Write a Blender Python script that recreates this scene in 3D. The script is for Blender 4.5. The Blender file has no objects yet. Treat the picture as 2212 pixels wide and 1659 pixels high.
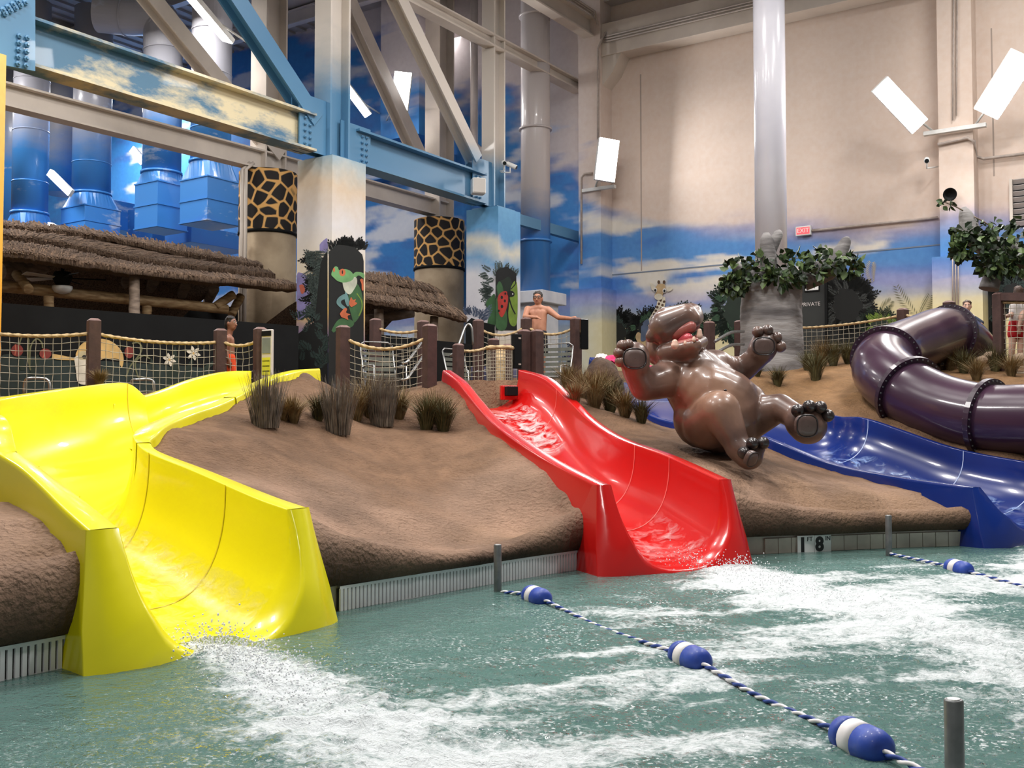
import bpy, bmesh, math, random
import numpy as np
from mathutils import Vector, Matrix

SC = bpy.context.scene
COL = SC.collection
random.seed(7)
RNG = np.random.RandomState(11)

# ------------------------------------------------------------------ camera
IW, IH, FPX, HZ, CAMZ = 2212.0, 1659.0, 2250.0, 918.0, 1.26
PITCH = math.atan((HZ - IH / 2) / FPX)
cam_data = bpy.data.cameras.new('camera')
cam_data.sensor_fit = 'HORIZONTAL'
cam_data.sensor_width = 36.0
cam_data.lens = 36.0 * FPX / IW
cam_data.clip_end = 200
cam = bpy.data.objects.new('camera', cam_data)
COL.objects.link(cam)
cam.location = (0, 0, CAMZ)
cam.rotation_euler = (math.pi / 2 + PITCH, 0, 0)
SC.camera = cam

# ------------------------------------------------------------------ world, lamps of the hall, exposure
world = bpy.data.worlds.new('world')
SC.world = world
world.use_nodes = True
world.node_tree.nodes['Background'].inputs[0].default_value = (1.0, 0.97, 0.93, 1)
world.node_tree.nodes['Background'].inputs[1].default_value = 0.16
SC.view_settings.view_transform = 'Standard'
SC.view_settings.look = 'None'
SC.view_settings.gamma = 1.0
SC.view_settings.use_curve_mapping = False
SC.view_settings.exposure = 0.12
SC.cycles.max_bounces = 5
SC.cycles.diffuse_bounces = 2
SC.cycles.glossy_bounces = 2
SC.cycles.transmission_bounces = 2
SC.cycles.transparent_max_bounces = 5
SC.cycles.caustics_reflective = False
SC.cycles.caustics_refractive = False
SC.cycles.use_adaptive_sampling = True
SC.cycles.adaptive_threshold = 0.06


def hall_lamp(loc, power, sx=1.6, sy=1.0, color=(1.0, 0.97, 0.94), rot=(0, 0, 0)):
    d = bpy.data.lights.new('hall_lamp', 'AREA')
    d.shape = 'RECTANGLE'
    d.size = sx
    d.size_y = sy
    d.energy = power
    d.color = color
    o = bpy.data.objects.new('hall_lamp', d)
    o.location = loc
    o.rotation_euler = rot
    COL.objects.link(o)
    return o


for loc, pw in [((-6.0, 7.5, 10.8), 520), ((0.5, 7.0, 11.0), 480), ((7.0, 8.5, 11.0), 420), ((-7.5, 13.0, 11.3), 420),
                ((-0.8, 12.5, 11.3), 560), ((7.5, 14.0, 11.3), 380), ((1.5, 17.5, 11.6), 300), ((9.5, 18.0, 11.8), 220), ((-2.0, -3.0, 9.5), 200),
                ((-13, 20, 11.5), 420), ((-9.2, 26.0, 12.2), 330), ((-16.5, 27.0, 12.2), 620), ((-1.5, 31.0, 12.6), 260), ((-13.5, 36.0, 12.6), 620), ((-21, 34.0, 12.6), 620)]:
    hall_lamp(loc, pw, *((2.4, 2.0) if loc[1] > 24 else (1.6, 1.0)))


# ------------------------------------------------------------------ pixel of the photograph -> place in the hall
def ray(px, py):
    x = (px - IW / 2) / FPX
    y = (IH / 2 - py) / FPX
    c, s = math.cos(PITCH), math.sin(PITCH)
    return np.array([x, c - y * s, s + y * c])


def at(px, py, Y):
    d = ray(px, py)
    return np.array([0, 0, CAMZ]) + d * (Y / d[1])


def atz(px, py, z):
    d = ray(px, py)
    return np.array([0, 0, CAMZ]) + d * ((z - CAMZ) / d[2])


def atp(px, py, P0, N):
    d = ray(px, py)
    P0 = np.array(P0, float) - np.array([0, 0, CAMZ])
    N = np.array(N, float)
    return np.array([0, 0, CAMZ]) + d * (P0.dot(N) / d.dot(N))


# ------------------------------------------------------------------ noise
def _hash(ix, iy, iz, seed):
    h = (ix.astype(np.int64) * 374761393 + iy.astype(np.int64) * 668265263 + iz.astype(np.int64) * 2147483647 + seed * 974634777)
    h = (h ^ (h >> 13)) * 1274126177
    h = h ^ (h >> 16)
    return (h & 0xFFFFFF).astype(np.float64) / 0xFFFFFF


def vnoise(x, y, z=0.0, seed=0):
    x, y, z = np.broadcast_arrays(np.asarray(x, float), np.asarray(y, float), np.asarray(z, float))
    ix, iy, iz = np.floor(x), np.floor(y), np.floor(z)
    fx, fy, fz = x - ix, y - iy, z - iz
    fx, fy, fz = [f * f * (3 - 2 * f) for f in (fx, fy, fz)]
    r = 0
    for dx in (0, 1):
        for dy in (0, 1):
            for dz in (0, 1):
                w = (fx if dx else 1 - fx) * (fy if dy else 1 - fy) * (fz if dz else 1 - fz)
                r = r + w * _hash(ix + dx, iy + dy, iz + dz, seed)
    return r


def fbm(x, y, z=0.0, octaves=4, seed=0, gain=0.5):
    a, s, t = 1.0, 0.0, 0.0
    for k in range(octaves):
        s = s + a * vnoise(np.asarray(x) * 2 ** k, np.asarray(y) * 2 ** k, np.asarray(z) * 2 ** k, seed + 17 * k)
        t += a
        a *= gain
    return s / t


def sstep(a, b, x):
    t = np.clip((np.asarray(x, float) - a) / (b - a), 0, 1)
    return t * t * (3 - 2 * t)


# ------------------------------------------------------------------ materials
def s2l(c):
    return tuple(((v / 255.0) / 12.92 if v / 255.0 <= 0.04045 else ((v / 255.0 + 0.055) / 1.055) ** 2.4) for v in c)


def base_mat(name):
    m = bpy.data.materials.new(name)
    m.use_nodes = True
    nt = m.node_tree
    return m, nt, nt.nodes['Principled BSDF']


def N_(nt, t, **kw):
    n = nt.nodes.new(t)
    for k, v in kw.items():
        if k in n.inputs.keys() if hasattr(n.inputs, 'keys') else False:
            n.inputs[k].default_value = v
        else:
            setattr(n, k, v)
    return n


def mat(name, rgb, rough=0.6, metal=0.0, rgb2=None, scale=4.0, contrast=(0.35, 0.65), bump=0.0, bscale=None,
        coat=0.0, stretch=(1, 1, 1), spec=0.5, detail=4, emit=None, estr=0.0):
    m, nt, b = base_mat(name)
    b.inputs['Base Color'].default_value = (*s2l(rgb), 1)
    b.inputs['Roughness'].default_value = rough
    b.inputs['Metallic'].default_value = metal
    b.inputs['Coat Weight'].default_value = coat
    b.inputs['Coat Roughness'].default_value = 0.06
    b.inputs['Specular IOR Level'].default_value = spec
    geo = nt.nodes.new('ShaderNodeNewGeometry')
    mp = nt.nodes.new('ShaderNodeMapping')
    mp.inputs['Scale'].default_value = stretch
    nt.links.new(geo.outputs['Position'], mp.inputs['Vector'])
    if rgb2 is not None:
        n = nt.nodes.new('ShaderNodeTexNoise')
        n.inputs['Scale'].default_value = scale
        n.inputs['Detail'].default_value = detail
        nt.links.new(mp.outputs[0], n.inputs['Vector'])
        r = nt.nodes.new('ShaderNodeValToRGB')
        r.color_ramp.elements[0].position = contrast[0]
        r.color_ramp.elements[1].position = contrast[1]
        r.color_ramp.elements[0].color = (*s2l(rgb), 1)
        r.color_ramp.elements[1].color = (*s2l(rgb2), 1)
        nt.links.new(n.outputs['Fac'], r.inputs['Fac'])
        nt.links.new(r.outputs['Color'], b.inputs['Base Color'])
    if bump > 0:
        n2 = nt.nodes.new('ShaderNodeTexNoise')
        n2.inputs['Scale'].default_value = bscale or scale * 4
        n2.inputs['Detail'].default_value = 6
        nt.links.new(mp.outputs[0], n2.inputs['Vector'])
        bp = nt.nodes.new('ShaderNodeBump')
        bp.inputs['Strength'].default_value = 1.0
        bp.inputs['Distance'].default_value = bump
        nt.links.new(n2.outputs['Fac'], bp.inputs['Height'])
        nt.links.new(bp.outputs[0], b.inputs['Normal'])
    if emit is not None:
        b.inputs['Emission Color'].default_value = (*s2l(emit), 1)
        b.inputs['Emission Strength'].default_value = estr
    return m


def vcol_mat(name, rough=0.7, bump=0.0, bscale=30, coat=0.0, spec=0.4, mixrgb=None):
    """a painted surface: the painting sits in the colour attribute 'paint', the node tree adds brush grain"""
    m, nt, b = base_mat(name)
    b.inputs['Roughness'].default_value = rough
    b.inputs['Coat Weight'].default_value = coat
    b.inputs['Specular IOR Level'].default_value = spec
    a = nt.nodes.new('ShaderNodeAttribute')
    a.attribute_name = 'paint'
    geo = nt.nodes.new('ShaderNodeNewGeometry')
    n = nt.nodes.new('ShaderNodeTexNoise')
    n.inputs['Scale'].default_value = bscale
    n.inputs['Detail'].default_value = 5
    nt.links.new(geo.outputs['Position'], n.inputs['Vector'])
    mx = nt.nodes.new('ShaderNodeMix')
    mx.data_type = 'RGBA'
    mx.blend_type = 'OVERLAY'
    mx.inputs[0].default_value = 0.18
    nt.links.new(a.outputs['Color'], mx.inputs[6])
    nt.links.new(n.outputs['Fac'], mx.inputs[7])
    nt.links.new(mx.outputs[2], b.inputs['Base Color'])
    if bump > 0:
        bp = nt.nodes.new('ShaderNodeBump')
        bp.inputs['Distance'].default_value = bump
        nt.links.new(n.outputs['Fac'], bp.inputs['Height'])
        nt.links.new(bp.outputs[0], b.inputs['Normal'])
    return m


def zpaint(name, stops, wob=1.2, wscale=0.35, rough=0.45, coat=0.1, stretch=(1, 1, 2.2), streak=None):
    """sky painted on steel and ducts: colour bands by height above the water, edges broken up by noise"""
    m, nt, b = base_mat(name)
    b.inputs['Roughness'].default_value = rough
    b.inputs['Coat Weight'].default_value = coat
    geo = nt.nodes.new('ShaderNodeNewGeometry')
    sep = nt.nodes.new('ShaderNodeSeparateXYZ')
    nt.links.new(geo.outputs['Position'], sep.inputs[0])
    mp = nt.nodes.new('ShaderNodeMapping')
    mp.inputs['Scale'].default_value = stretch
    nt.links.new(geo.outputs['Position'], mp.inputs['Vector'])
    n = nt.nodes.new('ShaderNodeTexNoise')
    n.inputs['Scale'].default_value = wscale
    n.inputs['Detail'].default_value = 7
    n.inputs['Roughness'].default_value = 0.62
    nt.links.new(mp.outputs[0], n.inputs['Vector'])
    sub = nt.nodes.new('ShaderNodeMath')
    sub.operation = 'MULTIPLY_ADD'
    sub.inputs[1].default_value = 2 * wob
    sub.inputs[2].default_value = -wob
    nt.links.new(n.outputs['Fac'], sub.inputs[0])
    ad = nt.nodes.new('ShaderNodeMath')
    nt.links.new(sub.outputs[0], ad.inputs[0])
    nt.links.new(sep.outputs['Z'], ad.inputs[1])
    mr = nt.nodes.new('ShaderNodeMapRange')
    mr.inputs['From Min'].default_value = 0
    mr.inputs['From Max'].default_value = 14
    nt.links.new(ad.outputs[0], mr.inputs['Value'])
    r = nt.nodes.new('ShaderNodeValToRGB')
    els = r.color_ramp.elements
    while len(els) < len(stops):
        els.new(0.5)
    for e, (z, c) in zip(els, sorted(stops)):
        e.position = z / 14.0
        e.color = (*s2l(c), 1)
    nt.links.new(mr.outputs[0], r.inputs['Fac'])
    out = r.outputs['Color']
    if streak:
        n3 = nt.nodes.new('ShaderNodeTexNoise')
        n3.inputs['Scale'].default_value = streak[1]
        n3.inputs['Detail'].default_value = 8
        n3.inputs['Roughness'].default_value = 0.65
        mp3 = nt.nodes.new('ShaderNodeMapping')
        mp3.inputs['Scale'].default_value = (1, 1, 2.6)
        mp3.inputs['Location'].default_value = (3.1, 1.7, 0.4)
        nt.links.new(geo.outputs['Position'], mp3.inputs['Vector'])
        nt.links.new(mp3.outputs[0], n3.inputs['Vector'])
        r3 = nt.nodes.new('ShaderNodeValToRGB')
        r3.color_ramp.elements[0].position = streak[2]
        r3.color_ramp.elements[1].position = streak[3]
        r3.color_ramp.elements[0].color = (0, 0, 0, 1)
        r3.color_ramp.elements[1].color = (1, 1, 1, 1)
        nt.links.new(n3.outputs['Fac'], r3.inputs['Fac'])
        mx = nt.nodes.new('ShaderNodeMix')
        mx.data_type = 'RGBA'
        mx.inputs[7].default_value = (*s2l(streak[0]), 1)
        nt.links.new(r3.outputs['Color'], mx.inputs[0])
        nt.links.new(out, mx.inputs[6])
        out = mx.outputs[2]
    nt.links.new(out, b.inputs['Base Color'])
    return m


# ------------------------------------------------------------------ mesh building
class MB:
    def __init__(self):
        self.v, self.f, self.mi, self.sm, self.n = [], [], [], [], 0

    def add(self, v, f, mi=0, smooth=False):
        v = np.asarray(v, float).reshape(-1, 3)
        self.v.append(v)
        o = self.n
        self.f += [tuple(int(i) + o for i in q) for q in f]
        self.mi += [mi] * len(f)
        self.sm += [smooth] * len(f)
        self.n += len(v)
        return self

    def box(self, c, s, R=None, mi=0):
        c = np.asarray(c, float)
        s = np.asarray(s, float) / 2
        v = np.array([[x, y, z] for x in (-1, 1) for y in (-1, 1) for z in (-1, 1)], float) * s
        if R is not None:
            v = v @ np.asarray(R).T
        f = [(0, 1, 3, 2), (4, 6, 7, 5), (0, 4, 5, 1), (2, 3, 7, 6), (0, 2, 6, 4), (1, 5, 7, 3)]
        return self.add(v + c, f, mi)

    def frame(self, p0, p1, up=(0, 0, 1)):
        p0, p1 = np.asarray(p0, float), np.asarray(p1, float)
        d = p1 - p0
        L = np.linalg.norm(d)
        d = d / L
        u = np.asarray(up, float)
        s = np.cross(d, u)
        if np.linalg.norm(s) < 1e-5:
            s = np.cross(d, [1, 0, 0])
        s /= np.linalg.norm(s)
        u = np.cross(s, d)
        return d, s, u, L

    def bar(self, p0, p1, w, h, up=(0, 0, 1), mi=0):
        d, s, u, L = self.frame(p0, p1, up)
        c = (np.asarray(p0, float) + np.asarray(p1, float)) / 2
        return self.box(c, (w, L, h), np.array([s, d, u]).T, mi)

    def ibeam(self, p0, p1, w, h, t=0.04, up=(0, 0, 1), mi=0, tw=None):
        d, s, u, L = self.frame(p0, p1, up)
        c = (np.asarray(p0, float) + np.asarray(p1, float)) / 2
        R = np.array([s, d, u]).T
        self.box(c + u * (h / 2 - t / 2), (w, L, t), R, mi)
        self.box(c - u * (h / 2 - t / 2), (w, L, t), R, mi)
        return self.box(c, (tw or t, L, h - 2 * t), R, mi)

    def tube(self, pts, r, seg=8, cap=True, mi=0, smooth=True, closed=False, twist=None):
        P = np.asarray(pts, float)
        n = len(P)
        rr = np.broadcast_to(np.asarray(r, float), (n,))
        T = np.gradient(P, axis=0)
        if closed:
            T = np.roll(P, -1, 0) - np.roll(P, 1, 0)
        T /= np.maximum(np.linalg.norm(T, axis=1)[:, None], 1e-9)
        a = np.array([0, 0, 1.0])
        if abs(T[0] @ a) > 0.9:
            a = np.array([1.0, 0, 0])
        nn = np.cross(T[0], a)
        nn /= np.linalg.norm(nn)
        V = []
        ph = np.arange(seg) * 2 * math.pi / seg
        for i in range(n):
            nn = nn - T[i] * (nn @ T[i])
            nn /= max(np.linalg.norm(nn), 1e-9)
            b = np.cross(T[i], nn)
            rad = rr[i]
            if twist is not None:
                k, amp, ang = twist
                rad = rr[i] * (1 + amp * np.cos(k * (ph - ang * i)))[:, None]
            V.append(P[i] + rad * (np.cos(ph)[:, None] * nn + np.sin(ph)[:, None] * b))
        V = np.concatenate(V)
        F = []
        m = n if closed else n - 1
        for i in range(m):
            for j in range(seg):
                a0, a1 = i * seg + j, i * seg + (j + 1) % seg
                i2 = (i + 1) % n
                F.append((a0, a1, i2 * seg + (j + 1) % seg, i2 * seg + j))
        self.add(V, F, mi, smooth)
        if cap and not closed:
            o = self.n - len(V)
            self.f.append(tuple(o + j for j in range(seg))[::-1])
            self.f.append(tuple(o + (n - 1) * seg + j for j in range(seg)))
            self.mi += [mi, mi]
            self.sm += [False, False]
        return self

    def capsule(self, a, ra, b, rb, seg=14, mi=0):
        a, b = np.asarray(a, float), np.asarray(b, float)
        d = b - a
        L = max(np.linalg.norm(d), 1e-6)
        d = d / L
        pts, rad = [], []
        for k in range(5):
            t = k / 4 * math.pi / 2
            pts.append(a - d * ra * math.cos(t))
            rad.append(max(ra * math.sin(t), ra * 0.04))
        for k in range(1, 5):
            pts.append(a + d * L * k / 5)
            rad.append(ra + (rb - ra) * k / 5)
        for k in range(5):
            t = k / 4 * math.pi / 2
            pts.append(b + d * rb * math.sin(t))
            rad.append(max(rb * math.cos(t), rb * 0.04))
        P = np.array(pts)
        s = np.cross(d, [0, 0, 1.0]) if abs(d[2]) < 0.9 else np.cross(d, [1.0, 0, 0])
        s /= np.linalg.norm(s)
        u = np.cross(s, d)
        ph = np.arange(seg) * 2 * math.pi / seg
        V = np.concatenate([P[i] + rad[i] * (np.cos(ph)[:, None] * s + np.sin(ph)[:, None] * u) for i in range(len(P))])
        F = []
        for i in range(len(P) - 1):
            for j in range(seg):
                F.append((i * seg + j, i * seg + (j + 1) % seg, (i + 1) * seg + (j + 1) % seg, (i + 1) * seg + j))
        F.append(tuple(range(seg))[::-1])
        F.append(tuple((len(P) - 1) * seg + j for j in range(seg)))
        return self.add(V, F, mi, True)

    def ball(self, c, r, R=None, seg=14, rings=9, mi=0):
        r = np.broadcast_to(np.asarray(r, float), (3,))
        V = [[0, 0, 1]]
        for i in range(1, rings):
            t = math.pi * i / rings
            for j in range(seg):
                p = 2 * math.pi * j / seg
                V.append([math.sin(t) * math.cos(p), math.sin(t) * math.sin(p), math.cos(t)])
        V.append([0, 0, -1])
        V = np.array(V) * r
        if R is not None:
            V = V @ np.asarray(R).T
        F = [(0, 1 + j, 1 + (j + 1) % seg) for j in range(seg)]
        for i in range(rings - 2):
            for j in range(seg):
                a0 = 1 + i * seg
                F.append((a0 + j, a0 + seg + j, a0 + seg + (j + 1) % seg, a0 + (j + 1) % seg))
        l = len(V) - 1
        F += [(l, l - seg + (j + 1) % seg, l - seg + j) for j in range(seg)]
        return self.add(V + np.asarray(c, float), F, mi, True)

    def poly(self, pts, thick=0.0, nrm=None, mi=0):
        """flat polygon (fan-safe ngon) with an optional thickness along nrm"""
        P = np.asarray(pts, float)
        n = len(P)
        if thick <= 0:
            return self.add(P, [tuple(range(n))], mi)
        nrm = np.asarray(nrm, float)
        V = np.concatenate([P + nrm * thick, P])
        F = [tuple(range(n)), tuple(range(2 * n - 1, n - 1, -1))]
        F += [(i, i + n, (i + 1) % n + n, (i + 1) % n) for i in range(n)]
        return self.add(V, F, mi)

    def grid(self, P, mi=0, smooth=True, flip=False):
        P = np.asarray(P, float)
        r, c = P.shape[:2]
        idx = np.arange(r * c).reshape(r, c)
        q = np.stack([idx[:-1, :-1], idx[:-1, 1:], idx[1:, 1:], idx[1:, :-1]], -1).reshape(-1, 4)
        if flip:
            q = q[:, ::-1]
        return self.add(P.reshape(-1, 3), q.tolist(), mi, smooth)

    def lathe(self, prof, base, axis=(0, 0, 1), seg=20, mi=0, smooth=True):
        """prof: list of (radius, height) along axis from base"""
        base = np.asarray(base, float)
        d = np.asarray(axis, float)
        d = d / np.linalg.norm(d)
        s = np.cross(d, [0, 0, 1.0]) if abs(d[2]) < 0.9 else np.cross(d, [1.0, 0, 0])
        s /= np.linalg.norm(s)
        u = np.cross(d, s)
        ph = np.arange(seg) * 2 * math.pi / seg
        V = np.concatenate([base + d * h + max(r, 1e-4) * (np.cos(ph)[:, None] * s + np.sin(ph)[:, None] * u) for r, h in prof])
        F = []
        for i in range(len(prof) - 1):
            for j in range(seg):
                F.append((i * seg + j, i * seg + (j + 1) % seg, (i + 1) * seg + (j + 1) % seg, (i + 1) * seg + j))
        self.add(V, F, mi, smooth)
        o = self.n - len(V)
        self.f += [tuple(o + j for j in range(seg))[::-1], tuple(o + (len(prof) - 1) * seg + j for j in range(seg))]
        self.mi += [mi, mi]
        self.sm += [False, False]
        return self

    def build(self, name, mats, parent=None, label=None, cat=None, group=None, kind=None, bevel=0.0, paint=None, attrs=None):
        me = bpy.data.meshes.new(name)
        V = np.concatenate(self.v) if self.v else np.zeros((0, 3))
        me.from_pydata(V.tolist(), [], self.f)
        mats = mats if isinstance(mats, (list, tuple)) else [mats]
        for m in mats:
            me.materials.append(m)
        me.polygons.foreach_set('material_index', self.mi)
        me.polygons.foreach_set('use_smooth', self.sm)
        if paint is not None:
            ca = me.color_attributes.new('paint', 'FLOAT_COLOR', 'POINT')
            pc = np.ones((len(V), 4))
            pc[:, :3] = paint
            ca.data.foreach_set('color', pc.ravel())
        for k, arr in (attrs or {}).items():
            at_ = me.attributes.new(k, 'FLOAT', 'POINT')
            at_.data.foreach_set('value', np.asarray(arr, float).ravel())
        me.update()
        o = bpy.data.objects.new(name, me)
        COL.objects.link(o)
        if parent is not None:
            adopt(o, parent)
        tag(o, label, cat, group, kind)
        if bevel > 0:
            md = o.modifiers.new('bevel', 'BEVEL')
            md.width = bevel
            md.segments = 2
            md.limit_method = 'ANGLE'
            md.angle_limit = math.radians(40)
        return o


def adopt(o, parent):
    """parts keep hall coordinates: cancel the place of the Empty they hang under"""
    o.parent = parent
    if parent.type == 'EMPTY':
        o.matrix_parent_inverse = Matrix.Translation(parent.location).inverted()


def tag(o, label=None, cat=None, group=None, kind=None):
    if label:
        o['label'] = label
    if cat:
        o['category'] = cat
    if group:
        o['group'] = group
    if kind:
        o['kind'] = kind
    return o


def thing(name, loc, label, cat, group=None, kind=None):
    o = bpy.data.objects.new(name, None)
    o.location = tuple(float(x) for x in loc)
    o.empty_display_size = 0.2
    COL.objects.link(o)
    return tag(o, label, cat, group, kind)


def cat_rom(P, n):
    """n samples of a Catmull-Rom curve through the rows of P"""
    P = np.asarray(P, float)
    Q = np.concatenate([[2 * P[0] - P[1]], P, [2 * P[-1] - P[-2]]])
    m = len(P) - 1
    t = np.linspace(0, m, n)
    i = np.minimum(t.astype(int), m - 1)
    f = (t - i)[:, None]
    a, b, c, d = Q[i], Q[i + 1], Q[i + 2], Q[i + 3]
    return 0.5 * (2 * b + (c - a) * f + (2 * a - 5 * b + 4 * c - d) * f ** 2 + (3 * b - a - 3 * c + d) * f ** 3)


def rotz(a):
    c, s = math.cos(a), math.sin(a)
    return np.array([[c, -s, 0], [s, c, 0], [0, 0, 1.0]])


def remesh_smooth(o, voxel, it=6, fac=0.5):
    r = o.modifiers.new('remesh', 'REMESH')
    r.mode = 'VOXEL'
    r.voxel_size = voxel
    r.use_smooth_shade = True
    s = o.modifiers.new('smooth', 'SMOOTH')
    s.factor = fac
    s.iterations = it
    return o


def rope_mesh(pts, r, seg=9, step=0.6, mb=None, mi=0):
    """a laid rope: three strands twisted about the path"""
    P = np.asarray(pts, float)
    d = np.concatenate([[0], np.cumsum(np.linalg.norm(np.diff(P, axis=0), axis=1))])
    n = max(int(d[-1] / (r * step)), 4)
    t = np.linspace(0, d[-1], n)
    Q = np.stack([np.interp(t, d, P[:, k]) for k in range(3)], 1)
    mb = mb or MB()
    mb.tube(Q, r, seg, twist=(3, 0.2, 0.42 * step), mi=mi)
    return mb


def sag(p0, p1, s, n=17):
    p0, p1 = np.asarray(p0, float), np.asarray(p1, float)
    t = np.linspace(0, 1, n)[:, None]
    P = p0 + (p1 - p0) * t
    P[:, 2] -= (4 * t * (1 - t))[:, 0] * s
    return P
# ------------------------------------------------------------------ shared materials
M = {}
M['yellow'] = mat('yellow_gelcoat', (244, 233, 22), 0.28, coat=0.35, rgb2=(238, 224, 20), scale=0.8)
M['red'] = mat('red_gelcoat', (208, 26, 24), 0.25, coat=0.4, rgb2=(198, 22, 20), scale=0.8)
M['blue'] = mat('blue_gelcoat', (12, 42, 118), 0.25, coat=0.4, rgb2=(10, 36, 104), scale=0.8)
M['purple'] = mat('purple_gelcoat', (70, 44, 64), 0.28, coat=0.35, rgb2=(56, 34, 52), scale=0.9)
M['purple_dark'] = mat('purple_flange', (52, 30, 48), 0.4, coat=0.2, rgb2=(42, 24, 38), scale=3)
M['seam'] = mat('seam_filler', (214, 190, 30), 0.5)
M['seam_red'] = mat('seam_filler_red', (246, 120, 110), 0.5)
M['seam_blue'] = mat('seam_filler_blue', (170, 185, 220), 0.5)
M['steel'] = mat('brushed_steel', (176, 176, 174), 0.32, 0.9, rgb2=(150, 150, 148), scale=30, stretch=(1, 1, 0.1))
M['galv'] = mat('grey_pipe', (128, 130, 130), 0.42, 0.55, rgb2=(108, 110, 110), scale=14)
M['post'] = mat('brown_recycled_post', (78, 53, 48), 0.65, rgb2=(66, 44, 40), scale=9, bump=0.002)
M['cap'] = mat('post_cap', (128, 100, 94), 0.6, rgb2=(112, 84, 78), scale=9)
M['rope'] = mat('manila_rope', (206, 180, 138), 0.85, rgb2=(176, 148, 106), scale=24)
M['net'] = mat('netting_cord', (186, 178, 160), 0.85, rgb2=(160, 152, 134), scale=18)
M['black'] = mat('black_paint', (13, 15, 16), 0.75, rgb2=(8, 9, 10), scale=3, spec=0.25)
M['white'] = mat('white_paint', (236, 236, 234), 0.45, rgb2=(224, 224, 222), scale=5)
M['cream'] = mat('cream_steel_paint', (224, 212, 200), 0.5, rgb2=(210, 198, 187), scale=1.4)
M['greycream'] = mat('grey_cream_paint', (214, 206, 204), 0.5, rgb2=(200, 192, 190), scale=1.2)
M['log'] = mat('peeled_log', (196, 168, 126), 0.7, rgb2=(148, 116, 80), scale=5, stretch=(1, 1, 5), bump=0.004)
M['greylog'] = mat('weathered_log', (150, 132, 116), 0.75, rgb2=(112, 96, 84), scale=5, stretch=(1, 1, 3), bump=0.004)
M['thatch'] = mat('thatch', (158, 132, 110), 0.95, rgb2=(92, 72, 60), scale=7, stretch=(6, 6, 1.0), bump=0.03, bscale=22)
M['straw'] = mat('thatch_straw', (150, 122, 98), 0.95, rgb2=(90, 70, 56), scale=14)
M['stucco'] = mat('mottled_stucco', (186, 166, 138), 0.9, rgb2=(142, 122, 98), scale=1.1, bump=0.01, bscale=6, detail=8)
M['deck'] = mat('concrete_deck', (104, 92, 82), 0.8, rgb2=(82, 72, 64), scale=2, bump=0.004)
M['lamp'] = mat('lit_lamp_lens', (255, 255, 255), 0.4, emit=(255, 250, 244), estr=22)
M['lamp_far'] = mat('lit_tube', (255, 255, 255), 0.4, emit=(238, 242, 255), estr=14)
M['skin_man'] = mat('skin_tanned', (196, 140, 112), 0.5, rgb2=(182, 124, 98), scale=8)
M['skin_boy'] = mat('skin_brown', (150, 102, 80), 0.5, rgb2=(134, 90, 70), scale=8)
M['skin_pale'] = mat('skin_light', (226, 184, 162), 0.5, rgb2=(214, 168, 146), scale=8)
M['hair_dark'] = mat('dark_hair', (34, 26, 24), 0.6, rgb2=(18, 14, 13), scale=60)
M['hair_grey'] = mat('grey_dark_hair', (74, 66, 62), 0.6, rgb2=(40, 34, 32), scale=60)
M['hair_brown'] = mat('brown_hair', (88, 62, 46), 0.6, rgb2=(60, 42, 32), scale=60)
M['orange'] = mat('orange_swim_fabric', (236, 84, 30), 0.8, rgb2=(220, 70, 24), scale=12)
M['pink'] = mat('pink_towel', (244, 62, 120), 0.85, rgb2=(230, 44, 100), scale=16, bump=0.003)
M['darkcloth'] = mat('dark_swim_fabric', (40, 38, 44), 0.85, rgb2=(26, 24, 30), scale=12)
M['whitecloth'] = mat('white_towelling', (236, 230, 226), 0.9, rgb2=(222, 214, 210), scale=16, bump=0.003)
M['redcloth'] = mat('red_fabric', (206, 30, 40), 0.8, rgb2=(188, 22, 32), scale=12)
M['navycloth'] = mat('navy_fabric', (52, 62, 82), 0.85, rgb2=(40, 48, 66), scale=12)
M['floatblue'] = mat('float_blue', (44, 78, 176), 0.5, rgb2=(34, 64, 156), scale=14, coat=0.1)
M['floatwhite'] = mat('float_white', (240, 236, 236), 0.5, rgb2=(228, 222, 224), scale=14)
M['conduit'] = mat('grey_conduit', (190, 176, 166), 0.5, rgb2=(170, 156, 148), scale=10)
M['green_leaf'] = mat('artificial_leaf', (62, 84, 44), 0.5, rgb2=(34, 50, 26), scale=7, contrast=(0.4, 0.6))
M['trunk'] = mat('grey_cast_bark', (158, 154, 152), 0.85, rgb2=(96, 92, 92), scale=1.2, contrast=(0.42, 0.66), stretch=(0.7, 0.7, 3.2), bump=0.03, bscale=3)
M['grass'] = mat('dry_grass_blade', (150, 128, 88), 0.85, rgb2=(104, 84, 50), scale=9)
M['grass_grey'] = mat('grey_reed_blade', (132, 120, 106), 0.85, rgb2=(92, 82, 72), scale=9)
M['grass_green'] = mat('olive_grass_blade', (104, 98, 62), 0.85, rgb2=(70, 66, 40), scale=9)
M['grate'] = mat('white_gutter_grate', (250, 250, 252), 0.5, rgb2=(240, 240, 242), scale=9)
M['gutter_dark'] = mat('gutter_shadow_gap', (58, 54, 50), 0.8)
M['tile'] = mat('pool_tile', (196, 186, 172), 0.35, rgb2=(170, 160, 148), scale=4)
M['pool_plaster'] = mat('pool_plaster', (124, 160, 156), 0.7, rgb2=(108, 146, 142), scale=2)
M['glass_dark'] = mat('black_glass', (10, 10, 12), 0.12)

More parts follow.
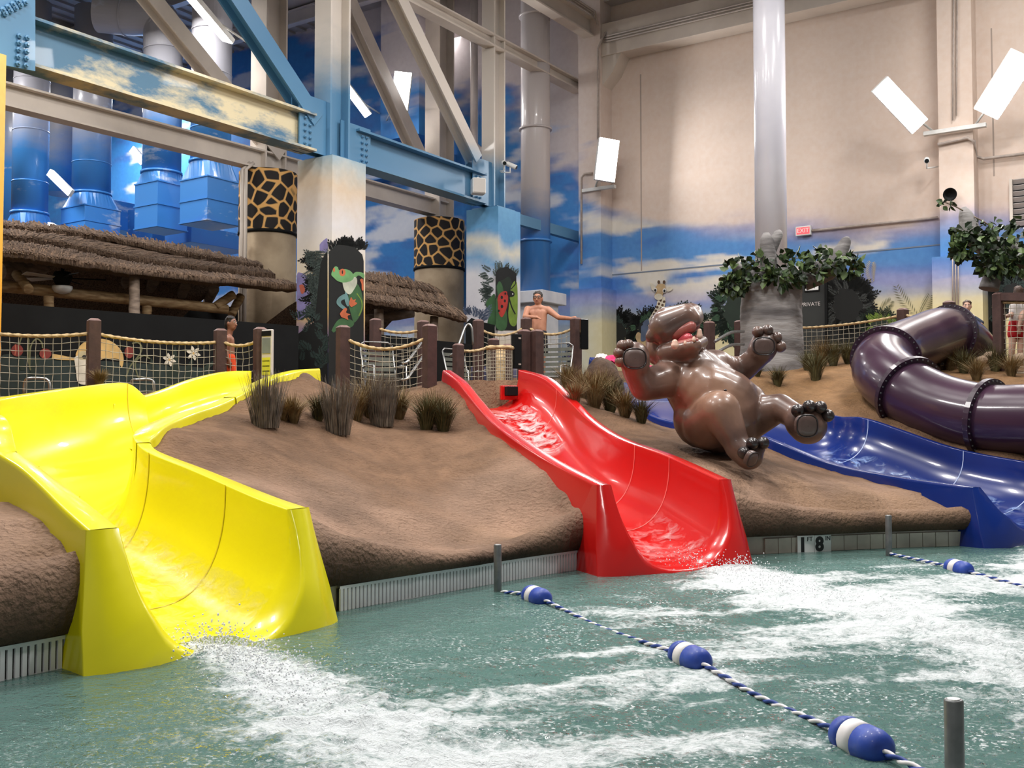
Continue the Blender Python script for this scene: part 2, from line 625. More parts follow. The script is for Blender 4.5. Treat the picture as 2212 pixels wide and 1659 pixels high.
SKY_STEEL = zpaint('sky_painted_truss', [(0, (96, 150, 190)), (6.2, (92, 140, 176)), (7.6, (90, 138, 174)), (8.4, (188, 186, 182)), (9.0, (224, 214, 204)), (14, (224, 214, 204))], wob=0.7, wscale=0.5)
BLUE_STEEL = zpaint('blue_painted_truss', [(0, (84, 128, 158)), (6.0, (80, 124, 154)), (8.0, (66, 108, 140)), (14, (60, 100, 132))], wob=0.8, wscale=0.4, streak=((222, 208, 172), 0.33, 0.47, 0.56))
BLUE_STEEL2 = zpaint('plain_blue_truss', [(0, (84, 132, 168)), (6.0, (90, 140, 176)), (8.0, (72, 122, 160)), (14, (58, 106, 146))], wob=0.8, wscale=0.4)
DUCT_SKY = zpaint('sky_painted_duct', [(0, (70, 110, 214)), (5.5, (74, 116, 222)), (7.0, (66, 140, 222)), (9.4, (64, 136, 208)), (10.6, (168, 168, 178)), (14, (188, 186, 190))], wob=1.6, wscale=0.22, rough=0.35, coat=0.2, streak=((210, 222, 240), 0.55, 0.60, 0.70))
DUCT_GREY = zpaint('grey_duct_paint', [(0, (60, 120, 200)), (6.0, (66, 132, 204)), (6.6, (120, 140, 176)), (7.3, (196, 186, 184)), (14, (206, 200, 202))], wob=0.8, wscale=0.4, rough=0.3, coat=0.25)

# ------------------------------------------------------------------ the long mural wall
WN = np.array([-0.563, -0.826, 0.0])
WU = np.array([0.826, -0.563, 0.0])
W0 = at(1322, 600, 27.2)
W0[2] = 0


def wpt(px, py, out=0.0):
    return atp(px, py, W0 + WN * out, WN)


def wuz(px, py, out=0.0):
    p = wpt(px, py, out)
    return (p - W0) @ WU, p[2]


def WP(u, z, out=0.0):
    return W0 + WU * u + WN * out + np.array([0, 0, z])


def sky_paint(u, z, far=0.0):
    """the sky mural as paint on the wall: blue below a ragged edge, cream above, yellow haze near the ground"""
    u, z = np.asarray(u, float), np.asarray(z, float)
    L = lambda c: np.array(s2l(c))
    n1 = fbm(u * 0.32, z * 0.9, 3.0, 5, 3)
    n2 = fbm(u * 0.55 + 9, z * 2.0, 5.0, 5, 8)
    n3 = fbm(u * 0.9 + 4, z * 3.0, 1.0, 5, 21)
    edge = np.where(u > 0, 5.65 + 1.3 * np.exp(-np.maximum(u, 0) / 2.2), 7.6 + np.minimum(-np.minimum(u, 0) * 0.62, 6.5))
    amp = np.where(u > 0, 0.55, 2.6)
    e = z - edge - (n1 - 0.5) * 2 * amp * 0.8 - (n2 - 0.5) * amp * 0.9
    cream = L((228, 208, 194)) * (0.93 + 0.14 * n2)[..., None]
    creamfar = L((214, 206, 210)) * (0.93 + 0.14 * n2)[..., None]
    w = sstep(0.5, -2.0, u)[..., None]
    cream = cream * (1 - w) + creamfar * w
    blueR = L((86, 142, 204))
    blueL = L((62, 138, 214))
    blue = blueR * (1 - w) + blueL * w
    deep = L((70, 112, 190)) * np.ones_like(blue)
    blue = blue + (deep - blue) * (sstep(0.5, 0.75, n3) * 0.6)[..., None]
    k = np.where(u > 0, sstep(0.3, -0.3, e), sstep(0.55, -0.35, e))[..., None]
    col = cream * (1 - k) + blue * k
    # purple cloud shadow along the edge
    pk = (np.exp(-(e / 0.28) ** 2) * 0.55 * sstep(0.35, 0.6, n2))[..., None]
    col = col * (1 - pk) + L((150, 142, 178)) * pk
    # clouds in the blue
    cl = (sstep(0.56, 0.7, fbm(u * 0.45 + 2, z * 1.7 + 1, 0, 6, 33)) * k[..., 0] * 0.9)[..., None]
    ccol = L((236, 226, 208)) * (1 - w) + L((226, 230, 240)) * w
    col = col * (1 - cl) + ccol * cl
    # horizon haze
    lo = sstep(4.5, 3.75, z + (n2 - 0.5) * 0.7)[..., None]
    hz = L((226, 214, 168)) * (1 - w) + L((206, 222, 240)) * w
    lav = L((176, 170, 206))
    mid = np.exp(-((z - 4.32 + (n1 - 0.5) * 0.7) / 0.26) ** 2)[..., None] * 0.6
    col = col * (1 - lo) + hz * lo
    col = col * (1 - mid) + lav * mid
    return np.clip(col, 0, 1)


PAINT = vcol_mat('mural_wall_paint', 0.72, bscale=8)
uu = np.linspace(-32, 15, 700)
zz = np.linspace(0, 14.2, 215)
UG, ZG = np.meshgrid(uu, zz, indexing='ij')
G = W0 + UG[..., None] * WU + np.array([0, 0, 1.0]) * ZG[..., None]
mb = MB().grid(G, smooth=False, flip=True)
wall = mb.build('wall_back', PAINT, kind='structure', paint=sky_paint(UG, ZG).reshape(-1, 3))


def wall_box(u0, u1, z0, z1, out0, out1, name, m=None, parent=None, painted=True, **kw):
    """a box standing on the wall, painted on with the same mural where asked"""
    if not painted:
        b = MB()
        b.box((WP(u0, z0, out0) + WP(u1, z1, out1)) / 2, (abs(u1 - u0), abs(out1 - out0), abs(z1 - z0)), np.array([WU, WN, [0, 0, 1]]).T)
        return b.build(name, m, parent, **kw)
    b = MB()
    cols = []
    n = max(int((z1 - z0) / 0.08), 2)
    path = [(u0, out0), (u0, out1), ((u0 + u1) / 2, out1), (u1, out1), (u1, out0)]
    for (a, oa), (c, oc) in zip(path[:-1], path[1:]):
        zs = np.linspace(z0, z1, n)
        P = np.array([[WP(a, z, oa), WP(c, z, oc)] for z in zs])
        b.grid(P, smooth=False)
        uz = np.array([[[a, z], [c, z]] for z in zs]).reshape(-1, 2)
        cols.append(sky_paint(uz[:, 0] * 1.0, uz[:, 1]))
    for z in (z0, z1):
        P = np.array([WP(u0, z, out0), WP(u0, z, out1), WP(u1, z, out1), WP(u1, z, out0)])
        b.add(P, [(0, 1, 2, 3)])
        cols.append(sky_paint(np.array([u0, u0, u1, u1]), np.full(4, z)))
    return b.build(name, PAINT, parent, paint=np.concatenate(cols), **kw)


# pilaster where the trusses land, and the next one along
pu0, pu1 = wuz(1250, 500, 0.6)[0], wuz(1298, 500, 0.6)[0]
wall_box(pu0, pu1, 0, 14, 0.0, 0.6, 'pilaster_left', kind='structure')
zst = wuz(1280, 622, 0.8)[1]
wall_box(pu0 - 0.16, pu1 + 0.12, 0, zst, 0.0, 0.78, 'pilaster_plinth', kind='structure')
qu0, qu1 = wuz(2028, 300, 0.5)[0], wuz(2103, 300, 0.5)[0]
wall_box(qu0, qu1, 0, 14, 0.0, 0.5, 'pilaster_right', kind='structure')
wall_box(qu0 - 0.15, qu1 + 0.15, 0, wuz(2060, 552, 0.6)[1], 0.0, 0.62, 'pilaster_plinth', kind='structure')
# big blue box pilaster seen through the truss
bu0, bu1 = wuz(822, 200, 0.9)[0], wuz(905, 200, 0.9)[0]
wall_box(bu0, bu1, wuz(850, 300, 0.9)[1], 14, 0.0, 0.9, 'pilaster_far', kind='structure')
wall_box(wuz(700, 340)[0], wuz(985, 310)[0], wuz(900, 330, 0.4)[1] - 0.6, wuz(900, 330, 0.4)[1] - 0.15, 0.0, 0.45, 'trim_1', kind='structure')
# long ledge beam high on the wall, with its haunch
zb = wuz(1343, 112, 0.55)[1]
lb = MB()
lb.box((WP(pu1, zb, 0) + WP(15, zb + 0.85, 0.55)) / 2, (15 - pu1, 0.55, 0.85), np.array([WU, WN, [0, 0, 1]]).T)
ledge = lb.build('trim_2', M['cream'], kind='structure', bevel=0.01)
h = MB()
hp = [(pu1, zb), (pu1 + 0.55, zb), (pu1 + 0.3, zb - 0.45), (pu1, zb - 0.75)]
h.poly([WP(u, z, 0.0) for u, z in hp], 0.5, WN)
h.build('trim_3', M['cream'], kind='structure')
lb = MB()
lb.box((WP(pu1, zb + 1.5, 0) + WP(15, zb + 2.2, 0.4)) / 2, (15 - pu1, 0.4, 0.7), np.array([WU, WN, [0, 0, 1]]).T)
lb.build('trim_4', M['greycream'], kind='structure')
# panel joints of the wall
JOINT = mat('wall_joint', (120, 132, 150), 0.8)
JOINTC = mat('wall_joint_cream', (176, 160, 150), 0.8)
jz = wuz(1440, 583)[1]
for k, (u0, u1) in enumerate([(pu1, qu0 - 0.1), (qu1 + 0.1, 14)]):
    b = MB().box((WP(u0, jz, 0) + WP(u1, jz, 0)) / 2, (u1 - u0, 0.02, 0.03), np.array([WU, WN, [0, 0, 1]]).T)
    b.build('trim_5', JOINT, kind='structure')
for px, y0, y1, mm in [(1386, 160, 585, JOINTC), (2148, 60, 380, JOINTC)]:
    u = wuz(px, y1)[0]
    z0_, z1_ = wuz(px, y1)[1], wuz(px, y0)[1]
    b = MB().box(WP(u, (z0_ + z1_) / 2, 0), (0.03, 0.016, z1_ - z0_), np.array([WU, WN, [0, 0, 1]]).T)
    b.build('trim_6', mm, kind='structure')

# ceiling with steel deck ribs and joists
CEIL = mat('ceiling_deck', (176, 170, 170), 0.7, rgb2=(156, 150, 150), scale=1)
cb = MB().box((-8, 17, 14.35), (66, 62, 0.3))
ceil = cb.build('ceiling', CEIL, kind='structure')
for k in range(9):
    p = at(60, 60, 30) * 0 + np.array([-22 + k * 0.0, 0, 0])
    y0 = 14 + k * 3.6
    b = MB().ibeam((-30, y0 + 12, 13.9), (4, y0 - 11, 13.9), 0.22, 0.45, 0.04)
    b.build('joist', M['greycream'], ceil)
for k in range(46):
    c = np.array([-12 + 0.826 * 0, 26, 14.16])
    b = MB().bar(c + WU * (k * 0.5 - 22) - WN * 16 * 0 + np.array([-WN[0] * -14, -WN[1] * -14, 0]), c + WU * (k * 0.5 - 22) + np.array([-WN[0] * 14, -WN[1] * 14, 0]), 0.2, 0.08)
    b.build('deck_rib', CEIL, ceil)

# ------------------------------------------------------------------ pool edge
EDGE_C = np.array([(-5.6, 0.2), (-4.4, 2.3), (-3.45, 3.8), (-2.54, 5.16), (-1.95, 6.05), (-1.185, 7.09), (-0.35, 8.1), (0.63, 9.2), (1.5, 9.8), (2.42, 10.2), (3.6, 10.62), (5.0, 11.0), (7.5, 11.7), (11, 12.9), (15, 14.2)])
ed = cat_rom(np.c_[EDGE_C, np.zeros(len(EDGE_C))], 900)[:, :2]
dl = np.concatenate([[0], np.cumsum(np.linalg.norm(np.diff(ed, axis=0), axis=1))])
SL = dl[-1]


def edge(s):
    s = np.asarray(s, float)
    p = np.stack([np.interp(s, dl, ed[:, 0]), np.interp(s, dl, ed[:, 1])], -1)
    e = 0.25
    a = np.stack([np.interp(s - e, dl, ed[:, 0]), np.interp(s - e, dl, ed[:, 1])], -1)
    c = np.stack([np.interp(s + e, dl, ed[:, 0]), np.interp(s + e, dl, ed[:, 1])], -1)
    t = c - a
    t /= np.linalg.norm(t, axis=-1, keepdims=True)
    n = np.stack([-t[..., 1], t[..., 0]], -1)
    return p, t, n


def edge_s(px, py):
    p = atz(px, py, 0)[:2]
    return dl[np.argmin(np.linalg.norm(ed - p, axis=1))]


pf = MB().grid(np.array([[[-30, -8, -0.55], [25, -8, -0.55]], [[-30, 22, -0.55], [25, 22, -0.55]]]), smooth=False)
pf.build('floor_pool', M['pool_plaster'], kind='structure')

# ------------------------------------------------------------------ slides: stations given as rim positions, exit first
def st(rows):
    return np.array([at(*r) for r in rows])


YL_low = st([(256, 1139, 5.66), (200, 1094, 5.9), (138, 1047, 6.2), (80, 1004, 6.55), (28, 970, 6.9)])
YR_low = st([(620, 1100, 6.66), (545, 1073, 6.93), (420, 1018, 7.46), (318, 976, 7.85), (290, 952, 8.08)])
YL_hi = st([(38, 975, 6.85), (16, 905, 7.0), (-22, 890, 7.6), (-40, 880, 8.3), (0, 864, 9.3), (100, 847, 10.4), (195, 834, 11.3), (275, 828, 11.95), (316, 857, 12.25)])
YR_hi = st([(294, 956, 8.02), (290, 950, 8.1), (287, 938, 8.25), (302, 923, 8.55), (338, 907, 9.1), (390, 890, 9.7), (440, 876, 10.3), (485, 858, 10.9), (505, 848, 11.25)])
YL_up = st([(246, 872, 11.7), (338, 851, 12.65), (420, 820, 13.3), (490, 803, 13.8), (543, 801, 14.2)])
YR_up = st([(482, 858, 10.85), (535, 831, 11.8), (580, 812, 12.3), (630, 800, 12.8), (672, 797, 13.3)])
RL = st([(1319, 1047, 9.02), (1215, 997, 9.9), (1135, 948, 10.9), (1082, 908, 11.8), (1040, 862, 12.7), (1008, 824, 13.5), (975, 800, 14.3)])
RR = st([(1553, 1036, 9.56), (1440, 985, 10.5), (1335, 947, 11.4), (1272, 908, 12.3), (1225, 862, 13.2), (1175, 817, 14.0), (1120, 799, 14.8)])
BL = st([(2112, 1052, 10.95), (1930, 1027, 11.9), (1800, 998, 12.6), (1690, 955, 13.2), (1600, 925, 13.8), (1480, 915, 14.4), (1400, 890, 15.0), (1340, 832, 15.7), (1285, 772, 16.5)])
BR = st([(2330, 1015, 12.0), (2212, 998, 12.4), (2050, 966, 13.2), (1870, 905, 14.0), (1795, 897, 14.6), (1650, 856, 15.2), (1590, 812, 16.0), (1530, 790, 16.5), (1470, 770, 17.0)])


def loft(L, R, depth, n=60, flange=0.10, skirt=0.4, nu=26, p=0.72, fl_top=0.0):
    L, R = cat_rom(L, n), cat_rom(R, n)
    dp = np.broadcast_to(np.asarray(depth, float), (n,)) if np.ndim(depth) == 0 else np.interp(np.linspace(0, 1, n), np.linspace(0, 1, len(depth)), depth)
    e = R - L
    e[:, 2] = 0
    e /= np.linalg.norm(e, axis=1, keepdims=True)
    up = np.array([0, 0, 1.0])
    zf = R[:, 2] - dp
    cols = []
    zz_ = np.array([0, 0, 1.0])
    cols.append(L - e * (flange + 0.05) - zz_ * skirt)
    cols.append(L - e * (flange + 0.01) - zz_ * 0.03)
    cols.append(L - e * flange)
    cols.append(L.copy())
    inner = []
    for a in np.linspace(0, math.pi, nu)[1:-1]:
        x = -np.sign(math.cos(a)) * abs(math.cos(a)) ** p
        s = math.sin(a) ** p
        t = (x + 1) / 2
        q = L * (1 - t) + R * t
        zr = np.where(a < math.pi / 2, L[:, 2], R[:, 2])
        q[:, 2] = zr * (1 - s) + zf * s
        inner.append(q)
    cols += inner
    cols.append(R.copy())
    cols.append(R + e * flange)
    cols.append(R + e * (flange + 0.01) - zz_ * 0.03)
    cols.append(R + e * (flange + 0.05) - zz_ * skirt)
    return np.array(cols), np.array([L] + inner + [R]), L, R, e, zf


def end_panel(inner0, L0, R0, e0, fwd, flange, flare=0.13, zbot=-0.25):
    """the moulded front of a slide exit: from the U edge out to flared feet, its shoulders rounded over"""
    m = len(inner0)
    rows_start, rows_in, rows_mid, rows_out = [], [], [], []
    for k in range(m):
        c = abs(2 * k / (m - 1) - 1)
        s = 1 - c                          # 0 at the rims, 1 at the middle
        side = -1 if k < m / 2 else 1
        rim = L0 if side < 0 else R0
        f = min(s / 0.62, 1.0)
        zo = rim[2] * (1 - f) + zbot * f
        if s > 0.62:
            g = (s - 0.62) / 0.38
            off = flange + flare + 0.012
            base = rim + side * e0 * off
            mid_ = (L0 + R0) / 2 + side * e0 * 0.01
            o = base * (1 - g) + mid_ * g
        else:
            o = rim + side * e0 * (flange + 0.012 + 0.06 * min(f * 2.0, 1.0) + (flare - 0.06) * f ** 1.8)
        o = np.array([o[0], o[1], zo]) + np.append(fwd[:2] * (0.16 * f ** 1.2), 0)
        i0 = inner0[k].copy()
        dfrac = (rim[2] - i0[2]) / max(rim[2] - inner0[m // 2][2], 0.1)
        i = i0 + np.append(fwd[:2] * (0.26 * min(dfrac * 1.5, 1.0) ** 0.9), 0)
        o = o + np.append(fwd[:2] * 0.12 * f, 0)
        rows_start.append(i0)
        rows_in.append(i)
        mm_ = i * 0.25 + o * 0.75
        rows_mid.append(i * 0.9 + o * 0.1 + np.append(fwd[:2] * 0.035, 0))
        rows_out.append((o, mm_ + np.append(fwd[:2] * 0.03, 0)))
    ro = [a for a, b in rows_out]
    rm = [b for a, b in rows_out]
    crease = [a * 0.97 + b * 0.03 for a, b in zip(ro, rm)]
    crease2 = [a - np.append(fwd[:2] * 0.015, 0) for a in ro]
    back = [a - np.append(fwd[:2] * 0.6, 0) - np.array([0, 0, 0.05 if k in (0, m - 1) else 0.0]) for k, a in enumerate(ro)]
    return np.array([rows_start, rows_in, rows_mid, rm, crease, ro, crease2, back])


def seam(inner, n_dir, i, mb, w=0.012):
    """one joint across the chute at station i"""
    q = inner[:, i]
    j = min(i + 1, inner.shape[1] - 1)
    d = inner[:, j] - inner[:, j - 1]
    d = d / np.linalg.norm(d, axis=1, keepdims=True)
    c = (inner[0, i] + inner[-1, i]) / 2
    lift = (c - q)
    lift[:, 2] = np.abs(lift[:, 2]) * 0.3 + 0.05
    lift /= np.linalg.norm(lift, axis=1, keepdims=True)
    mb.grid(np.array([q + d * w / 2 + lift * 0.004, q - d * w / 2 + lift * 0.004]))


FOOT = []


def slide(name, label, secs, m, mseam, seams, flange=0.10, skirt=0.42, base=None, panel=True):
    root = thing(name, base if base is not None else secs[0][0][0] * np.array([1, 1, 0]), label, 'water slide')
    lofts = []
    for k, (L, R, dp, n, p) in enumerate(secs):
        S, inner, Lc, Rc, e, zf = loft(L, R, dp, n, flange, skirt, p=p)
        mb = MB().grid(S, smooth=True, flip=True)
        o = mb.build('chute', m, root, bevel=0.012)
        lofts.append((inner, Lc, Rc, e, zf))
        Lf, Rf = Lc - e * flange * 0.5, Rc + e * flange * 0.5
        if k == 0:
            xl, xr = Lf[0] + (Lf[0] - Lf[3]) / np.linalg.norm(Lf[0] - Lf[3]) * 0.55, Rf[0] + (Rf[0] - Rf[3]) / np.linalg.norm(Rf[0] - Rf[3]) * 0.55
            Lf, Rf = np.concatenate([[xl], Lf]), np.concatenate([[xr], Rf])
        FOOT.append((Lf, Rf, zf))
    if panel:
        inner, Lc, Rc, e, zf = lofts[0]
        fwd = ((Lc[0] + Rc[0]) - (Lc[3] + Rc[3])) / 2
        fwd[2] = 0
        fwd /= np.linalg.norm(fwd)
        EP = end_panel(inner[:, 0], Lc[0], Rc[0], e[0], fwd, flange)
        MB().grid(EP, smooth=True).build('end_panel', m, root)
    for k, i in seams:
        mb = MB()
        seam(lofts[k][0], None, i, mb)
        mb.build('joint_line', mseam, root)
    return root, lofts


yroot, ylofts = slide('water_slide', 'yellow water slide with a high banked outer wall, curving down to the pool',
                      [(YL_low, YR_low, 0.74, 50, 0.82), (YL_hi, YR_hi, [0.74, 0.74, 0.7, 0.66, 0.6], 90, 0.74), (YL_up, YR_up, [0.6, 0.5, 0.42], 46, 0.6)],
                      M['yellow'], M['seam'], [(0, 18), (0, 36), (1, 78)], flange=0.18)
rroot, rlofts = slide('water_slide', 'straight red water slide between the two sand mounds', [(RL, RR, [0.74, 0.7, 0.66, 0.62, 0.55], 90, 0.8)],
                      M['red'], M['seam_red'], [(0, 14), (0, 24), (0, 66)], flange=0.125)
broot, blofts = slide('water_slide', 'dark blue water slide running behind the hippo statue', [(BL, BR, [0.62, 0.6, 0.56, 0.52, 0.45], 120, 0.8)],
                      M['blue'], M['seam_blue'], [(0, 12), (0, 27), (0, 44), (0, 96), (0, 102)], flange=0.09)

# ------------------------------------------------------------------ sand and rock mound around the slides
ctrl = []


def rim_ctrl(P, e, off, dz, step=8, i0=0):
    for i in range(i0, len(P), step):
        q = P[i] + e[i] * off
        ctrl.append((q[0], q[1], P[i][2] + dz))


for (inner, Lc, Rc, e, zf), (ldz, rdz) in zip(ylofts, [(-0.22, -0.09), (-0.42, -0.08), (-0.6, -0.08)]):
    rim_ctrl(Lc, e, -0.28, ldz)
    rim_ctrl(Rc, e, 0.28, rdz)
for lofts in (rlofts, blofts):
    for (inner, Lc, Rc, e, zf) in lofts:
        rim_ctrl(Lc, e, -0.18, -0.11)
        rim_ctrl(Rc, e, 0.18, -0.12)
for px, py, Y in [(900, 1195, 8.05), (1000, 1180, 8.55), (800, 1215, 7.6), (1130, 1158, 9.05), (1220, 1140, 9.35), (40, 1290, 5.25), (110, 1290, 5.42), (1700, 1150, 10.35), (1800, 1140, 10.5), (1950, 1128, 10.8), (2060, 1115, 11.0), (900, 1100, 9.0), (900, 1060, 9.8), (900, 1000, 10.8), (900, 930, 12), (800, 922, 12.0), (1000, 930, 12.2), (1010, 1050, 10.0), (780, 1085, 8.7),
                  (900, 882, 13.3), (760, 880, 13.3), (1350, 905, 13), (1300, 930, 12.5), (1420, 958, 11.9), (1530, 976, 11.8), (1700, 1020, 11.3), (1850, 1060, 11.05),
                  (2000, 1085, 11.2), (1660, 1085, 10.5), (1750, 1110, 10.45), (1640, 1020, 11.1), (1560, 960, 12.3), (1700, 862, 16), (1800, 852, 16), (1870, 872, 15), (2000, 912, 14),
                  (2150, 930, 13.4), (2200, 960, 13), (1680, 803, 18.5), (1760, 795, 18), (2050, 805, 17), (2150, 795, 17), (2200, 820, 15.5), (1800, 765, 20.5), (2000, 760, 20), (1550, 800, 18.5),
                  (60, 1100, 5.9), (100, 1150, 5.65), (120, 1240, 5.5), (0, 1180, 5.35), (-120, 1080, 6.2), (-200, 960, 8), (-200, 880, 11), (60, 860, 13), (230, 840, 13.6), (400, 830, 15),
                  (620, 815, 15), (780, 850, 15), (1080, 860, 16.5), (1200, 850, 17)]:
    ctrl.append(tuple(at(px, py, Y)))
for x, y, z in [(-9, 14, 1.35), (-12, 10, 1.3), (-6, 16.5, 1.45), (-2, 16, 1.5), (0.5, 17, 1.6), (2, 19, 1.75), (9, 14, 1.3), (12, 15, 1.3), (7.5, 12.6, 0.6), (11, 22, 2.5), (5, 22, 2.5)]:
    ctrl.append((x, y, z))
ctrl = np.array(ctrl)
_d = np.linalg.norm(ctrl[:, None, :2] - ctrl[None, :, :2], axis=-1)
_A = np.zeros((len(ctrl) + 3, len(ctrl) + 3))
_A[:-3, :-3] = _d - np.eye(len(ctrl)) * 0.12
_A[:-3, -3:] = np.c_[np.ones(len(ctrl)), ctrl[:, :2]]
_A[-3:, :-3] = _A[:-3, -3:].T
_w = np.linalg.solve(_A, np.r_[ctrl[:, 2], 0, 0, 0])


def ground0(x, y):
    x, y = np.asarray(x, float), np.asarray(y, float)
    sh = x.shape
    P = np.c_[x.ravel(), y.ravel()]
    out = np.zeros(len(P))
    for a in range(0, len(P), 20000):
        q = P[a:a + 20000]
        d = np.linalg.norm(q[:, None] - ctrl[None, :, :2], axis=-1)
        out[a:a + 20000] = d @ _w[:-3] + _w[-3] + q @ _w[-2:]
    return out.reshape(sh)


def in_poly(x, y, poly):
    r = np.zeros(x.shape, bool)
    n = len(poly)
    j = n - 1
    for i in range(n):
        xi, yi = poly[i]
        xj, yj = poly[j]
        c = ((yi > y) != (yj > y)) & (x < (xj - xi) * (y - yi) / (yj - yi + 1e-12) + xi)
        r ^= c
        j = i
    return r


def ground(x, y):
    x, y = np.asarray(x, float), np.asarray(y, float)
    z = ground0(x, y)
    z = z + (fbm(x * 0.9, y * 0.9, 0, 4, 5) - 0.5) * 0.10 + (fbm(x * 4, y * 4, 0, 4, 9) - 0.5) * 0.055
    return z


def carve(x, y, z):
    for L, R, zf in FOOT:
        poly = np.concatenate([L[:, :2], R[::-1, :2]])
        ins = in_poly(x, y, poly)
        z = np.where(ins, z - 0.95, z)
    return z


ss = np.linspace(0, SL, 900)
p, t_, n_ = edge(ss)
rows = []
for off, z in [(0.3, 0.17), (0.03, 0.17), (0.03, -0.6)]:
    q = p + n_ * off
    rows.append(np.c_[q, np.minimum(carve(q[:, 0], q[:, 1], np.full(len(q), z)), z)])
pw = MB().grid(np.array(rows), smooth=False).build('pool_edge', M['tile'], kind='structure')
sv = np.linspace(0.5, SL - 0.3, 420)
tt = np.concatenate([np.linspace(0.12, 1.2, 22), np.linspace(1.26, 6, 80), np.linspace(6.15, 13, 50)])
p, t_, n_ = edge(sv)
ks = np.ones(41) / 41
npad = np.pad(n_, ((40, 40), (0, 0)), 'edge')
ns_ = np.stack([np.convolve(npad[:, k], ks, 'same')[40:-40] for k in range(2)], 1)
ns_ /= np.linalg.norm(ns_, axis=1, keepdims=True)
XY = p[None] + ns_[None] * tt[:, None, None]
Zt = ground(XY[..., 0], XY[..., 1])
zl = Zt[2]
zr_ = np.clip(np.convolve(np.pad(zl, 14, 'edge'), np.ones(29) / 29, 'valid'), 0.22, 0.62)
lipw = sstep(0, 0.75, tt)[:, None]
Zt = Zt * 1.0
rock = 1 - sstep(0.5, 1.5, tt)[:, None]
Zc = carve(XY[..., 0], XY[..., 1], Zt)
rows = []
nzf = fbm(sv * 1.3, sv * 0, 2, 4, 50) - 0.5
nzg = fbm(sv * 4.0, sv * 0, 7, 4, 51) - 0.5
for out, fz in [(0.06, 0.0), (-0.03, 0.03), (-0.06, 0.18), (-0.075, 0.4), (-0.07, 0.62), (-0.035, 0.84), (0.04, 0.97)]:
    q = p + ns_ * (out - (nzf * 0.07 + nzg * 0.05) * (fz > 0.01))[:, None]
    z = 0.165 + (zr_ - 0.165) * fz
    z = z + nzg * 0.03 * (fz > 0.1)
    z = carve(q[:, 0], q[:, 1], z)
    rows.append(np.c_[q, z])
P = np.concatenate([np.array(rows), np.dstack([XY, Zc])])
nr = P.shape[0]
xs, ys = P[..., 0], P[..., 1]
# paint: sand on top, smoother pale rock lip, blotchy dark tone strengthening towards the foot of the rock
L_ = lambda c: np.array(s2l(c))
sandn = fbm(xs * 1.4, ys * 1.4, 0, 5, 60)[..., None]
fine = fbm(xs * 9, ys * 9, 0, 3, 61)[..., None]
sand = L_((112, 86, 66)) * (0.55 + 0.9 * sandn) * (0.7 + 0.6 * fine)
warm = sstep(13.5, 16, ys)[..., None] * sstep(2, 4, xs)[..., None]
sand = sand * (1 - warm) + L_((134, 102, 70)) * (0.6 + 0.8 * sandn) * (0.75 + 0.5 * fine) * warm
tcol = np.concatenate([np.full(7, 0.0), tt])[:, None]
lipn = fbm(xs * 1.1 + 5, ys * 1.1, 0, 4, 62)
lip = sstep(1.75, 0.9, tcol + (lipn - 0.5) * 1.4)[..., None]
rockc = L_((142, 115, 96)) * (0.45 + 1.1 * fbm(xs * 2.2, ys * 2.2, 0, 5, 63)[..., None])
stain = sstep(0.52, 0.7, fbm(xs * 0.9 + 3, ys * 0.9, 4, 4, 64))[..., None]
rockc = rockc * (1 - 0.35 * stain) + L_((150, 118, 84)) * 0.35 * stain
low = np.zeros((nr, 1, 1))
low[:7, 0, 0] = [1, 1, 0.95, 0.8, 0.55, 0.25, 0.1]
dk = np.clip(low * (0.55 + 0.9 * (fbm(xs * 1.6, ys * 1.6, 9, 4, 65)[..., None] - 0.25)), 0, 0.85)
colr = sand * (1 - lip) + rockc * lip
colr = colr * (1 - dk) + L_((40, 28, 22)) * dk
MOUND = vcol_mat('sand_and_cast_rock', 0.82, bump=0.035, bscale=26, spec=0.2)
mb = MB().grid(P, smooth=True)
mb.build('ground', MOUND, kind='structure', paint=np.clip(colr, 0, 1).reshape(-1, 3))


def gz(x, y):
    return float(ground(np.array([x]), np.array([y]))[0])


# deck behind the slides and the raised platform where the man stands
b = MB().poly([(-14, 15.4, 1.5), (-5.2, 15.4, 1.5), (-1.0, 15.2, 1.5), (1.6, 17.2, 1.5), (4.2, 19.0, 1.5), (14, 22, 1.5), (4, 33, 1.5), (-30, 50, 1.5), (-30, 16, 1.5)], 0.06, (0, 0, 1))
b.build('floor_deck', M['deck'], kind='structure')
# ------------------------------------------------------------------ pool water with foam where the slides run out
def path_field(x, y, pts, w0, w1):
    """distance field along a plume: returns (0..1 closeness, 0..1 progress)"""
    P = cat_rom(np.array([atz(a, b, 0) for a, b in pts]), 60)[:, :2]
    best = np.zeros(x.shape)
    prog = np.zeros(x.shape)
    for i, q in enumerate(P):
        f = i / (len(P) - 1)
        w = w0 + (w1 - w0) * f
        d = np.exp(-((x - q[0]) ** 2 + (y - q[1]) ** 2) / (w * w))
        m_ = d > best
        best = np.where(m_, d, best)
        prog = np.where(m_, f, prog)
    return best, prog


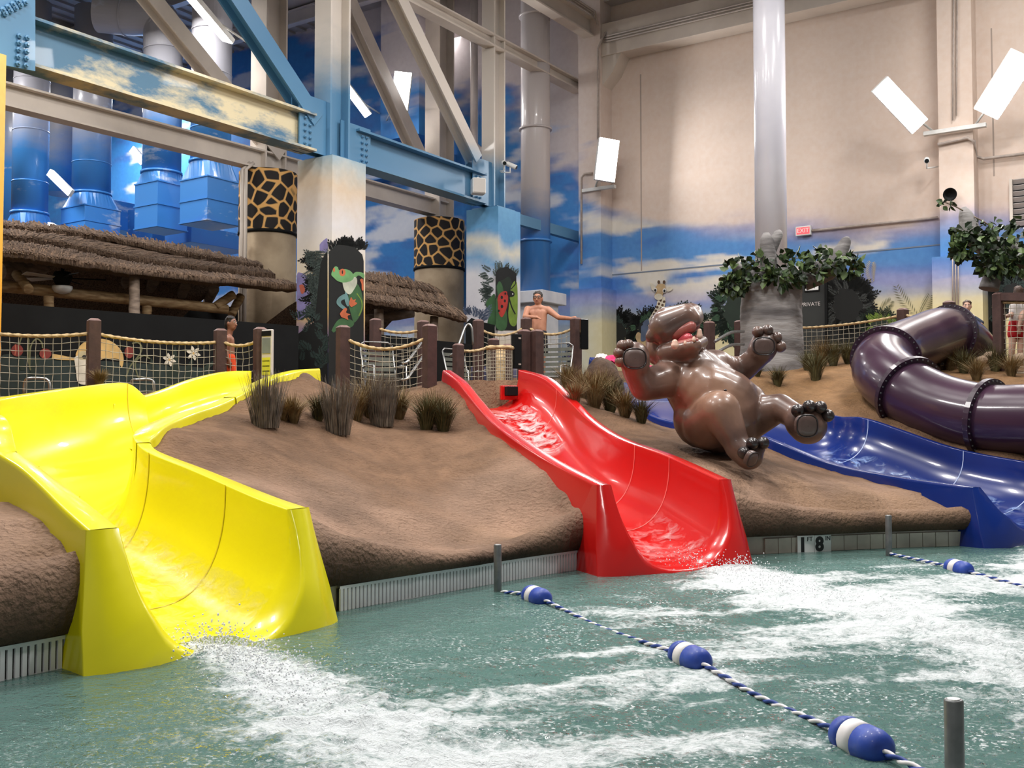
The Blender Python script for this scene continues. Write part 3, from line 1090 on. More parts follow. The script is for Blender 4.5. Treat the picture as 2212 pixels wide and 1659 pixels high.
xs_ = np.linspace(-5.2, 9.5, 640)
ys_ = np.concatenate([np.geomspace(1.6, 14.5, 560)])
X, Y = np.meshgrid(xs_, ys_, indexing='ij')
dmin = np.full(X.shape, 9.0)
for q in ed[::6]:
    dmin = np.minimum(dmin, np.hypot(X - q[0], Y - q[1]))
fy, gy = path_field(X, Y, [(440, 1405), (540, 1432), (640, 1500), (760, 1570), (880, 1650), (1000, 1760)], 0.20, 0.62)
fr, gr = path_field(X, Y, [(1480, 1212), (1580, 1232), (1700, 1272), (1850, 1310), (2030, 1360), (2250, 1440), (2500, 1540)], 0.3, 0.62)
fbl, gb = path_field(X, Y, [(2260, 1160), (2330, 1200), (2400, 1250)], 0.3, 0.7)
churn = np.clip(sstep(0.35, 1.5, dmin) * (0.35 + 0.75 * sstep(-1.6, 0.8, X + (5.2 - Y) * 0.25)), 0, 1)
plume = np.maximum(np.maximum(fy * (1 - 0.45 * gy), fr * (1 - 0.5 * gr)), fbl)
n_a = fbm(X * 2.2, Y * 2.2, 0.3, 4, 70) - 0.5
n_b = fbm(X * 6.5, Y * 6.5, 0.9, 4, 71) - 0.5
n_c = fbm(X * 15, Y * 15, 2.1, 3, 72) - 0.5
H = (0.035 * n_a + 0.030 * n_b + 0.012 * n_c) * (0.14 + churn)
lump = np.abs(fbm(X * 4.2, Y * 4.2, 4, 4, 73) - 0.5) * 2
H += plume * (0.02 + 0.16 * (1 - np.maximum(gy, gr)) ** 1.3) * (0.3 + 1.5 * lump) + plume * 0.06 * n_c + plume * 0.07 * n_b
streak = fbm(X * 1.1 + 0.5 * n_a, Y * 3.0 - X * 0.9, 1.0, 5, 74)
foam = np.clip(plume * (1.45 - 0.35 * np.maximum(gy, gr)), 0, 1.15) + (0.45 * sstep(0.42, 0.68, streak) + 0.34) * churn * (1 - 0.6 * plume)
GW = np.stack([X, Y, H], -1)

mw, nt, b = base_mat('pool_water')
nt.nodes.remove(b)
out = nt.nodes['Material Output']
geo = nt.nodes.new('ShaderNodeNewGeometry')
fa = nt.nodes.new('ShaderNodeAttribute')
fa.attribute_name = 'foam'
ca = nt.nodes.new('ShaderNodeAttribute')
ca.attribute_name = 'churn'


def noise_node(scale, detail=5, rough=0.6, dist=0.0, stretch=(1, 1, 1)):
    mp = nt.nodes.new('ShaderNodeMapping')
    mp.inputs['Scale'].default_value = stretch
    nt.links.new(geo.outputs['Position'], mp.inputs['Vector'])
    n = nt.nodes.new('ShaderNodeTexNoise')
    n.inputs['Scale'].default_value = scale
    n.inputs['Detail'].default_value = detail
    n.inputs['Roughness'].default_value = rough
    n.inputs['Distortion'].default_value = dist
    nt.links.new(mp.outputs[0], n.inputs['Vector'])
    return n


def math_node(op, a, b_=None, clamp=False):
    n = nt.nodes.new('ShaderNodeMath')
    n.operation = op
    n.use_clamp = clamp
    for i, v in enumerate((a, b_)):
        if v is None:
            continue
        if isinstance(v, (int, float)):
            n.inputs[i].default_value = v
        else:
            nt.links.new(v, n.inputs[i])
    return n.outputs[0]


nf1 = noise_node(5.5, 6, 0.7, 1.1)
nf2 = noise_node(30, 3, 0.65, 0.6)
mixn = math_node('ADD', math_node('MULTIPLY', nf1.outputs['Fac'], 1.35), math_node('MULTIPLY', nf2.outputs['Fac'], 0.85))
fm = math_node('SUBTRACT', math_node('ADD', mixn, fa.outputs['Fac']), 1.1)
mr = nt.nodes.new('ShaderNodeMapRange')
mr.interpolation_type = 'SMOOTHSTEP'
mr.inputs['From Min'].default_value = 0.40
mr.inputs['From Max'].default_value = 0.98
mr.inputs['To Max'].default_value = 0.92
nt.links.new(fm, mr.inputs['Value'])
# white flecks painted in for lamp glints and foam on broken water
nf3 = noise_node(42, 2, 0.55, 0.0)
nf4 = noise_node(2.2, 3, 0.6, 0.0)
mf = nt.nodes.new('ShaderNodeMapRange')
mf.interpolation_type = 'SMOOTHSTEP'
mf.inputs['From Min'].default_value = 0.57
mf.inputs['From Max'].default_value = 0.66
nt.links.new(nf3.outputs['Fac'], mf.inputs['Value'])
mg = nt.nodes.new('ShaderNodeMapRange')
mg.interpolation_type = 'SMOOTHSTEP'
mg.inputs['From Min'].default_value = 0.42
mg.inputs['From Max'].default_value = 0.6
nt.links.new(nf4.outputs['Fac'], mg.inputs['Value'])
glint_fleck = math_node('MULTIPLY', math_node('MULTIPLY', mf.outputs[0], mg.outputs[0]), ca.outputs['Fac'])
foam_glints = math_node('MAXIMUM', mr.outputs[0], math_node('MULTIPLY', glint_fleck, 0.9))
# ripple relief
rb1 = noise_node(11, 3, 0.6, 0.5)
rb2 = noise_node(34, 2, 0.6, 0.3)
hsum = math_node('ADD', math_node('MULTIPLY', rb1.outputs['Fac'], 0.13), math_node('MULTIPLY', rb2.outputs['Fac'], 0.05))
hs = math_node('MULTIPLY', hsum, math_node('ADD', math_node('MULTIPLY', ca.outputs['Fac'], 0.9), 0.10))
bp = nt.nodes.new('ShaderNodeBump')
bp.inputs['Distance'].default_value = 1.0
nt.links.new(hs, bp.inputs['Height'])
dif = nt.nodes.new('ShaderNodeBsdfDiffuse')
dif.inputs['Color'].default_value = (*s2l((100, 134, 128)), 1)
tr = nt.nodes.new('ShaderNodeBsdfTransparent')
tr.inputs['Color'].default_value = (*s2l((150, 196, 188)), 1)
mx1 = nt.nodes.new('ShaderNodeMixShader')
mx1.inputs[0].default_value = 0.30
nt.links.new(dif.outputs[0], mx1.inputs[1])
nt.links.new(tr.outputs[0], mx1.inputs[2])
gl = nt.nodes.new('ShaderNodeBsdfGlossy')
gl.inputs['Roughness'].default_value = 0.03
nt.links.new(bp.outputs[0], gl.inputs['Normal'])
fr_ = nt.nodes.new('ShaderNodeFresnel')
fr_.inputs['IOR'].default_value = 1.33
nt.links.new(bp.outputs[0], fr_.inputs['Normal'])
mx2 = nt.nodes.new('ShaderNodeMixShader')
nt.links.new(fr_.outputs[0], mx2.inputs[0])
nt.links.new(mx1.outputs[0], mx2.inputs[1])
nt.links.new(gl.outputs[0], mx2.inputs[2])
fo = nt.nodes.new('ShaderNodeBsdfDiffuse')
fo.inputs['Color'].default_value = (*s2l((222, 227, 229)), 1)
bp2 = nt.nodes.new('ShaderNodeBump')
bp2.inputs['Distance'].default_value = 0.02
nt.links.new(mixn, bp2.inputs['Height'])
nt.links.new(bp2.outputs[0], fo.inputs['Normal'])
mx3 = nt.nodes.new('ShaderNodeMixShader')
nt.links.new(foam_glints, mx3.inputs[0])
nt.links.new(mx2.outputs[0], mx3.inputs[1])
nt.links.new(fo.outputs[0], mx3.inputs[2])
nt.links.new(mx3.outputs[0], out.inputs['Surface'])

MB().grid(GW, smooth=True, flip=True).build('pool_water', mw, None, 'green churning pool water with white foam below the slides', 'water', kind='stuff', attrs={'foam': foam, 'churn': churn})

# flying spray where the yellow and red slides hit the pool
FOAMM = mat('foam_spray', (240, 241, 243), 0.6, rgb2=(228, 230, 234), scale=20)
DROP = bpy.data.meshes


def spray(pts, n, spread, hgt, label, seed):
    rs = np.random.RandomState(seed)
    C = cat_rom(np.array([atz(a, b, 0) for a, b in pts]), 40)
    mb = MB()
    for k in range(n):
        f = rs.beta(1.0, 1.7)
        c = C[int(f * 39)]
        r = rs.uniform(0.002, 0.0062) * (1.2 - 0.4 * f)
        o = rs.normal(0, 1, 3) * np.array([spread, spread, 0]) * (0.7 + 0.6 * f)
        z = abs(rs.normal(0, hgt)) * (1.05 - f) + 0.02
        mb.ball(c + o + [0, 0, z], r * np.array([1, 1, rs.uniform(0.7, 1.4)]), seg=5, rings=3)
    mb.build('water_spray', FOAMM, None, label, 'water spray', kind='stuff')


spray([(430, 1402), (540, 1430), (640, 1490), (760, 1560)], 1500, 0.15, 0.06, 'white spray thrown up below the yellow slide', 3)
spray([(1480, 1214), (1580, 1232), (1700, 1272), (1850, 1310)], 1500, 0.2, 0.07, 'white spray thrown up below the red slide', 4)

# thin running water in the chutes
def running(lofts_sec, i0, i1, lift, name, label, tint, cover):
    inner, Lc, Rc, e, zf = lofts_sec
    nu_ = inner.shape[0]
    a, c = int(nu_ * 0.22), int(nu_ * 0.78)
    Q = inner[a:c + 1, i0:i1].copy()
    Q[..., 2] += lift + 0.018 * (fbm(Q[..., 0] * 6, Q[..., 1] * 6, 0, 4, 90) - 0.4)
    w = np.sin(np.linspace(0, math.pi, Q.shape[0]))[:, None]
    Q[..., 2] -= (1 - w) * lift * 1.3
    m, nt2, b2 = base_mat('running_water')
    b2.inputs['Roughness'].default_value = 0.12
    b2.inputs['Base Color'].default_value = (*s2l(tint), 1)
    g2 = nt2.nodes.new('ShaderNodeNewGeometry')
    n2 = nt2.nodes.new('ShaderNodeTexNoise')
    n2.inputs['Scale'].default_value = 6
    n2.inputs['Detail'].default_value = 8
    n2.inputs['Roughness'].default_value = 0.68
    n2.inputs['Distortion'].default_value = 0.8
    nt2.links.new(g2.outputs['Position'], n2.inputs['Vector'])
    r2 = nt2.nodes.new('ShaderNodeMapRange')
    r2.inputs['From Min'].default_value = cover[0]
    r2.inputs['From Max'].default_value = cover[1]
    r2.inputs['To Max'].default_value = cover[2]
    nt2.links.new(n2.outputs['Fac'], r2.inputs['Value'])
    ea = nt2.nodes.new('ShaderNodeAttribute')
    ea.attribute_name = 'fade'
    mu_ = nt2.nodes.new('ShaderNodeMath')
    mu_.operation = 'MULTIPLY'
    nt2.links.new(r2.outputs[0], mu_.inputs[0])
    nt2.links.new(ea.outputs['Fac'], mu_.inputs[1])
    nt2.links.new(mu_.outputs[0], b2.inputs['Alpha'])
    bb = nt2.nodes.new('ShaderNodeBump')
    bb.inputs['Distance'].default_value = 0.008
    nt2.links.new(n2.outputs['Fac'], bb.inputs['Height'])
    nt2.links.new(bb.outputs[0], b2.inputs['Normal'])
    nv_ = Q.shape[1]
    fade = sstep(0.0, 0.5, w) * np.minimum(sstep(-0.5, 4, np.arange(nv_)) + (i0 == 0), sstep(nv_, nv_ - 5, np.arange(nv_)))[None, :]
    MB().grid(Q, smooth=True, flip=True).build(name, m, None, label, 'water', kind='stuff', attrs={'fade': np.clip(fade, 0, 1)})


running(ylofts[0], 0, 49, 0.03, 'slide_water', 'thin sheet of water running down the yellow slide', (250, 240, 150), (0.42, 0.7, 0.65))
running(ylofts[1], 8, 34, 0.03, 'slide_water', 'shallow water pooling in the bend of the yellow slide', (244, 236, 120), (0.4, 0.7, 0.6))
running(rlofts[0], 0, 16, 0.03, 'slide_water', 'water sheet leaving the lower end of the red slide', (240, 190, 190), (0.46, 0.72, 0.7))
running(rlofts[0], 52, 84, 0.04, 'slide_water', 'white water tumbling down the top of the red slide', (248, 214, 214), (0.42, 0.6, 0.85))
running(blofts[0], 8, 56, 0.03, 'slide_water', 'glittering water in the bend of the blue slide', (150, 178, 230), (0.5, 0.68, 0.75))
running(blofts[0], 0, 8, 0.03, 'slide_water', 'glittering water at the foot of the blue slide', (150, 178, 230), (0.5, 0.68, 0.75))

# ------------------------------------------------------------------ pool edge furniture
# white gutter grates, slat by slat
def grate(px0, py0, px1, py1, label):
    s0, s1 = edge_s(px0, py0), edge_s(px1, py1)
    p, t, n = edge((s0 + s1) / 2)
    root = thing('gutter_grate', (*p, 0.0), label, 'grate', 'gutter grates')
    num = int((s1 - s0) / 0.0365)
    mb = MB()
    q = np.linspace(s0, s1, 40)
    p, t, n = edge(q)
    pp = p - n * 0.012
    for z0, z1 in ((0.148, 0.168), (-0.02, 0.0)):
        mb2 = MB().grid(np.array([np.c_[pp, np.full(40, z0)], np.c_[pp, np.full(40, z1)], np.c_[pp + n * 0.03, np.full(40, z1)]]), smooth=False)
        mb2.build('rail', M['grate'], root)
    mbk = MB().grid(np.array([np.c_[p + n * 0.022, np.full(40, -0.05)], np.c_[p + n * 0.022, np.full(40, 0.15)]]), smooth=False)
    mbk.build('channel', M['gutter_dark'], root)
    slat = None
    for k in range(num):
        s = s0 + (k + 0.5) * (s1 - s0) / num
        p, t, n = edge(s)
        if slat is None:
            slat = MB().box((0, 0, 0.07), (0.024, 0.016, 0.16)).build('slat', M['grate'])
            o = slat
        else:
            o = slat.copy()
            COL.objects.link(o)
        o.parent = root
        o.matrix_parent_inverse = Matrix.Translation(root.location).inverted()
        o.location = (p[0] - n[0] * 0.004, p[1] - n[1] * 0.004, 0)
        o.rotation_euler = (0, 0, math.atan2(t[1], t[0]))


grate(-60, 1480, 143, 1437, 'white slatted gutter grate left of the yellow slide')
grate(730, 1320, 1262, 1226, 'white slatted gutter grate between the yellow and red slides')

# square tiles along the right part of the edge, each a piece of the edge
s0, s1 = edge_s(1640, 1195), edge_s(2132, 1176)
ntile = int((s1 - s0) / 0.155)
tl = None
for k in range(ntile):
    s = s0 + (k + 0.5) * 0.155
    p, t, n = edge(s)
    if tl is None:
        tl = MB().box((0, 0, 0.075), (0.149, 0.02, 0.15)).build('tile', M['tile'], bevel=0.003)
        o = tl
    else:
        o = tl.copy()
        COL.objects.link(o)
    o.parent = pw
    o.location = (p[0] + n[0] * 0.012, p[1] + n[1] * 0.012, 0)
    o.rotation_euler = (0, 0, math.atan2(t[1], t[0]))


# depth marker 1 FT 8 IN: two white tiles with black figures
def text_mesh(txt, size, name, m, loc, R, parent=None, ext=0.002, align='CENTER', bold=0.0, **kw):
    cu = bpy.data.curves.new(name, 'FONT')
    cu.body = txt
    cu.size = size
    cu.extrude = ext
    cu.offset = bold
    cu.align_x = align
    cu.align_y = 'CENTER'
    tmp = bpy.data.objects.new(name, cu)
    COL.objects.link(tmp)
    dg = bpy.context.evaluated_depsgraph_get()
    me = bpy.data.meshes.new_from_object(tmp.evaluated_get(dg))
    bpy.data.objects.remove(tmp)
    V = np.array([v.co[:] for v in me.vertices])
    V = V @ np.asarray(R).T + np.asarray(loc)
    F = [tuple(p_.vertices) for p_ in me.polygons]
    return MB().add(V, F).build(name, m, parent, **kw)


INK = mat('black_ink', (12, 12, 12), 0.5)
ps = edge_s(1768, 1194)
pe, te, ne = edge(ps)
Rm = np.array([[te[0], te[1], 0], [0, 0, 1], [-ne[0], -ne[1], 0]]).T
root = thing('depth_marker', (*pe, 0.0), 'white depth marker tiles reading 1 FT 8 IN on the pool edge', 'sign')
oc = np.array([pe[0], pe[1], 0]) - np.append(ne, 0) * 0.014
for k, sx in enumerate((-0.1, 0.1)):
    c = oc + Rm[:, 0] * sx + np.array([0, 0, 0.076])
    MB().box(c, (0.196, 0.178, 0.012), Rm).build('marker_tile', M['white'], root, bevel=0.002)
for txt, sx, sz, size, bold in [('1', -0.14, 0.07, 0.19, 0.008), ('FT', -0.056, 0.128, 0.062, 0.0), ('8', 0.058, 0.07, 0.19, 0.008), ('IN', 0.158, 0.128, 0.062, 0.0)]:
    text_mesh(txt, size, 'figure', INK, oc + Rm[:, 0] * sx + np.array([0, 0, sz]) - np.append(ne, 0) * 0.008, Rm, root, ext=0.002, bold=bold)


# steel posts standing in the water
def pool_post(px, py, Y, label, zb=-0.55):
    p = at(px, py, Y)
    root = thing('rope_post', (p[0], p[1], zb), label, 'post', 'steel posts of the lane ropes')
    MB().lathe([(0.03, 0), (0.03, p[2] - zb - 0.006), (0.026, p[2] - zb)], (p[0], p[1], zb), seg=20).build('pipe', M['galv'], root)
    MB().lathe([(0.075, 0), (0.075, 0.02)], (p[0], p[1], zb), seg=20).build('flange', M['black'], root)
    MB().lathe([(0.022, 0), (0.02, 0.006)], (p[0], p[1], p[2] - 0.004), seg=16).build('cap', M['steel'], root)
    return p


P1 = pool_post(1075, 1176, 7.95, 'steel post in the water in front of the gutter grate')
P2 = pool_post(1919, 1113, 10.1, 'steel post in the water just right of the depth marker')
P3 = pool_post(2060, 1510, 3.36, 'nearest grey steel post at the lower right corner')


# floats and lane ropes
def lane_float(p, d, label, L=0.30, r=0.076):
    d = np.asarray(d, float)
    d /= np.linalg.norm(d)
    root = thing('lane_float', (p[0], p[1], p[2] - r), label, 'float', 'blue and white lane floats')
    h0 = -L / 2
    prof = [(0.012, h0), (r * 0.62, h0 + 0.006), (r * 0.9, h0 + 0.028), (r, h0 + 0.06)]
    a1, a2 = h0 + 0.095, h0 + 0.175
    MB().lathe(prof + [(r, a1)], p, d, 24).build('blue_end', M['floatblue'], root)
    MB().lathe([(r * 1.004, a1), (r * 1.004, a2)], p, d, 24).build('white_band', M['floatwhite'], root)
    MB().lathe([(r, a2)] + [(x, -y) for x, y in prof[::-1]], p, d, 24).build('blue_end', M['floatblue'], root)


f1, f2, f3 = atz(1159, 1290, 0.025), atz(1490, 1422, 0.025), atz(1860, 1602, 0.025)
f0 = np.array([P1[0], P1[1], 0.0]) + (f1 - np.array([P1[0], P1[1], 0.0])) * 0.12
f4 = f3 + (f3 - f2) * 0.9
dirs = [f2 - f1, f3 - f1, f3 - f2]
lane_float(f1, (f2 - f0) * [1, 1, 0.2], 'blue and white float closest to the gutter grate post')
lane_float(f2, f3 - f1, 'blue and white float in mid pool between two others on the rope')
lane_float(f3, f3 - f2, 'largest nearest blue and white float left of the near post')
g1 = atz(2071, 1229, 0.025)
g0 = np.array([P2[0], P2[1], 0.02])
g2 = g1 + (atz(2212, 1268, 0.0) - g1) * 1.8
lane_float(g1, (atz(2212, 1268, 0) - g1), 'blue and white float at the right beneath the blue slide')
for pts, lab in [([f0, f1, sag(f1, f2, 0.03)[8], f2, sag(f2, f3, 0.022)[8], f3, f4], 'blue and white twisted lane rope crossing the pool diagonally'),
                 ([g0, g1, g2], 'blue and white twisted lane rope at the right edge of the pool')]:
    C = cat_rom(np.array(pts), 200)
    d = np.concatenate([[0], np.cumsum(np.linalg.norm(np.diff(C, axis=0), axis=1))])
    n = int(d[-1] / 0.012)
    t = np.linspace(0, d[-1], n)
    Q = np.stack([np.interp(t, d, C[:, k]) for k in range(3)], 1)
    root = thing('lane_rope', pts[0], lab, 'rope', 'twisted lane ropes')
    T = np.gradient(Q, axis=0)
    T /= np.linalg.norm(T, axis=1, keepdims=True)
    S = np.cross(T, [0, 0, 1.0])
    S /= np.linalg.norm(S, axis=1, keepdims=True)
    Uv = np.cross(S, T)
    for k in range(2):
        ph = t * 42 + k * math.pi
        MB().tube(Q + 0.0072 * (np.cos(ph)[:, None] * S + np.sin(ph)[:, None] * Uv), 0.0088, 7).build('strand', M['floatwhite'] if k == 0 else mat('strand_blue', (30, 62, 140), 0.6), root)
# ------------------------------------------------------------------ steel trusses and their columns
TD = np.array([0.563, 0.826, 0.0])          # direction of the truss rows
TS = np.array([-0.826, 0.563, 0.0])         # across the rows
RT = np.array([TS, TD, [0, 0, 1]]).T
C1 = at(716, 500, 20.0)
C2 = at(1066, 500, 24.6)
C1[2] = C2[2] = 0
ZC1 = at(716, 352, 20.0)[2]
ZC2 = ZC1
C0 = C1 - TD * 7.27
ZCH = ZC1 + 0.06                            # underside of the bottom chord


def col_paint(P, seed, tone):
    """sunset sky painted on the concrete columns"""
    z = P[:, 2]
    s = P @ np.array([0.9, 0.5, 0])
    n = fbm(s * 1.5, z * 0.9, 2, 5, seed)
    L = lambda c: np.array(s2l(c))
    stops = tone
    zz_ = z + (n - 0.5) * 1.0
    xs = [a for a, c in stops]
    col = np.stack([np.interp(zz_, xs, [s2l(c)[k] for a, c in stops]) for k in range(3)], 1)
    return col


def painted_box(c, sx, sy, z0, z1, R, tone, seed, name, parent, step=0.07):
    b = MB()
    cols = []
    nz = int((z1 - z0) / step)
    zs = np.linspace(z0, z1, nz)
    corners = [(-1, -1), (1, -1), (1, 1), (-1, 1), (-1, -1)]
    for (ax, ay), (bx, by) in zip(corners[:-1], corners[1:]):
        ts = np.linspace(0, 1, 14)
        P = np.array([[c + R @ np.array([(ax + (bx - ax) * t) * sx / 2, (ay + (by - ay) * t) * sy / 2, 0]) + np.array([0, 0, z]) for t in ts] for z in zs])
        b.grid(P, smooth=False, flip=True)
        cols.append(col_paint(P.reshape(-1, 3), seed, tone))
    P = np.array([c + R @ np.array([a * sx / 2, d * sy / 2, 0]) + np.array([0, 0, z1]) for a, d in corners[:4]])
    b.add(P, [(0, 1, 2, 3)])
    cols.append(col_paint(P, seed, tone))
    return b.build(name, PAINT, parent, paint=np.concatenate(cols))


TONE1 = [(1.5, (34, 40, 44)), (2.4, (60, 62, 84)), (3.0, (150, 130, 160)), (3.6, (244, 206, 120)), (4.3, (240, 226, 200)), (5.0, (226, 222, 222)), (5.7, (220, 200, 176)), (6.05, (190, 196, 194)), (6.4, (120, 168, 196))]
TONE2 = [(1.5, (34, 40, 44)), (2.6, (120, 118, 150)), (3.2, (226, 214, 196)), (3.9, (222, 220, 228)), (4.6, (226, 226, 232)), (5.0, (120, 170, 214)), (5.35, (226, 222, 206)), (5.7, (100, 160, 210)), (6.4, (104, 164, 208))]
WCOL = 0.92
pillars = []
for c, tone, seed, lab in [(C1, TONE1, 5, 'square concrete column painted with sunset sky and a tree frog'), (C2, TONE2, 6, 'square concrete column painted with sky and a ladybug'),
                           (C0, [(1.5, (232, 150, 40)), (3.5, (244, 178, 60)), (6.4, (236, 200, 120))], 7, 'orange painted concrete column at the left edge')]:
    root = thing('concrete_column', (c[0], c[1], 1.5), lab, 'column')
    painted_box(c, WCOL, WCOL, 1.5, ZC1, RT, tone, seed, 'shaft', root)
    MB().box(c + [0, 0, ZC1 + 0.02], (WCOL * 0.8, WCOL * 0.8, 0.05), RT).build('bearing_plate', BLUE_STEEL2, root)
    pillars.append(root)


def bolts(mb, c, u, v, nrm, nu, nv, du, dv, r=0.028):
    for i in range(nu):
        for j in range(nv):
            p = c + u * (i - (nu - 1) / 2) * du + v * (j - (nv - 1) / 2) * dv
            mb.lathe([(r, 0), (r, 0.025), (r * 0.55, 0.03), (r * 0.55, 0.05)], p, nrm, 6, smooth=False)
    return mb


UPV = np.array([0, 0, 1.0])
fr_root = thing('steel_truss', (C1[0], C1[1], ZC1), 'front roof truss of blue and cream steel on the painted columns', 'truss')
CH = 0.72
zc = ZCH + CH / 2


def chord(a, b, m, name='bottom_chord', w=0.42, h=CH, z=zc, root=fr_root, t=0.045):
    p0, p1 = a + UPV * z, b + UPV * z
    return MB().ibeam(p0, p1, w, h, t).build(name, m, root)


chord(C0 + TD * 0.3, C1 - TD * 0.62, BLUE_STEEL)
chord(C1 + TD * 0.55, C2 - TD * 0.55, BLUE_STEEL2)
wp = WP((pu0 + pu1) / 2, 0, 0.6)
# node plates, with bolt rows on the face towards the pool
for c, sgn, hh, oo in [(C1, -1, 1.05, 0.0), (C1, 1, 0.8, 0.0), (C2, -1, 1.05, 0.0)]:
    for side in (-1, 1):
        cc = c + TD * sgn * 0.55 + TS * side * 0.05 * 0 + UPV * (ZCH + hh / 2)
        pl = MB().box(cc - TS * side * 0.10 + TD * 0, (0.03, 0.85, hh), RT)
        pl.build('gusset_plate', BLUE_STEEL2, fr_root)
    bm_ = bolts(MB(), c + TD * sgn * 0.72 - TS * 0.235 * -1 * -1 + UPV * (ZCH + 0.4), TD, UPV, -TS, 2, 5, 0.13, 0.13)
    bm_ = MB()
    bolts(bm_, c + TD * sgn * 0.78 - TS * (-0.12) * -1 + UPV * (ZCH + 0.36), TD, UPV, -TS, 2, 5, 0.13, 0.12)
    bm_.build('bolt_rows', BLUE_STEEL2, fr_root, kind='stuff')
# the big gusset at the upper left with its bolts
for side in (1,):
    pts = [(-60, -40), (72, -40), (72, 155), (-60, 130)]
    O = C0 - TS * 0.0
    nrm_ = TS
    G4 = [atp(a, b, C1 - TS * 0.24, TS) for a, b in pts]
    MB().poly(G4, 0.05, -TS).build('gusset_plate', BLUE_STEEL2, fr_root)
    bm_ = MB()
    for a, bb_, nn_ in [(41, 78, 5), (58, 82, 5)]:
        for k in range(nn_):
            p = atp(a - k * 0.8, bb_ + k * 15, C1 - TS * 0.3, TS)
            bm_.lathe([(0.04, 0), (0.04, 0.03), (0.02, 0.035), (0.02, 0.06)], p, -TS, 6, smooth=False)
    for k in range(5):
        for j in range(2):
            p = atp(54 - k * 11 - j * 16, 6 + k * 3 - j * 2 + k * 3, C1 - TS * 0.3, TS)
            bm_.lathe([(0.045, 0), (0.045, 0.03), (0.02, 0.035), (0.02, 0.06)], p, -TS, 6, smooth=False)
    bm_.build('bolt_rows', BLUE_STEEL2, fr_root, kind='stuff')


def hcol(px0, px1, P, z0, z1, m, name, root, d=0.62):
    """upright H section whose broad flanges face along the row"""
    c = np.array([P[0], P[1], 0.0])
    w = d
    b = MB()
    for s in (-1, 1):
        b.box(c + TS * 0 + TD * s * (w / 2) + UPV * (z0 + z1) / 2, (w * 0.85, 0.05, z1 - z0), RT)
    b.box(c + UPV * (z0 + z1) / 2, (0.05, w, z1 - z0), RT)
    return b.build(name, m, root)


hcol(683, 745, C1, ZCH, 14, SKY_STEEL, 'upright', fr_root, 0.5)
SKY_STEEL_B = zpaint('sky_painted_upright', [(0, (96, 150, 190)), (6.6, (92, 140, 176)), (7.3, (110, 150, 180)), (7.7, (200, 192, 184)), (8.1, (224, 214, 204)), (14, (224, 214, 204))], wob=0.3, wscale=0.6)
hcol(1040, 1085, C2, ZCH, 14, SKY_STEEL_B, 'upright', fr_root, 0.42)


def diag(px0, py0, px1, py1, plane_c, m, root, w=0.34, h=0.30, name='diagonal', ext=0.25):
    a = atp(px0, py0, plane_c, TS)
    b = atp(px1, py1, plane_c, TS)
    a = a + (a - b) * ext
    return MB().ibeam(a, b, w, h, 0.04, up=TS, tw=0.05).build(name, m, root)


diag(503, 0, 676, 262, C1, BLUE_STEEL2, fr_root)
diag(858, 0, 1024, 345, C1, SKY_STEEL_B, fr_root, 0.3, 0.3)
# upper strut running on to the wall
a, b_ = atp(890, 0, C1, TS), atp(1249, 189, C1, TS)
MB().ibeam(a - (b_ - a) * 0.2, b_, 0.3, 0.3, 0.04).build('strut', M['cream'], fr_root)
a, b_ = atp(1117, 474, C1, TS), atp(1248, 512, C1, TS)
MB().bar(a, b_ + TD * 0.05, 0.16, 0.26).build('strut', BLUE_STEEL2, fr_root)
# cable tray beam coming in to the pilaster high up
p1_ = WP((pu0 + pu1) / 2, wuz(1275, 60, 0.6)[1], 0.6)
root = thing('ceiling_beam', p1_, 'cream beam with cables running to the wall pilaster', 'beam')
MB().ibeam(p1_ - TD * 9.5, p1_, 0.3, 0.5, 0.04).build('beam', M['cream'], root)
for k in range(3):
    MB().tube([p1_ - TD * 9.5 + TS * -(0.22 + 0.07 * k) + UPV * 0.25, p1_ - TD * 0.3 + TS * -(0.22 + 0.07 * k) + UPV * 0.25, p1_ - TD * 0.25 - TS * 0.4 + UPV * -0.05 * k], 0.025, 6).build('cable', M['conduit'], root)

# back row
G1 = at(579, 440, 24.6)
G2 = at(949, 520, 29.4)
G1[2] = G2[2] = 0
GZ1, GZ2 = at(579, 376, 24.6)[2], at(949, 478, 29.4)[2]
bk = thing('steel_truss', (G1[0], G1[1], GZ1), 'rear roof truss of cream steel on the giraffe patterned columns', 'truss')
pl0, pl1 = at(16, 208, 19.5), at(600, 357, 24.7)
d_ = (pl1 - pl0)
MB().ibeam(pl0 - d_ * 0.3, pl1 + d_ * 0.02, 0.34, 0.46, 0.04).build('bottom_chord', M['cream'], bk)
pl2 = at(960, 455, 29.6)
MB().ibeam(pl1 + d_ * 0.02, pl2, 0.34, 0.46, 0.04).build('bottom_chord', M['cream'], bk)
PB = pl1.copy()
hcol(0, 0, G1, GZ1 - 0.05, 14, M['cream'], 'upright', bk, 0.62)
hcol(0, 0, G2, GZ2 - 0.05, 14, M['cream'], 'upright', bk, 0.62)
diag(325, 0, 600, 338, PB, M['cream'], bk, 0.34, 0.34)
diag(752, 8, 950, 440, PB, M['cream'], bk, 0.36, 0.36, ext=0.5)

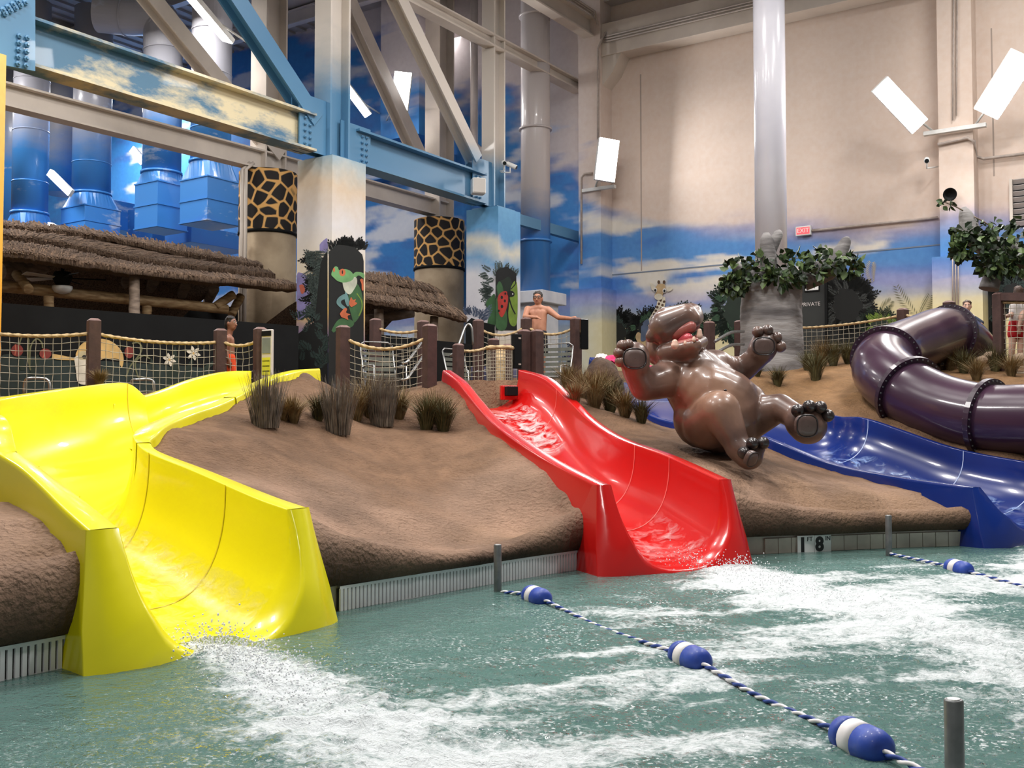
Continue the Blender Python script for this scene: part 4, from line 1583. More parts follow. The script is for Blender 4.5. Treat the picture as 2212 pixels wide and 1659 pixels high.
# round columns with giraffe hide bands
def hide_paint(ang, z, seed, R):
    """voronoi patches: dark brown islands in an orange net"""
    rs = np.random.RandomState(seed)
    s = ang * R
    cells = []
    w = 0.36
    for i in range(int(2 * math.pi * R / w) + 1):
        for j in range(8):
            cells.append(((i + 0.5 * (j % 2) + rs.uniform(-0.34, 0.34)) * w, (j - 0.5 + rs.uniform(-0.34, 0.34)) * 0.27))
    cells = np.array(cells)
    cir = 2 * math.pi * R
    P = np.stack([s, z], 1)
    d = np.abs(P[:, None, 0] - cells[None, :, 0])
    d = np.minimum(d, cir - d)
    D = np.sqrt(d ** 2 + (P[:, None, 1] - cells[None, :, 1]) ** 2)
    D.sort(axis=1)
    k = sstep(0.035, 0.06, D[:, 1] - D[:, 0])[:, None]
    return np.array(s2l((238, 184, 110))) * (1 - k) + np.array(s2l((34, 29, 28))) * k


HIDE = vcol_mat('giraffe_hide_paint', 0.7, bscale=10)
for c, r, zt, zb_, lab, sd in [(G1, 0.665, GZ1, at(579, 506, 24.6)[2], 'round column with a giraffe hide band above the left thatched hut', 4),
                               (G2, 0.70, GZ2, at(949, 582, 29.4)[2], 'round column with a giraffe hide band above the small thatched hut', 9)]:
    root = thing('round_column', (c[0], c[1], 1.5), lab, 'column', 'giraffe patterned columns')
    MB().lathe([(r, 1.5), (r, zb_)], (c[0], c[1], 0), seg=48).build('shaft', M['stucco'], root)
    na, nz = 360, 120
    A, Z = np.meshgrid(np.linspace(0, 2 * math.pi, na), np.linspace(0, zt - zb_, nz), indexing='ij')
    P = np.stack([c[0] + (r + 0.015) * np.cos(A), c[1] + (r + 0.015) * np.sin(A), zb_ + Z], -1)
    MB().grid(P, smooth=True).build('hide_band', HIDE, root, paint=hide_paint(A.ravel(), Z.ravel(), sd, r))
    MB().lathe([(r + 0.03, 0), (r + 0.03, 0.07)], (c[0], c[1], zb_ - 0.05), seg=48).build('band_edge', M['black'], root)
    MB().lathe([(r, 0), (r * 0.3, 0.03)], (c[0], c[1], zt), seg=48).build('top', M['black'], root)

# conduits beside the left giraffe column
for k, px in enumerate((521, 529)):
    p = at(px, 600, 23.75)
    MB().tube([(p[0], p[1], 1.6), (p[0], p[1], GZ1 - 0.1), (p[0] + 0.12, p[1] + 0.2, GZ1 + 0.1)], 0.045, 8).build('conduit_pipe', M['cream'], None, ['outer cream conduit beside the left giraffe column', 'inner cream conduit beside the left giraffe column'][k], 'pipe', 'conduits on the giraffe column')

# ------------------------------------------------------------------ air ducts with square plenum boxes
def duct(px, py_neck, Y, dia_px, box, label, elbow=None, group='sky painted air ducts'):
    c = at(px, py_neck, Y)
    r = dia_px / 2 * Y / FPX
    root = thing('air_duct', (c[0], c[1], c[2] - 2), label, 'duct', group)
    if elbow is None:
        MB().lathe([(r, 0), (r, 13.6 - c[2])], c, seg=36).build('pipe', DUCT_SKY, root)
        zt = 13.9
    else:
        ze = at(px, elbow[0], Y)[2]
        E = [c, c + UPV * (ze - c[2])]
        e1 = at(elbow[1], elbow[2], Y)
        mid = E[-1] + UPV * 0.9 + (e1 - E[-1]) * np.array([0.12, 0.12, 0])
        P = cat_rom(np.array([c + UPV * (ze - c[2]), mid, e1, e1 + (e1 - mid) * 0.9]), 14)
        MB().lathe([(r, 0), (r, ze - c[2])], c, seg=36).build('pipe', DUCT_SKY, root)
        MB().tube(P, r, 36, cap=False, smooth=False).build('elbow', DUCT_SKY, root)
        for q in (0, 4, 9):
            MB().lathe([(r + 0.02, -0.02), (r + 0.02, 0.02)], P[q], P[q + 1] - P[q], 36).build('seam_band', DUCT_SKY, root)
    for k, zz_ in enumerate(np.arange(c[2] + 0.9, 13, 1.5)):
        if elbow is None or zz_ < ze:
            MB().lathe([(r + 0.012, -0.015), (r + 0.012, 0.015)], (c[0], c[1], zz_), seg=36).build('seam_band', DUCT_SKY, root)
    if box:
        zt_, zb_, w = box
        zt_, zb_ = at(px, zt_, Y)[2], at(px, zb_, Y)[2]
        hw = w / 2 * Y / FPX / 1.36
        b = MB()
        n = 36
        ph = np.arange(n) * 2 * math.pi / n + 0.6
        top = np.array([[r * 1.0 * math.cos(a), r * math.sin(a), 0] for a in ph]) + c
        R_ = np.array([TS, TD, UPV]).T
        sq = []
        for a in ph:
            d2 = np.array([math.cos(a), math.sin(a), 0])
            l = np.array([d2 @ TS, d2 @ TD])
            l = l / np.abs(l).max()
            sq.append(np.array([c[0], c[1], zt_]) + (TS * l[0] + TD * l[1]) * hw)
        b.grid(np.array([np.vstack([top, top[:1]]), np.vstack([sq, sq[:1]])]), smooth=False)
        b.build('transition', DUCT_SKY, root)
        MB().box((c[0], c[1], (zt_ + zb_) / 2), (hw * 2, hw * 2, zt_ - zb_), RT).build('plenum_box', DUCT_SKY, root, bevel=0.01)
        for zz_ in (zt_ - 0.02, (zt_ + zb_) / 2, zb_ + 0.03):
            MB().box((c[0], c[1], zz_), (hw * 2 + 0.04, hw * 2 + 0.04, 0.035), RT).build('standing_seam', DUCT_SKY, root)
    MB().lathe([(r + 0.04, -0.03), (r + 0.04, 0.03)], c, seg=36).build('collar', DUCT_SKY, root)


duct(64, 462, 30, 74, (490, 560, 100), 'leftmost sky painted air duct')
duct(197, 420, 30.5, 80, (452, 520, 118), 'second sky painted air duct from the left edge')
duct(349, 375, 29, 82, (400, 500, 106), 'air duct with an elbow and a narrow blue plenum box', elbow=(110, 275, 35))
duct(455, 352, 28, 86, (392, 488, 122), 'air duct with the brightest cloud painted plenum box', elbow=(70, 480, -20))
# further blue ductwork between them
for pts, lab in [([(135, 420, 33), (135, 0, 33)], 'dark blue duct riser behind the second duct'), ([(30, 500, 33), (30, 150, 33)], 'dark blue duct riser at the far left')]:
    a, b_ = at(*pts[0]), at(*pts[1])
    MB().lathe([(0.5, 0), (0.5, 13.6 - a[2])], a, seg=28).build('duct_riser', DUCT_SKY, None, lab, 'duct')
for k, (px, py, Y, w, h) in enumerate([(450, 520, 31, 2.2, 0.5), (235, 470, 32.5, 2.2, 0.9), (350, 500, 32, 1.6, 1.2)]):
    c = at(px, py, Y)
    MB().box(c, (1.2, w, h), RT).build('duct_section', DUCT_SKY, None, ['low blue duct section under the brightest plenum box', 'blue duct section behind the second duct', 'blue duct section behind the narrow plenum box'][k], 'duct', bevel=0.01)

# large round duct beside the pilaster
c = at(1157, 640, 26.4)
r = 32 * 26.4 / FPX
root = thing('air_duct', (c[0], c[1], 1.6), 'tall grey round duct rising beside the pilaster, blue at its base', 'duct')
MB().lathe([(r, 0), (r, 13.7 - c[2])], c, seg=40).build('pipe', DUCT_GREY, root)
for py in (37, 280, 522):
    z = at(1157, py, 26.4)[2]
    MB().lathe([(r + 0.05, -0.025), (r + 0.05, 0.025)], (c[0], c[1], z), seg=40).build('clamp_band', DUCT_GREY, root)
PLW = mat('white_plinth', (222, 222, 226), 0.6, rgb2=(200, 202, 210), scale=2)
zt_ = at(1157, 636, 26.4)[2]
MB().box((c[0], c[1], zt_ - 0.12), (1.15, 1.15, 0.3), RT).build('plinth_cap', PLW, root, bevel=0.02)
MB().box((c[0], c[1], (zt_ + 1.5) / 2 - 0.1), (0.85, 0.85, zt_ - 1.7), RT).build('plinth', PLW, root, bevel=0.02)

# white round column standing behind the cast tree trunk
c = at(1666, 560, 20.6)
r = 34 * 20.6 / FPX
root = thing('white_column', (c[0], c[1], 2.2), 'tall white round column above the cast tree trunk', 'column')
MB().lathe([(r, 0), (r, 14 - c[2] + 1.5)], (c[0], c[1], c[2] - 1.5), seg=44).build('shaft', mat('white_gloss_paint', (226, 224, 232), 0.22, coat=0.3, rgb2=(214, 212, 222), scale=1), root)

# ------------------------------------------------------------------ pipes, lamps and small things on the wall and truss
def lamp(p, d_long, d_face, L, w, label, m='lamp', arm=None, grp='wall flood lamps', power=0):
    d_long = np.asarray(d_long, float)
    d_long /= np.linalg.norm(d_long)
    n = np.asarray(d_face, float)
    n = n - d_long * (n @ d_long)
    n /= np.linalg.norm(n)
    s = np.cross(d_long, n)
    R = np.array([s, d_long, n]).T
    root = thing('flood_lamp', p - n * 0.12, label, 'lamp', grp)
    MB().box(p - n * 0.07, (w * 1.08, L * 1.02, 0.12), R).build('housing', M['white'], root, bevel=0.01)
    MB().box(p + n * 0.003, (w, L, 0.02), R).build('lens', M[m], root, bevel=0.005)
    if arm is not None:
        MB().tube([p - n * 0.1, arm], 0.025, 6).build('arm', M['white'], root)
    if power:
        dd = bpy.data.lights.new('lamp_light', 'AREA')
        dd.shape = 'RECTANGLE'
        dd.size, dd.size_y = w, L
        dd.energy = power
        lo = bpy.data.objects.new('lamp_light', dd)
        lo.matrix_world = Matrix([[s[0], d_long[0], -n[0], p[0] + n[0] * 0.03], [s[1], d_long[1], -n[1], p[1] + n[1] * 0.03], [s[2], d_long[2], -n[2], p[2] + n[2] * 0.03], [0, 0, 0, 1]])
        COL.objects.link(lo)


TOC = np.array([0.0, -1.0, -0.25])
pb = wpt(1312, 345, 1.2)
lamp(pb, wpt(1316, 300, 1.15) - wpt(1306, 385, 1.2), TOC + WU * 0.3, 1.05, 0.5, 'upright lit flood lamp on the pilaster', arm=wpt(1285, 405, 0.6), power=160)
pb = wpt(1945, 228, 1.5)
lamp(pb, wpt(1902, 182, 1.9) - wpt(1985, 270, 1.2), TOC + WN, 1.25, 0.4, 'lit flood lamp tilted down to the right on the right pilaster', arm=wpt(2015, 283, 0.55), power=110)
pb = wpt(2168, 186, 1.5)
lamp(pb, wpt(2200, 130, 1.9) - wpt(2125, 248, 1.2), TOC + WN, 1.35, 0.5, 'lit flood lamp tilted down to the left at the right edge', arm=wpt(2108, 268, 0.55), power=110)
pb = wpt(866, 197, 2.2)
lamp(pb, wpt(870, 155, 2.2) - wpt(860, 238, 2.2), TOC + WN * 0.2, 1.05, 0.46, 'brightest upright flood lamp seen through the truss', arm=wpt(835, 260, 0.9), power=240)
pb = wpt(770, 217, 2.0)
lamp(pb, wpt(745, 184, 2.4) - wpt(795, 250, 1.6), TOC + WN, 1.1, 0.22, 'slim tilted flood lamp left of the brightest one', arm=wpt(820, 245, 0.9), power=50)
pb = at(452, 45, 24)
lamp(pb, at(402, -12, 23) - at(500, 103, 25), np.array([-0.5, -0.3, -1]), 1.75, 0.3, 'long hanging lamp at the top of the frame beside the blue diagonal', arm=at(560, 110, 25), power=70)
for px0, py0, px1, py1, Y, lab in [(105, 372, 150, 416, 29.3, 'lit tube lamp between the two left ducts'), (284, 322, 308, 350, 29.2, 'short lit tube lamp left of the elbow duct'), (103, 488, 122, 499, 27.5, 'lit tube lamp just above the thatch ridge')]:
    a, b_ = at(px0, py0, Y + 0.2), at(px1, py1, Y - 0.2)
    lamp((a + b_) / 2, b_ - a, TOC, np.linalg.norm(b_ - a), 0.2, lab, 'lamp_far', grp='tube lamps among the ducts')
# lamp brackets
for px, py, lab in [(1292, 408, 'white lamp bracket on the pilaster'), (2062, 280, 'white lamp bracket on the right pilaster')]:
    p = wpt(px, py, 0.62)
    MB().box(p, (1.0 if px < 1500 else 1.25, 0.12, 0.09), np.array([WU, WN, UPV]).T).build('lamp_bracket', M['white'], None, lab, 'bracket', bevel=0.01)


def pipe(pts, r, label, m='conduit', cat='pipe', grp=None):
    return MB().tube(np.array(pts), r, 8).build('conduit_pipe', M[m], None, label, cat, grp)


pipe([wpt(1292, 300, 0.66), wpt(1292, 105, 0.66), wpt(1300, 85, 0.62), wpt(1308, 70, 0.62)], 0.03, 'thin conduit running up the pilaster from its lamp')
pipe([wpt(1280, 374, 0.66), wpt(1262, 376, 0.66), wpt(1256, 384, 0.66), wpt(1256, 570, 0.66)], 0.03, 'bent conduit dropping down the left side of the pilaster')
pipe([wpt(1754, 498, 0.05), wpt(2026, 470, 0.05)], 0.03, 'conduit running right from the exit sign')
pipe([wpt(2026, 312, 0.56), wpt(2090, 298, 0.56), wpt(2104, 305, 0.56), wpt(2108, 338, 0.1), wpt(2125, 343, 0.1), wpt(2230, 330, 0.1)], 0.035, 'bent conduit around the right pilaster')
pipe([wpt(2058, 260, 0.55), wpt(2060, -10, 0.55)], 0.016, 'twin conduit up the right pilaster, left one')
pipe([wpt(2066, 250, 0.55), wpt(2068, -10, 0.55)], 0.016, 'twin conduit up the right pilaster, right one')
for k, px in enumerate((2058, 2064, 2070)):
    pipe([wpt(px, 505, 0.66), wpt(px, 700, 0.66)], 0.014, ['left', 'middle', 'right'][k] + ' one of three conduits low on the right pilaster', grp='low conduits on the right pilaster')
for k in range(3):
    zc_ = wuz(1400, 60, 0.6)[1] - 0.1 + 0.07 * k
    pipe([WP(pu1 + 0.1, zc_, 0.6), WP(14, zc_, 0.6)], 0.022, ['lowest', 'middle', 'topmost'][k] + ' cable run along the high ledge beam', grp='cables on the ledge beam')
p0 = wpt(1024, 260, 0.5)
pipe([wpt(1024, -10, 0.5), wpt(1024, 310, 0.5), wpt(1036, 325, 0.5), wpt(1060, 325, 0.5)], 0.11, 'blue and grey drain pipe behind the second upright', 'greycream')

# exit sign
p = wpt(1736, 499, 0.08)
Rw = np.array([WU, UPV, WN]).T
root = thing('exit_sign', p, 'red lit exit sign on the cream wall', 'sign')
MB().box(p, (0.36, 0.22, 0.09), Rw).build('case', M['white'], root, bevel=0.01)
EX = mat('exit_red', (244, 110, 118), 0.5, emit=(255, 60, 70), estr=0.6)
MB().box(p + WN * 0.047, (0.31, 0.16, 0.006), Rw).build('face', EX, root)
text_mesh('EXIT', 0.14, 'letters', mat('exit_letters', (250, 200, 196), 0.5, emit=(255, 190, 190), estr=0.5), p + WN * 0.052, Rw, root)

# louvre at the right edge
u0, z0_ = wuz(2188, 492)
u1, z1_ = wuz(2260, 380)
root = thing('wall_louvre', WP(u0, z0_), 'dark wall louvre at the right edge above the tree', 'vent')
MB().box(WP((u0 + u1) / 2, (z0_ + z1_) / 2, 0.02), (u1 - u0, z1_ - z0_, 0.04), Rw).build('backing', M['black'], root)
for k in range(8):
    z = z0_ + (k + 0.5) * (z1_ - z0_) / 8
    Rl = Rw @ np.array([[1, 0, 0], [0, math.cos(0.7), -math.sin(0.7)], [0, math.sin(0.7), math.cos(0.7)]])
    MB().box(WP((u0 + u1) / 2, z, 0.08), (u1 - u0, 0.11, 0.012), Rl).build('slat', M['greycream'], root)
MB().box(WP(u0, (z0_ + z1_) / 2, 0.07), (0.06, z1_ - z0_, 0.14), Rw).build('frame', M['cream'], root)


# cameras, loudspeaker
def cctv(p, aim, label, wallp):
    root = thing('security_camera', p, label, 'camera', 'white security cameras')
    aim = np.asarray(aim, float)
    aim /= np.linalg.norm(aim)
    MB().lathe([(0.05, -0.14), (0.058, -0.12), (0.058, 0.1), (0.05, 0.12)], p, aim, 14).build('body', M['white'], root)
    MB().lathe([(0.045, 0.118), (0.045, 0.125)], p, aim, 14).build('lens', M['glass_dark'], root)
    MB().tube([p - aim * 0.05, p - aim * 0.05 - UPV * 0.18, wallp], 0.02, 6).build('arm', M['white'], root)


cctv(at(1089, 352, 24.2), (0.1, -1, -0.3), 'upper white security camera beside the loudspeaker', at(1080, 370, 24.3))
cctv(at(1106, 358, 24.2), (1, -0.3, -0.5), 'second security camera pointing to the right on the truss', at(1082, 372, 24.3))
cctv(wpt(2002, 346, 0.7), (-0.4, -1, -0.4), 'security camera on the right pilaster', wpt(2026, 360, 0.3))
p = at(1033, 403, 23.3)
root = thing('loudspeaker', p, 'small white loudspeaker hung on the blue truss beam', 'loudspeaker')
Rs = rotz(0.25)
MB().box(p, (0.31, 0.26, 0.36), Rs).build('cabinet', M['white'], root, bevel=0.03)
MB().box(p + Rs @ np.array([0, -0.135, 0]), (0.26, 0.01, 0.31), Rs).build('grille', mat('speaker_grille', (204, 198, 192), 0.7), root)
MB().bar(p + UPV * 0.2, p + UPV * 0.2 + np.array([-0.1, 0.4, 0.05]), 0.05, 0.03).build('bracket', M['white'], root)
p = wpt(2052, 420, 0.75)
root = thing('horn_speaker', p, 'round black horn speaker on the right pilaster', 'loudspeaker')
MB().lathe([(0.04, 0.2), (0.06, 0.12), (0.13, 0.02), (0.14, 0.0), (0.11, 0.02), (0.03, 0.1)], p, (0.3, 1, 0.25), 20).build('horn', M['black'], root)
MB().tube([p + np.array([0.05, 0.15, 0.03]), wpt(2056, 440, 0.5)], 0.025, 6).build('bracket', M['cream'], root)
# ------------------------------------------------------------------ thatched huts
def line(pts, Ys, n):
    P = np.array([at(x, y, Y) for (x, y), Y in zip(pts, Ys)])
    return cat_rom(P, n)


def thatch_roof(root, lines, back_off, seed, n=90):
    rs = np.random.RandomState(seed)
    nt_ = len(lines) - 1
    for k in range(nt_):
        up, lo = lines[k].copy(), lines[k + 1].copy()
        out = lo - up
        out[:, 2] = 0
        out /= np.linalg.norm(out, axis=1, keepdims=True)
        up = up - (lo - up) * (0.12 if k else 0.0)
        lo = lo + out * 0.10
        rows = []
        m = 14
        for j in range(m):
            f = j / (m - 1)
            q = up * (1 - f) + lo * f
            q[:, 2] += 0.05 * math.sin(f * math.pi) + 0.15 * f + (fbm(np.arange(n) * 0.5, np.full(n, j * 0.4), k, 3, seed) - 0.5) * 0.05
            rows.append(q)
        edge_ = rows[-1].copy()
        edge_[:, 2] -= 0.10 + rs.uniform(0, 0.035, n)
        rows.append(edge_)
        und = edge_ * 0.55 + (lines[k] * 0.45 + lo * 0.0)
        und[:, 2] = edge_[:, 2] + 0.02
        rows.append(und)
        tier = MB().grid(np.array(rows), smooth=True, flip=True).build('thatch_tier', M['thatch'], root)
        # loose straw ends along the lower edge, and long straws lying down the slope
        mb = MB()
        for i in range(1500):
            f = rs.uniform(0, n - 1.01)
            a = int(f)
            w = f - a
            j = m - 1 if rs.rand() < 0.35 else rs.randint(3, m)
            q = rows[j][a] * (1 - w) + rows[j][a + 1] * w
            d = rows[j][a] - rows[j - 3][a]
            d = d / np.linalg.norm(d)
            t = rows[0][min(a + 1, n - 1)] - rows[0][a]
            t = t / np.linalg.norm(t)
            L_s = rs.uniform(0.2, 0.45)
            nrm = np.cross(t, d)
            nrm = nrm if nrm[2] > 0 else -nrm
            over = rs.uniform(0.0, 0.07) if j == m - 1 else 0.0
            e = q + d * over + t * rs.uniform(-0.05, 0.05) - UPV * over * 0.6 + nrm * rs.uniform(0.004, 0.012)
            q0 = q - d * L_s + nrm * rs.uniform(0.0, 0.03)
            ww = rs.uniform(0.008, 0.02)
            mb.add(np.array([q0 - t * ww, q0 + t * ww, e + t * ww * 0.6, e - t * ww * 0.6]), [(0, 1, 2, 3)], rs.randint(2))
        mb.build('straw_ends', [M['straw'], M['thatch']], tier, kind='stuff')
    ridge = lines[0]
    back = lines[-1] + back_off
    MB().grid(np.array([ridge + UPV * 0.02, (ridge + back) / 2 + UPV * 0.1, back]), smooth=True).build('far_slope', M['thatch'], root)


BO = np.array([-0.826, 0.563, 0]) * 5.4 - UPV * 1.3
hut_lines = [line([(-70, 478), (12, 487), (184, 503), (401, 537), (538, 570)], [18.8, 19.5, 20.6, 22.2, 23.4], 90),
             line([(-70, 496), (12, 504), (200, 523), (401, 560), (565, 588)], [18.3, 19.0, 20.2, 21.6, 22.8], 90),
             line([(-70, 512), (12, 524), (134, 540), (330, 578), (592, 608)], [17.6, 18.2, 19.0, 20.3, 22.0], 90),
             line([(-70, 552), (12, 560), (120, 574), (334, 603), (642, 632)], [16.4, 17.0, 17.7, 19.0, 21.0], 90)]
hut = thing('thatched_hut', at(300, 700, 19.5) * [1, 1, 0] + [0, 0, 1.5], 'long thatched hut roof with log frame behind the black half wall', 'hut')
thatch_roof(hut, hut_lines, BO, 12)


def log(a, b, r, name='log_beam', root=hut, m='log', taper=0.92):
    a, b = np.asarray(a, float), np.asarray(b, float)
    P = np.array([a + (b - a) * t for t in np.linspace(0, 1, 9)])
    P += (np.random.RandomState(int(abs(a[0] * 97 + b[1] * 31)) % 1000).rand(9, 3) - 0.5) * r * 0.12
    return MB().tube(P, np.linspace(r, r * taper, 9), 14).build(name, M[m], root)


log(at(-60, 612, 17.6), at(490, 668, 20.6), 0.105)
log(at(0, 585, 18.6), at(95, 572, 19.5), 0.17, m='greylog')
for px, y0, y1, Y, r, mm in [(290, 598, 690, 18.9, 0.10, 'greylog'), (-12, 560, 690, 17.2, 0.12, 'greylog')]:
    log(at(px, y1, Y), at(px, y0, Y), r, 'post', m=mm)
for px, py0, px1, py1, Y in [(105, 640, 106, 665, 18.4), (317, 655, 318, 680, 19.6)]:
    log(at(px, py0, Y), at(px1, py1, Y), 0.09, 'short_post')
for a, b_ in [(((36, 592, 18.2)), (62, 625, 17.9)), ((503, 637, 20.7), (465, 662, 20.4)), ((520, 640, 21.2), (500, 680, 20.9))]:
    log(at(*a), at(*b_), 0.09, 'brace')
for px, py, px1, py1 in [(195, 590, 180, 640), (275, 605, 258, 640), (332, 608, 312, 650), (400, 620, 385, 652), (462, 625, 445, 660), (120, 575, 112, 625)]:
    log(at(px, py, 21.2 + px / 400), at(px1, py1, 23.4 + px / 400), 0.11, 'rafter', m='greylog')

MB().bar(np.append(at(200, 660, 23.8)[:2], 2.75), np.append(at(522, 660, 24.6)[:2], 2.75), 0.12, 2.6).build('interior_shade_sheet', M['black'], hut)  # added black sheet, its colour standing for the shade inside the hut

hut2_lines = [line([(740, 592), (790, 600), (860, 612), (922, 626)], [22.5, 22.9, 23.4, 23.9], 50),
              line([(740, 608), (790, 618), (870, 630), (950, 646)], [22.2, 22.6, 23.2, 23.7], 50),
              line([(740, 630), (790, 641), (880, 655), (968, 671)], [21.8, 22.2, 22.8, 23.3], 50),
              line([(740, 652), (790, 660), (900, 676), (1002, 698)], [21.2, 21.6, 22.3, 22.9], 50)]
hut2 = thing('thatched_hut', at(880, 730, 23) * [1, 1, 0] + [0, 0, 1.5], 'small thatched hut roof between the two painted columns', 'hut')
thatch_roof(hut2, hut2_lines, BO * 0.6, 31, 50)
log(at(770, 694, 23.4), at(892, 676, 24.0), 0.12, 'log_beam', hut2, 'greylog')
log(at(820, 800, 22.1), at(818, 668, 22.1), 0.11, 'post', hut2, 'greylog')
log(at(937, 800, 22.8), at(938, 684, 22.8), 0.10, 'post', hut2, 'greylog')

# ceiling fan under the hut
p = at(135, 600, 18.4)
fan = thing('paddle_fan', p, 'black ceiling fan with a white bowl light under the thatch', 'fan')
MB().lathe([(0.03, 0.45), (0.03, 0.12), (0.14, 0.1), (0.17, 0.0), (0.13, -0.1), (0.10, -0.14)], p, seg=20).build('motor', M['black'], fan)
MB().lathe([(0.17, -0.15), (0.17, -0.2), (0.13, -0.26), (0.04, -0.29)], p, seg=20).build('bowl_light', M['white'], fan)
for k in range(5):
    a = k * 2 * math.pi / 5 + 0.35
    d = np.array([math.cos(a), math.sin(a), 0])
    s = np.array([-math.sin(a), math.cos(a), 0.25])
    MB().add(np.array([p + d * 0.15 - s * 0.03, p + d * 0.15 + s * 0.03, p + d * 0.72 + s * 0.075, p + d * 0.72 - s * 0.075, p + d * 0.15 - s * 0.03 - UPV * .012, p + d * 0.15 + s * 0.03 - UPV * .012, p + d * 0.72 + s * 0.075 - UPV * .012, p + d * 0.72 - s * 0.075 - UPV * .012]),
             [(0, 1, 2, 3), (7, 6, 5, 4), (0, 4, 5, 1), (1, 5, 6, 2), (2, 6, 7, 3), (3, 7, 4, 0)]).build('blade', M['greycream'] if k in (2, 3) else M['black'], fan)

# ------------------------------------------------------------------ black half wall with its painted flowers
BW0, BW1 = at(10, 654, 15.5), at(645, 704, 19.1)
bd = BW1 - BW0
bd[2] = 0
bd /= np.linalg.norm(bd)
BN = np.array([bd[1], -bd[0], 0])           # towards the pool
ztop = 3.08
bwall = MB().box((BW0 + BW1) / 2 * [1, 1, 0] - bd * 0.8 - BN * 0.1 + UPV * (ztop + 1.2) / 2, (0.2, np.linalg.norm(BW1 - BW0) + 1.6, ztop - 1.2), np.array([BN, bd, UPV]).T).build('wall_half', M['black'], kind='structure')
q0, q1 = at(800, 715, 20.6), at(1010, 740, 23.2)
MB().bar([q0[0], q0[1], 2.2], [q1[0], q1[1], 2.2], 0.2, 1.72).build('wall_half_far', M['black'], kind='structure')


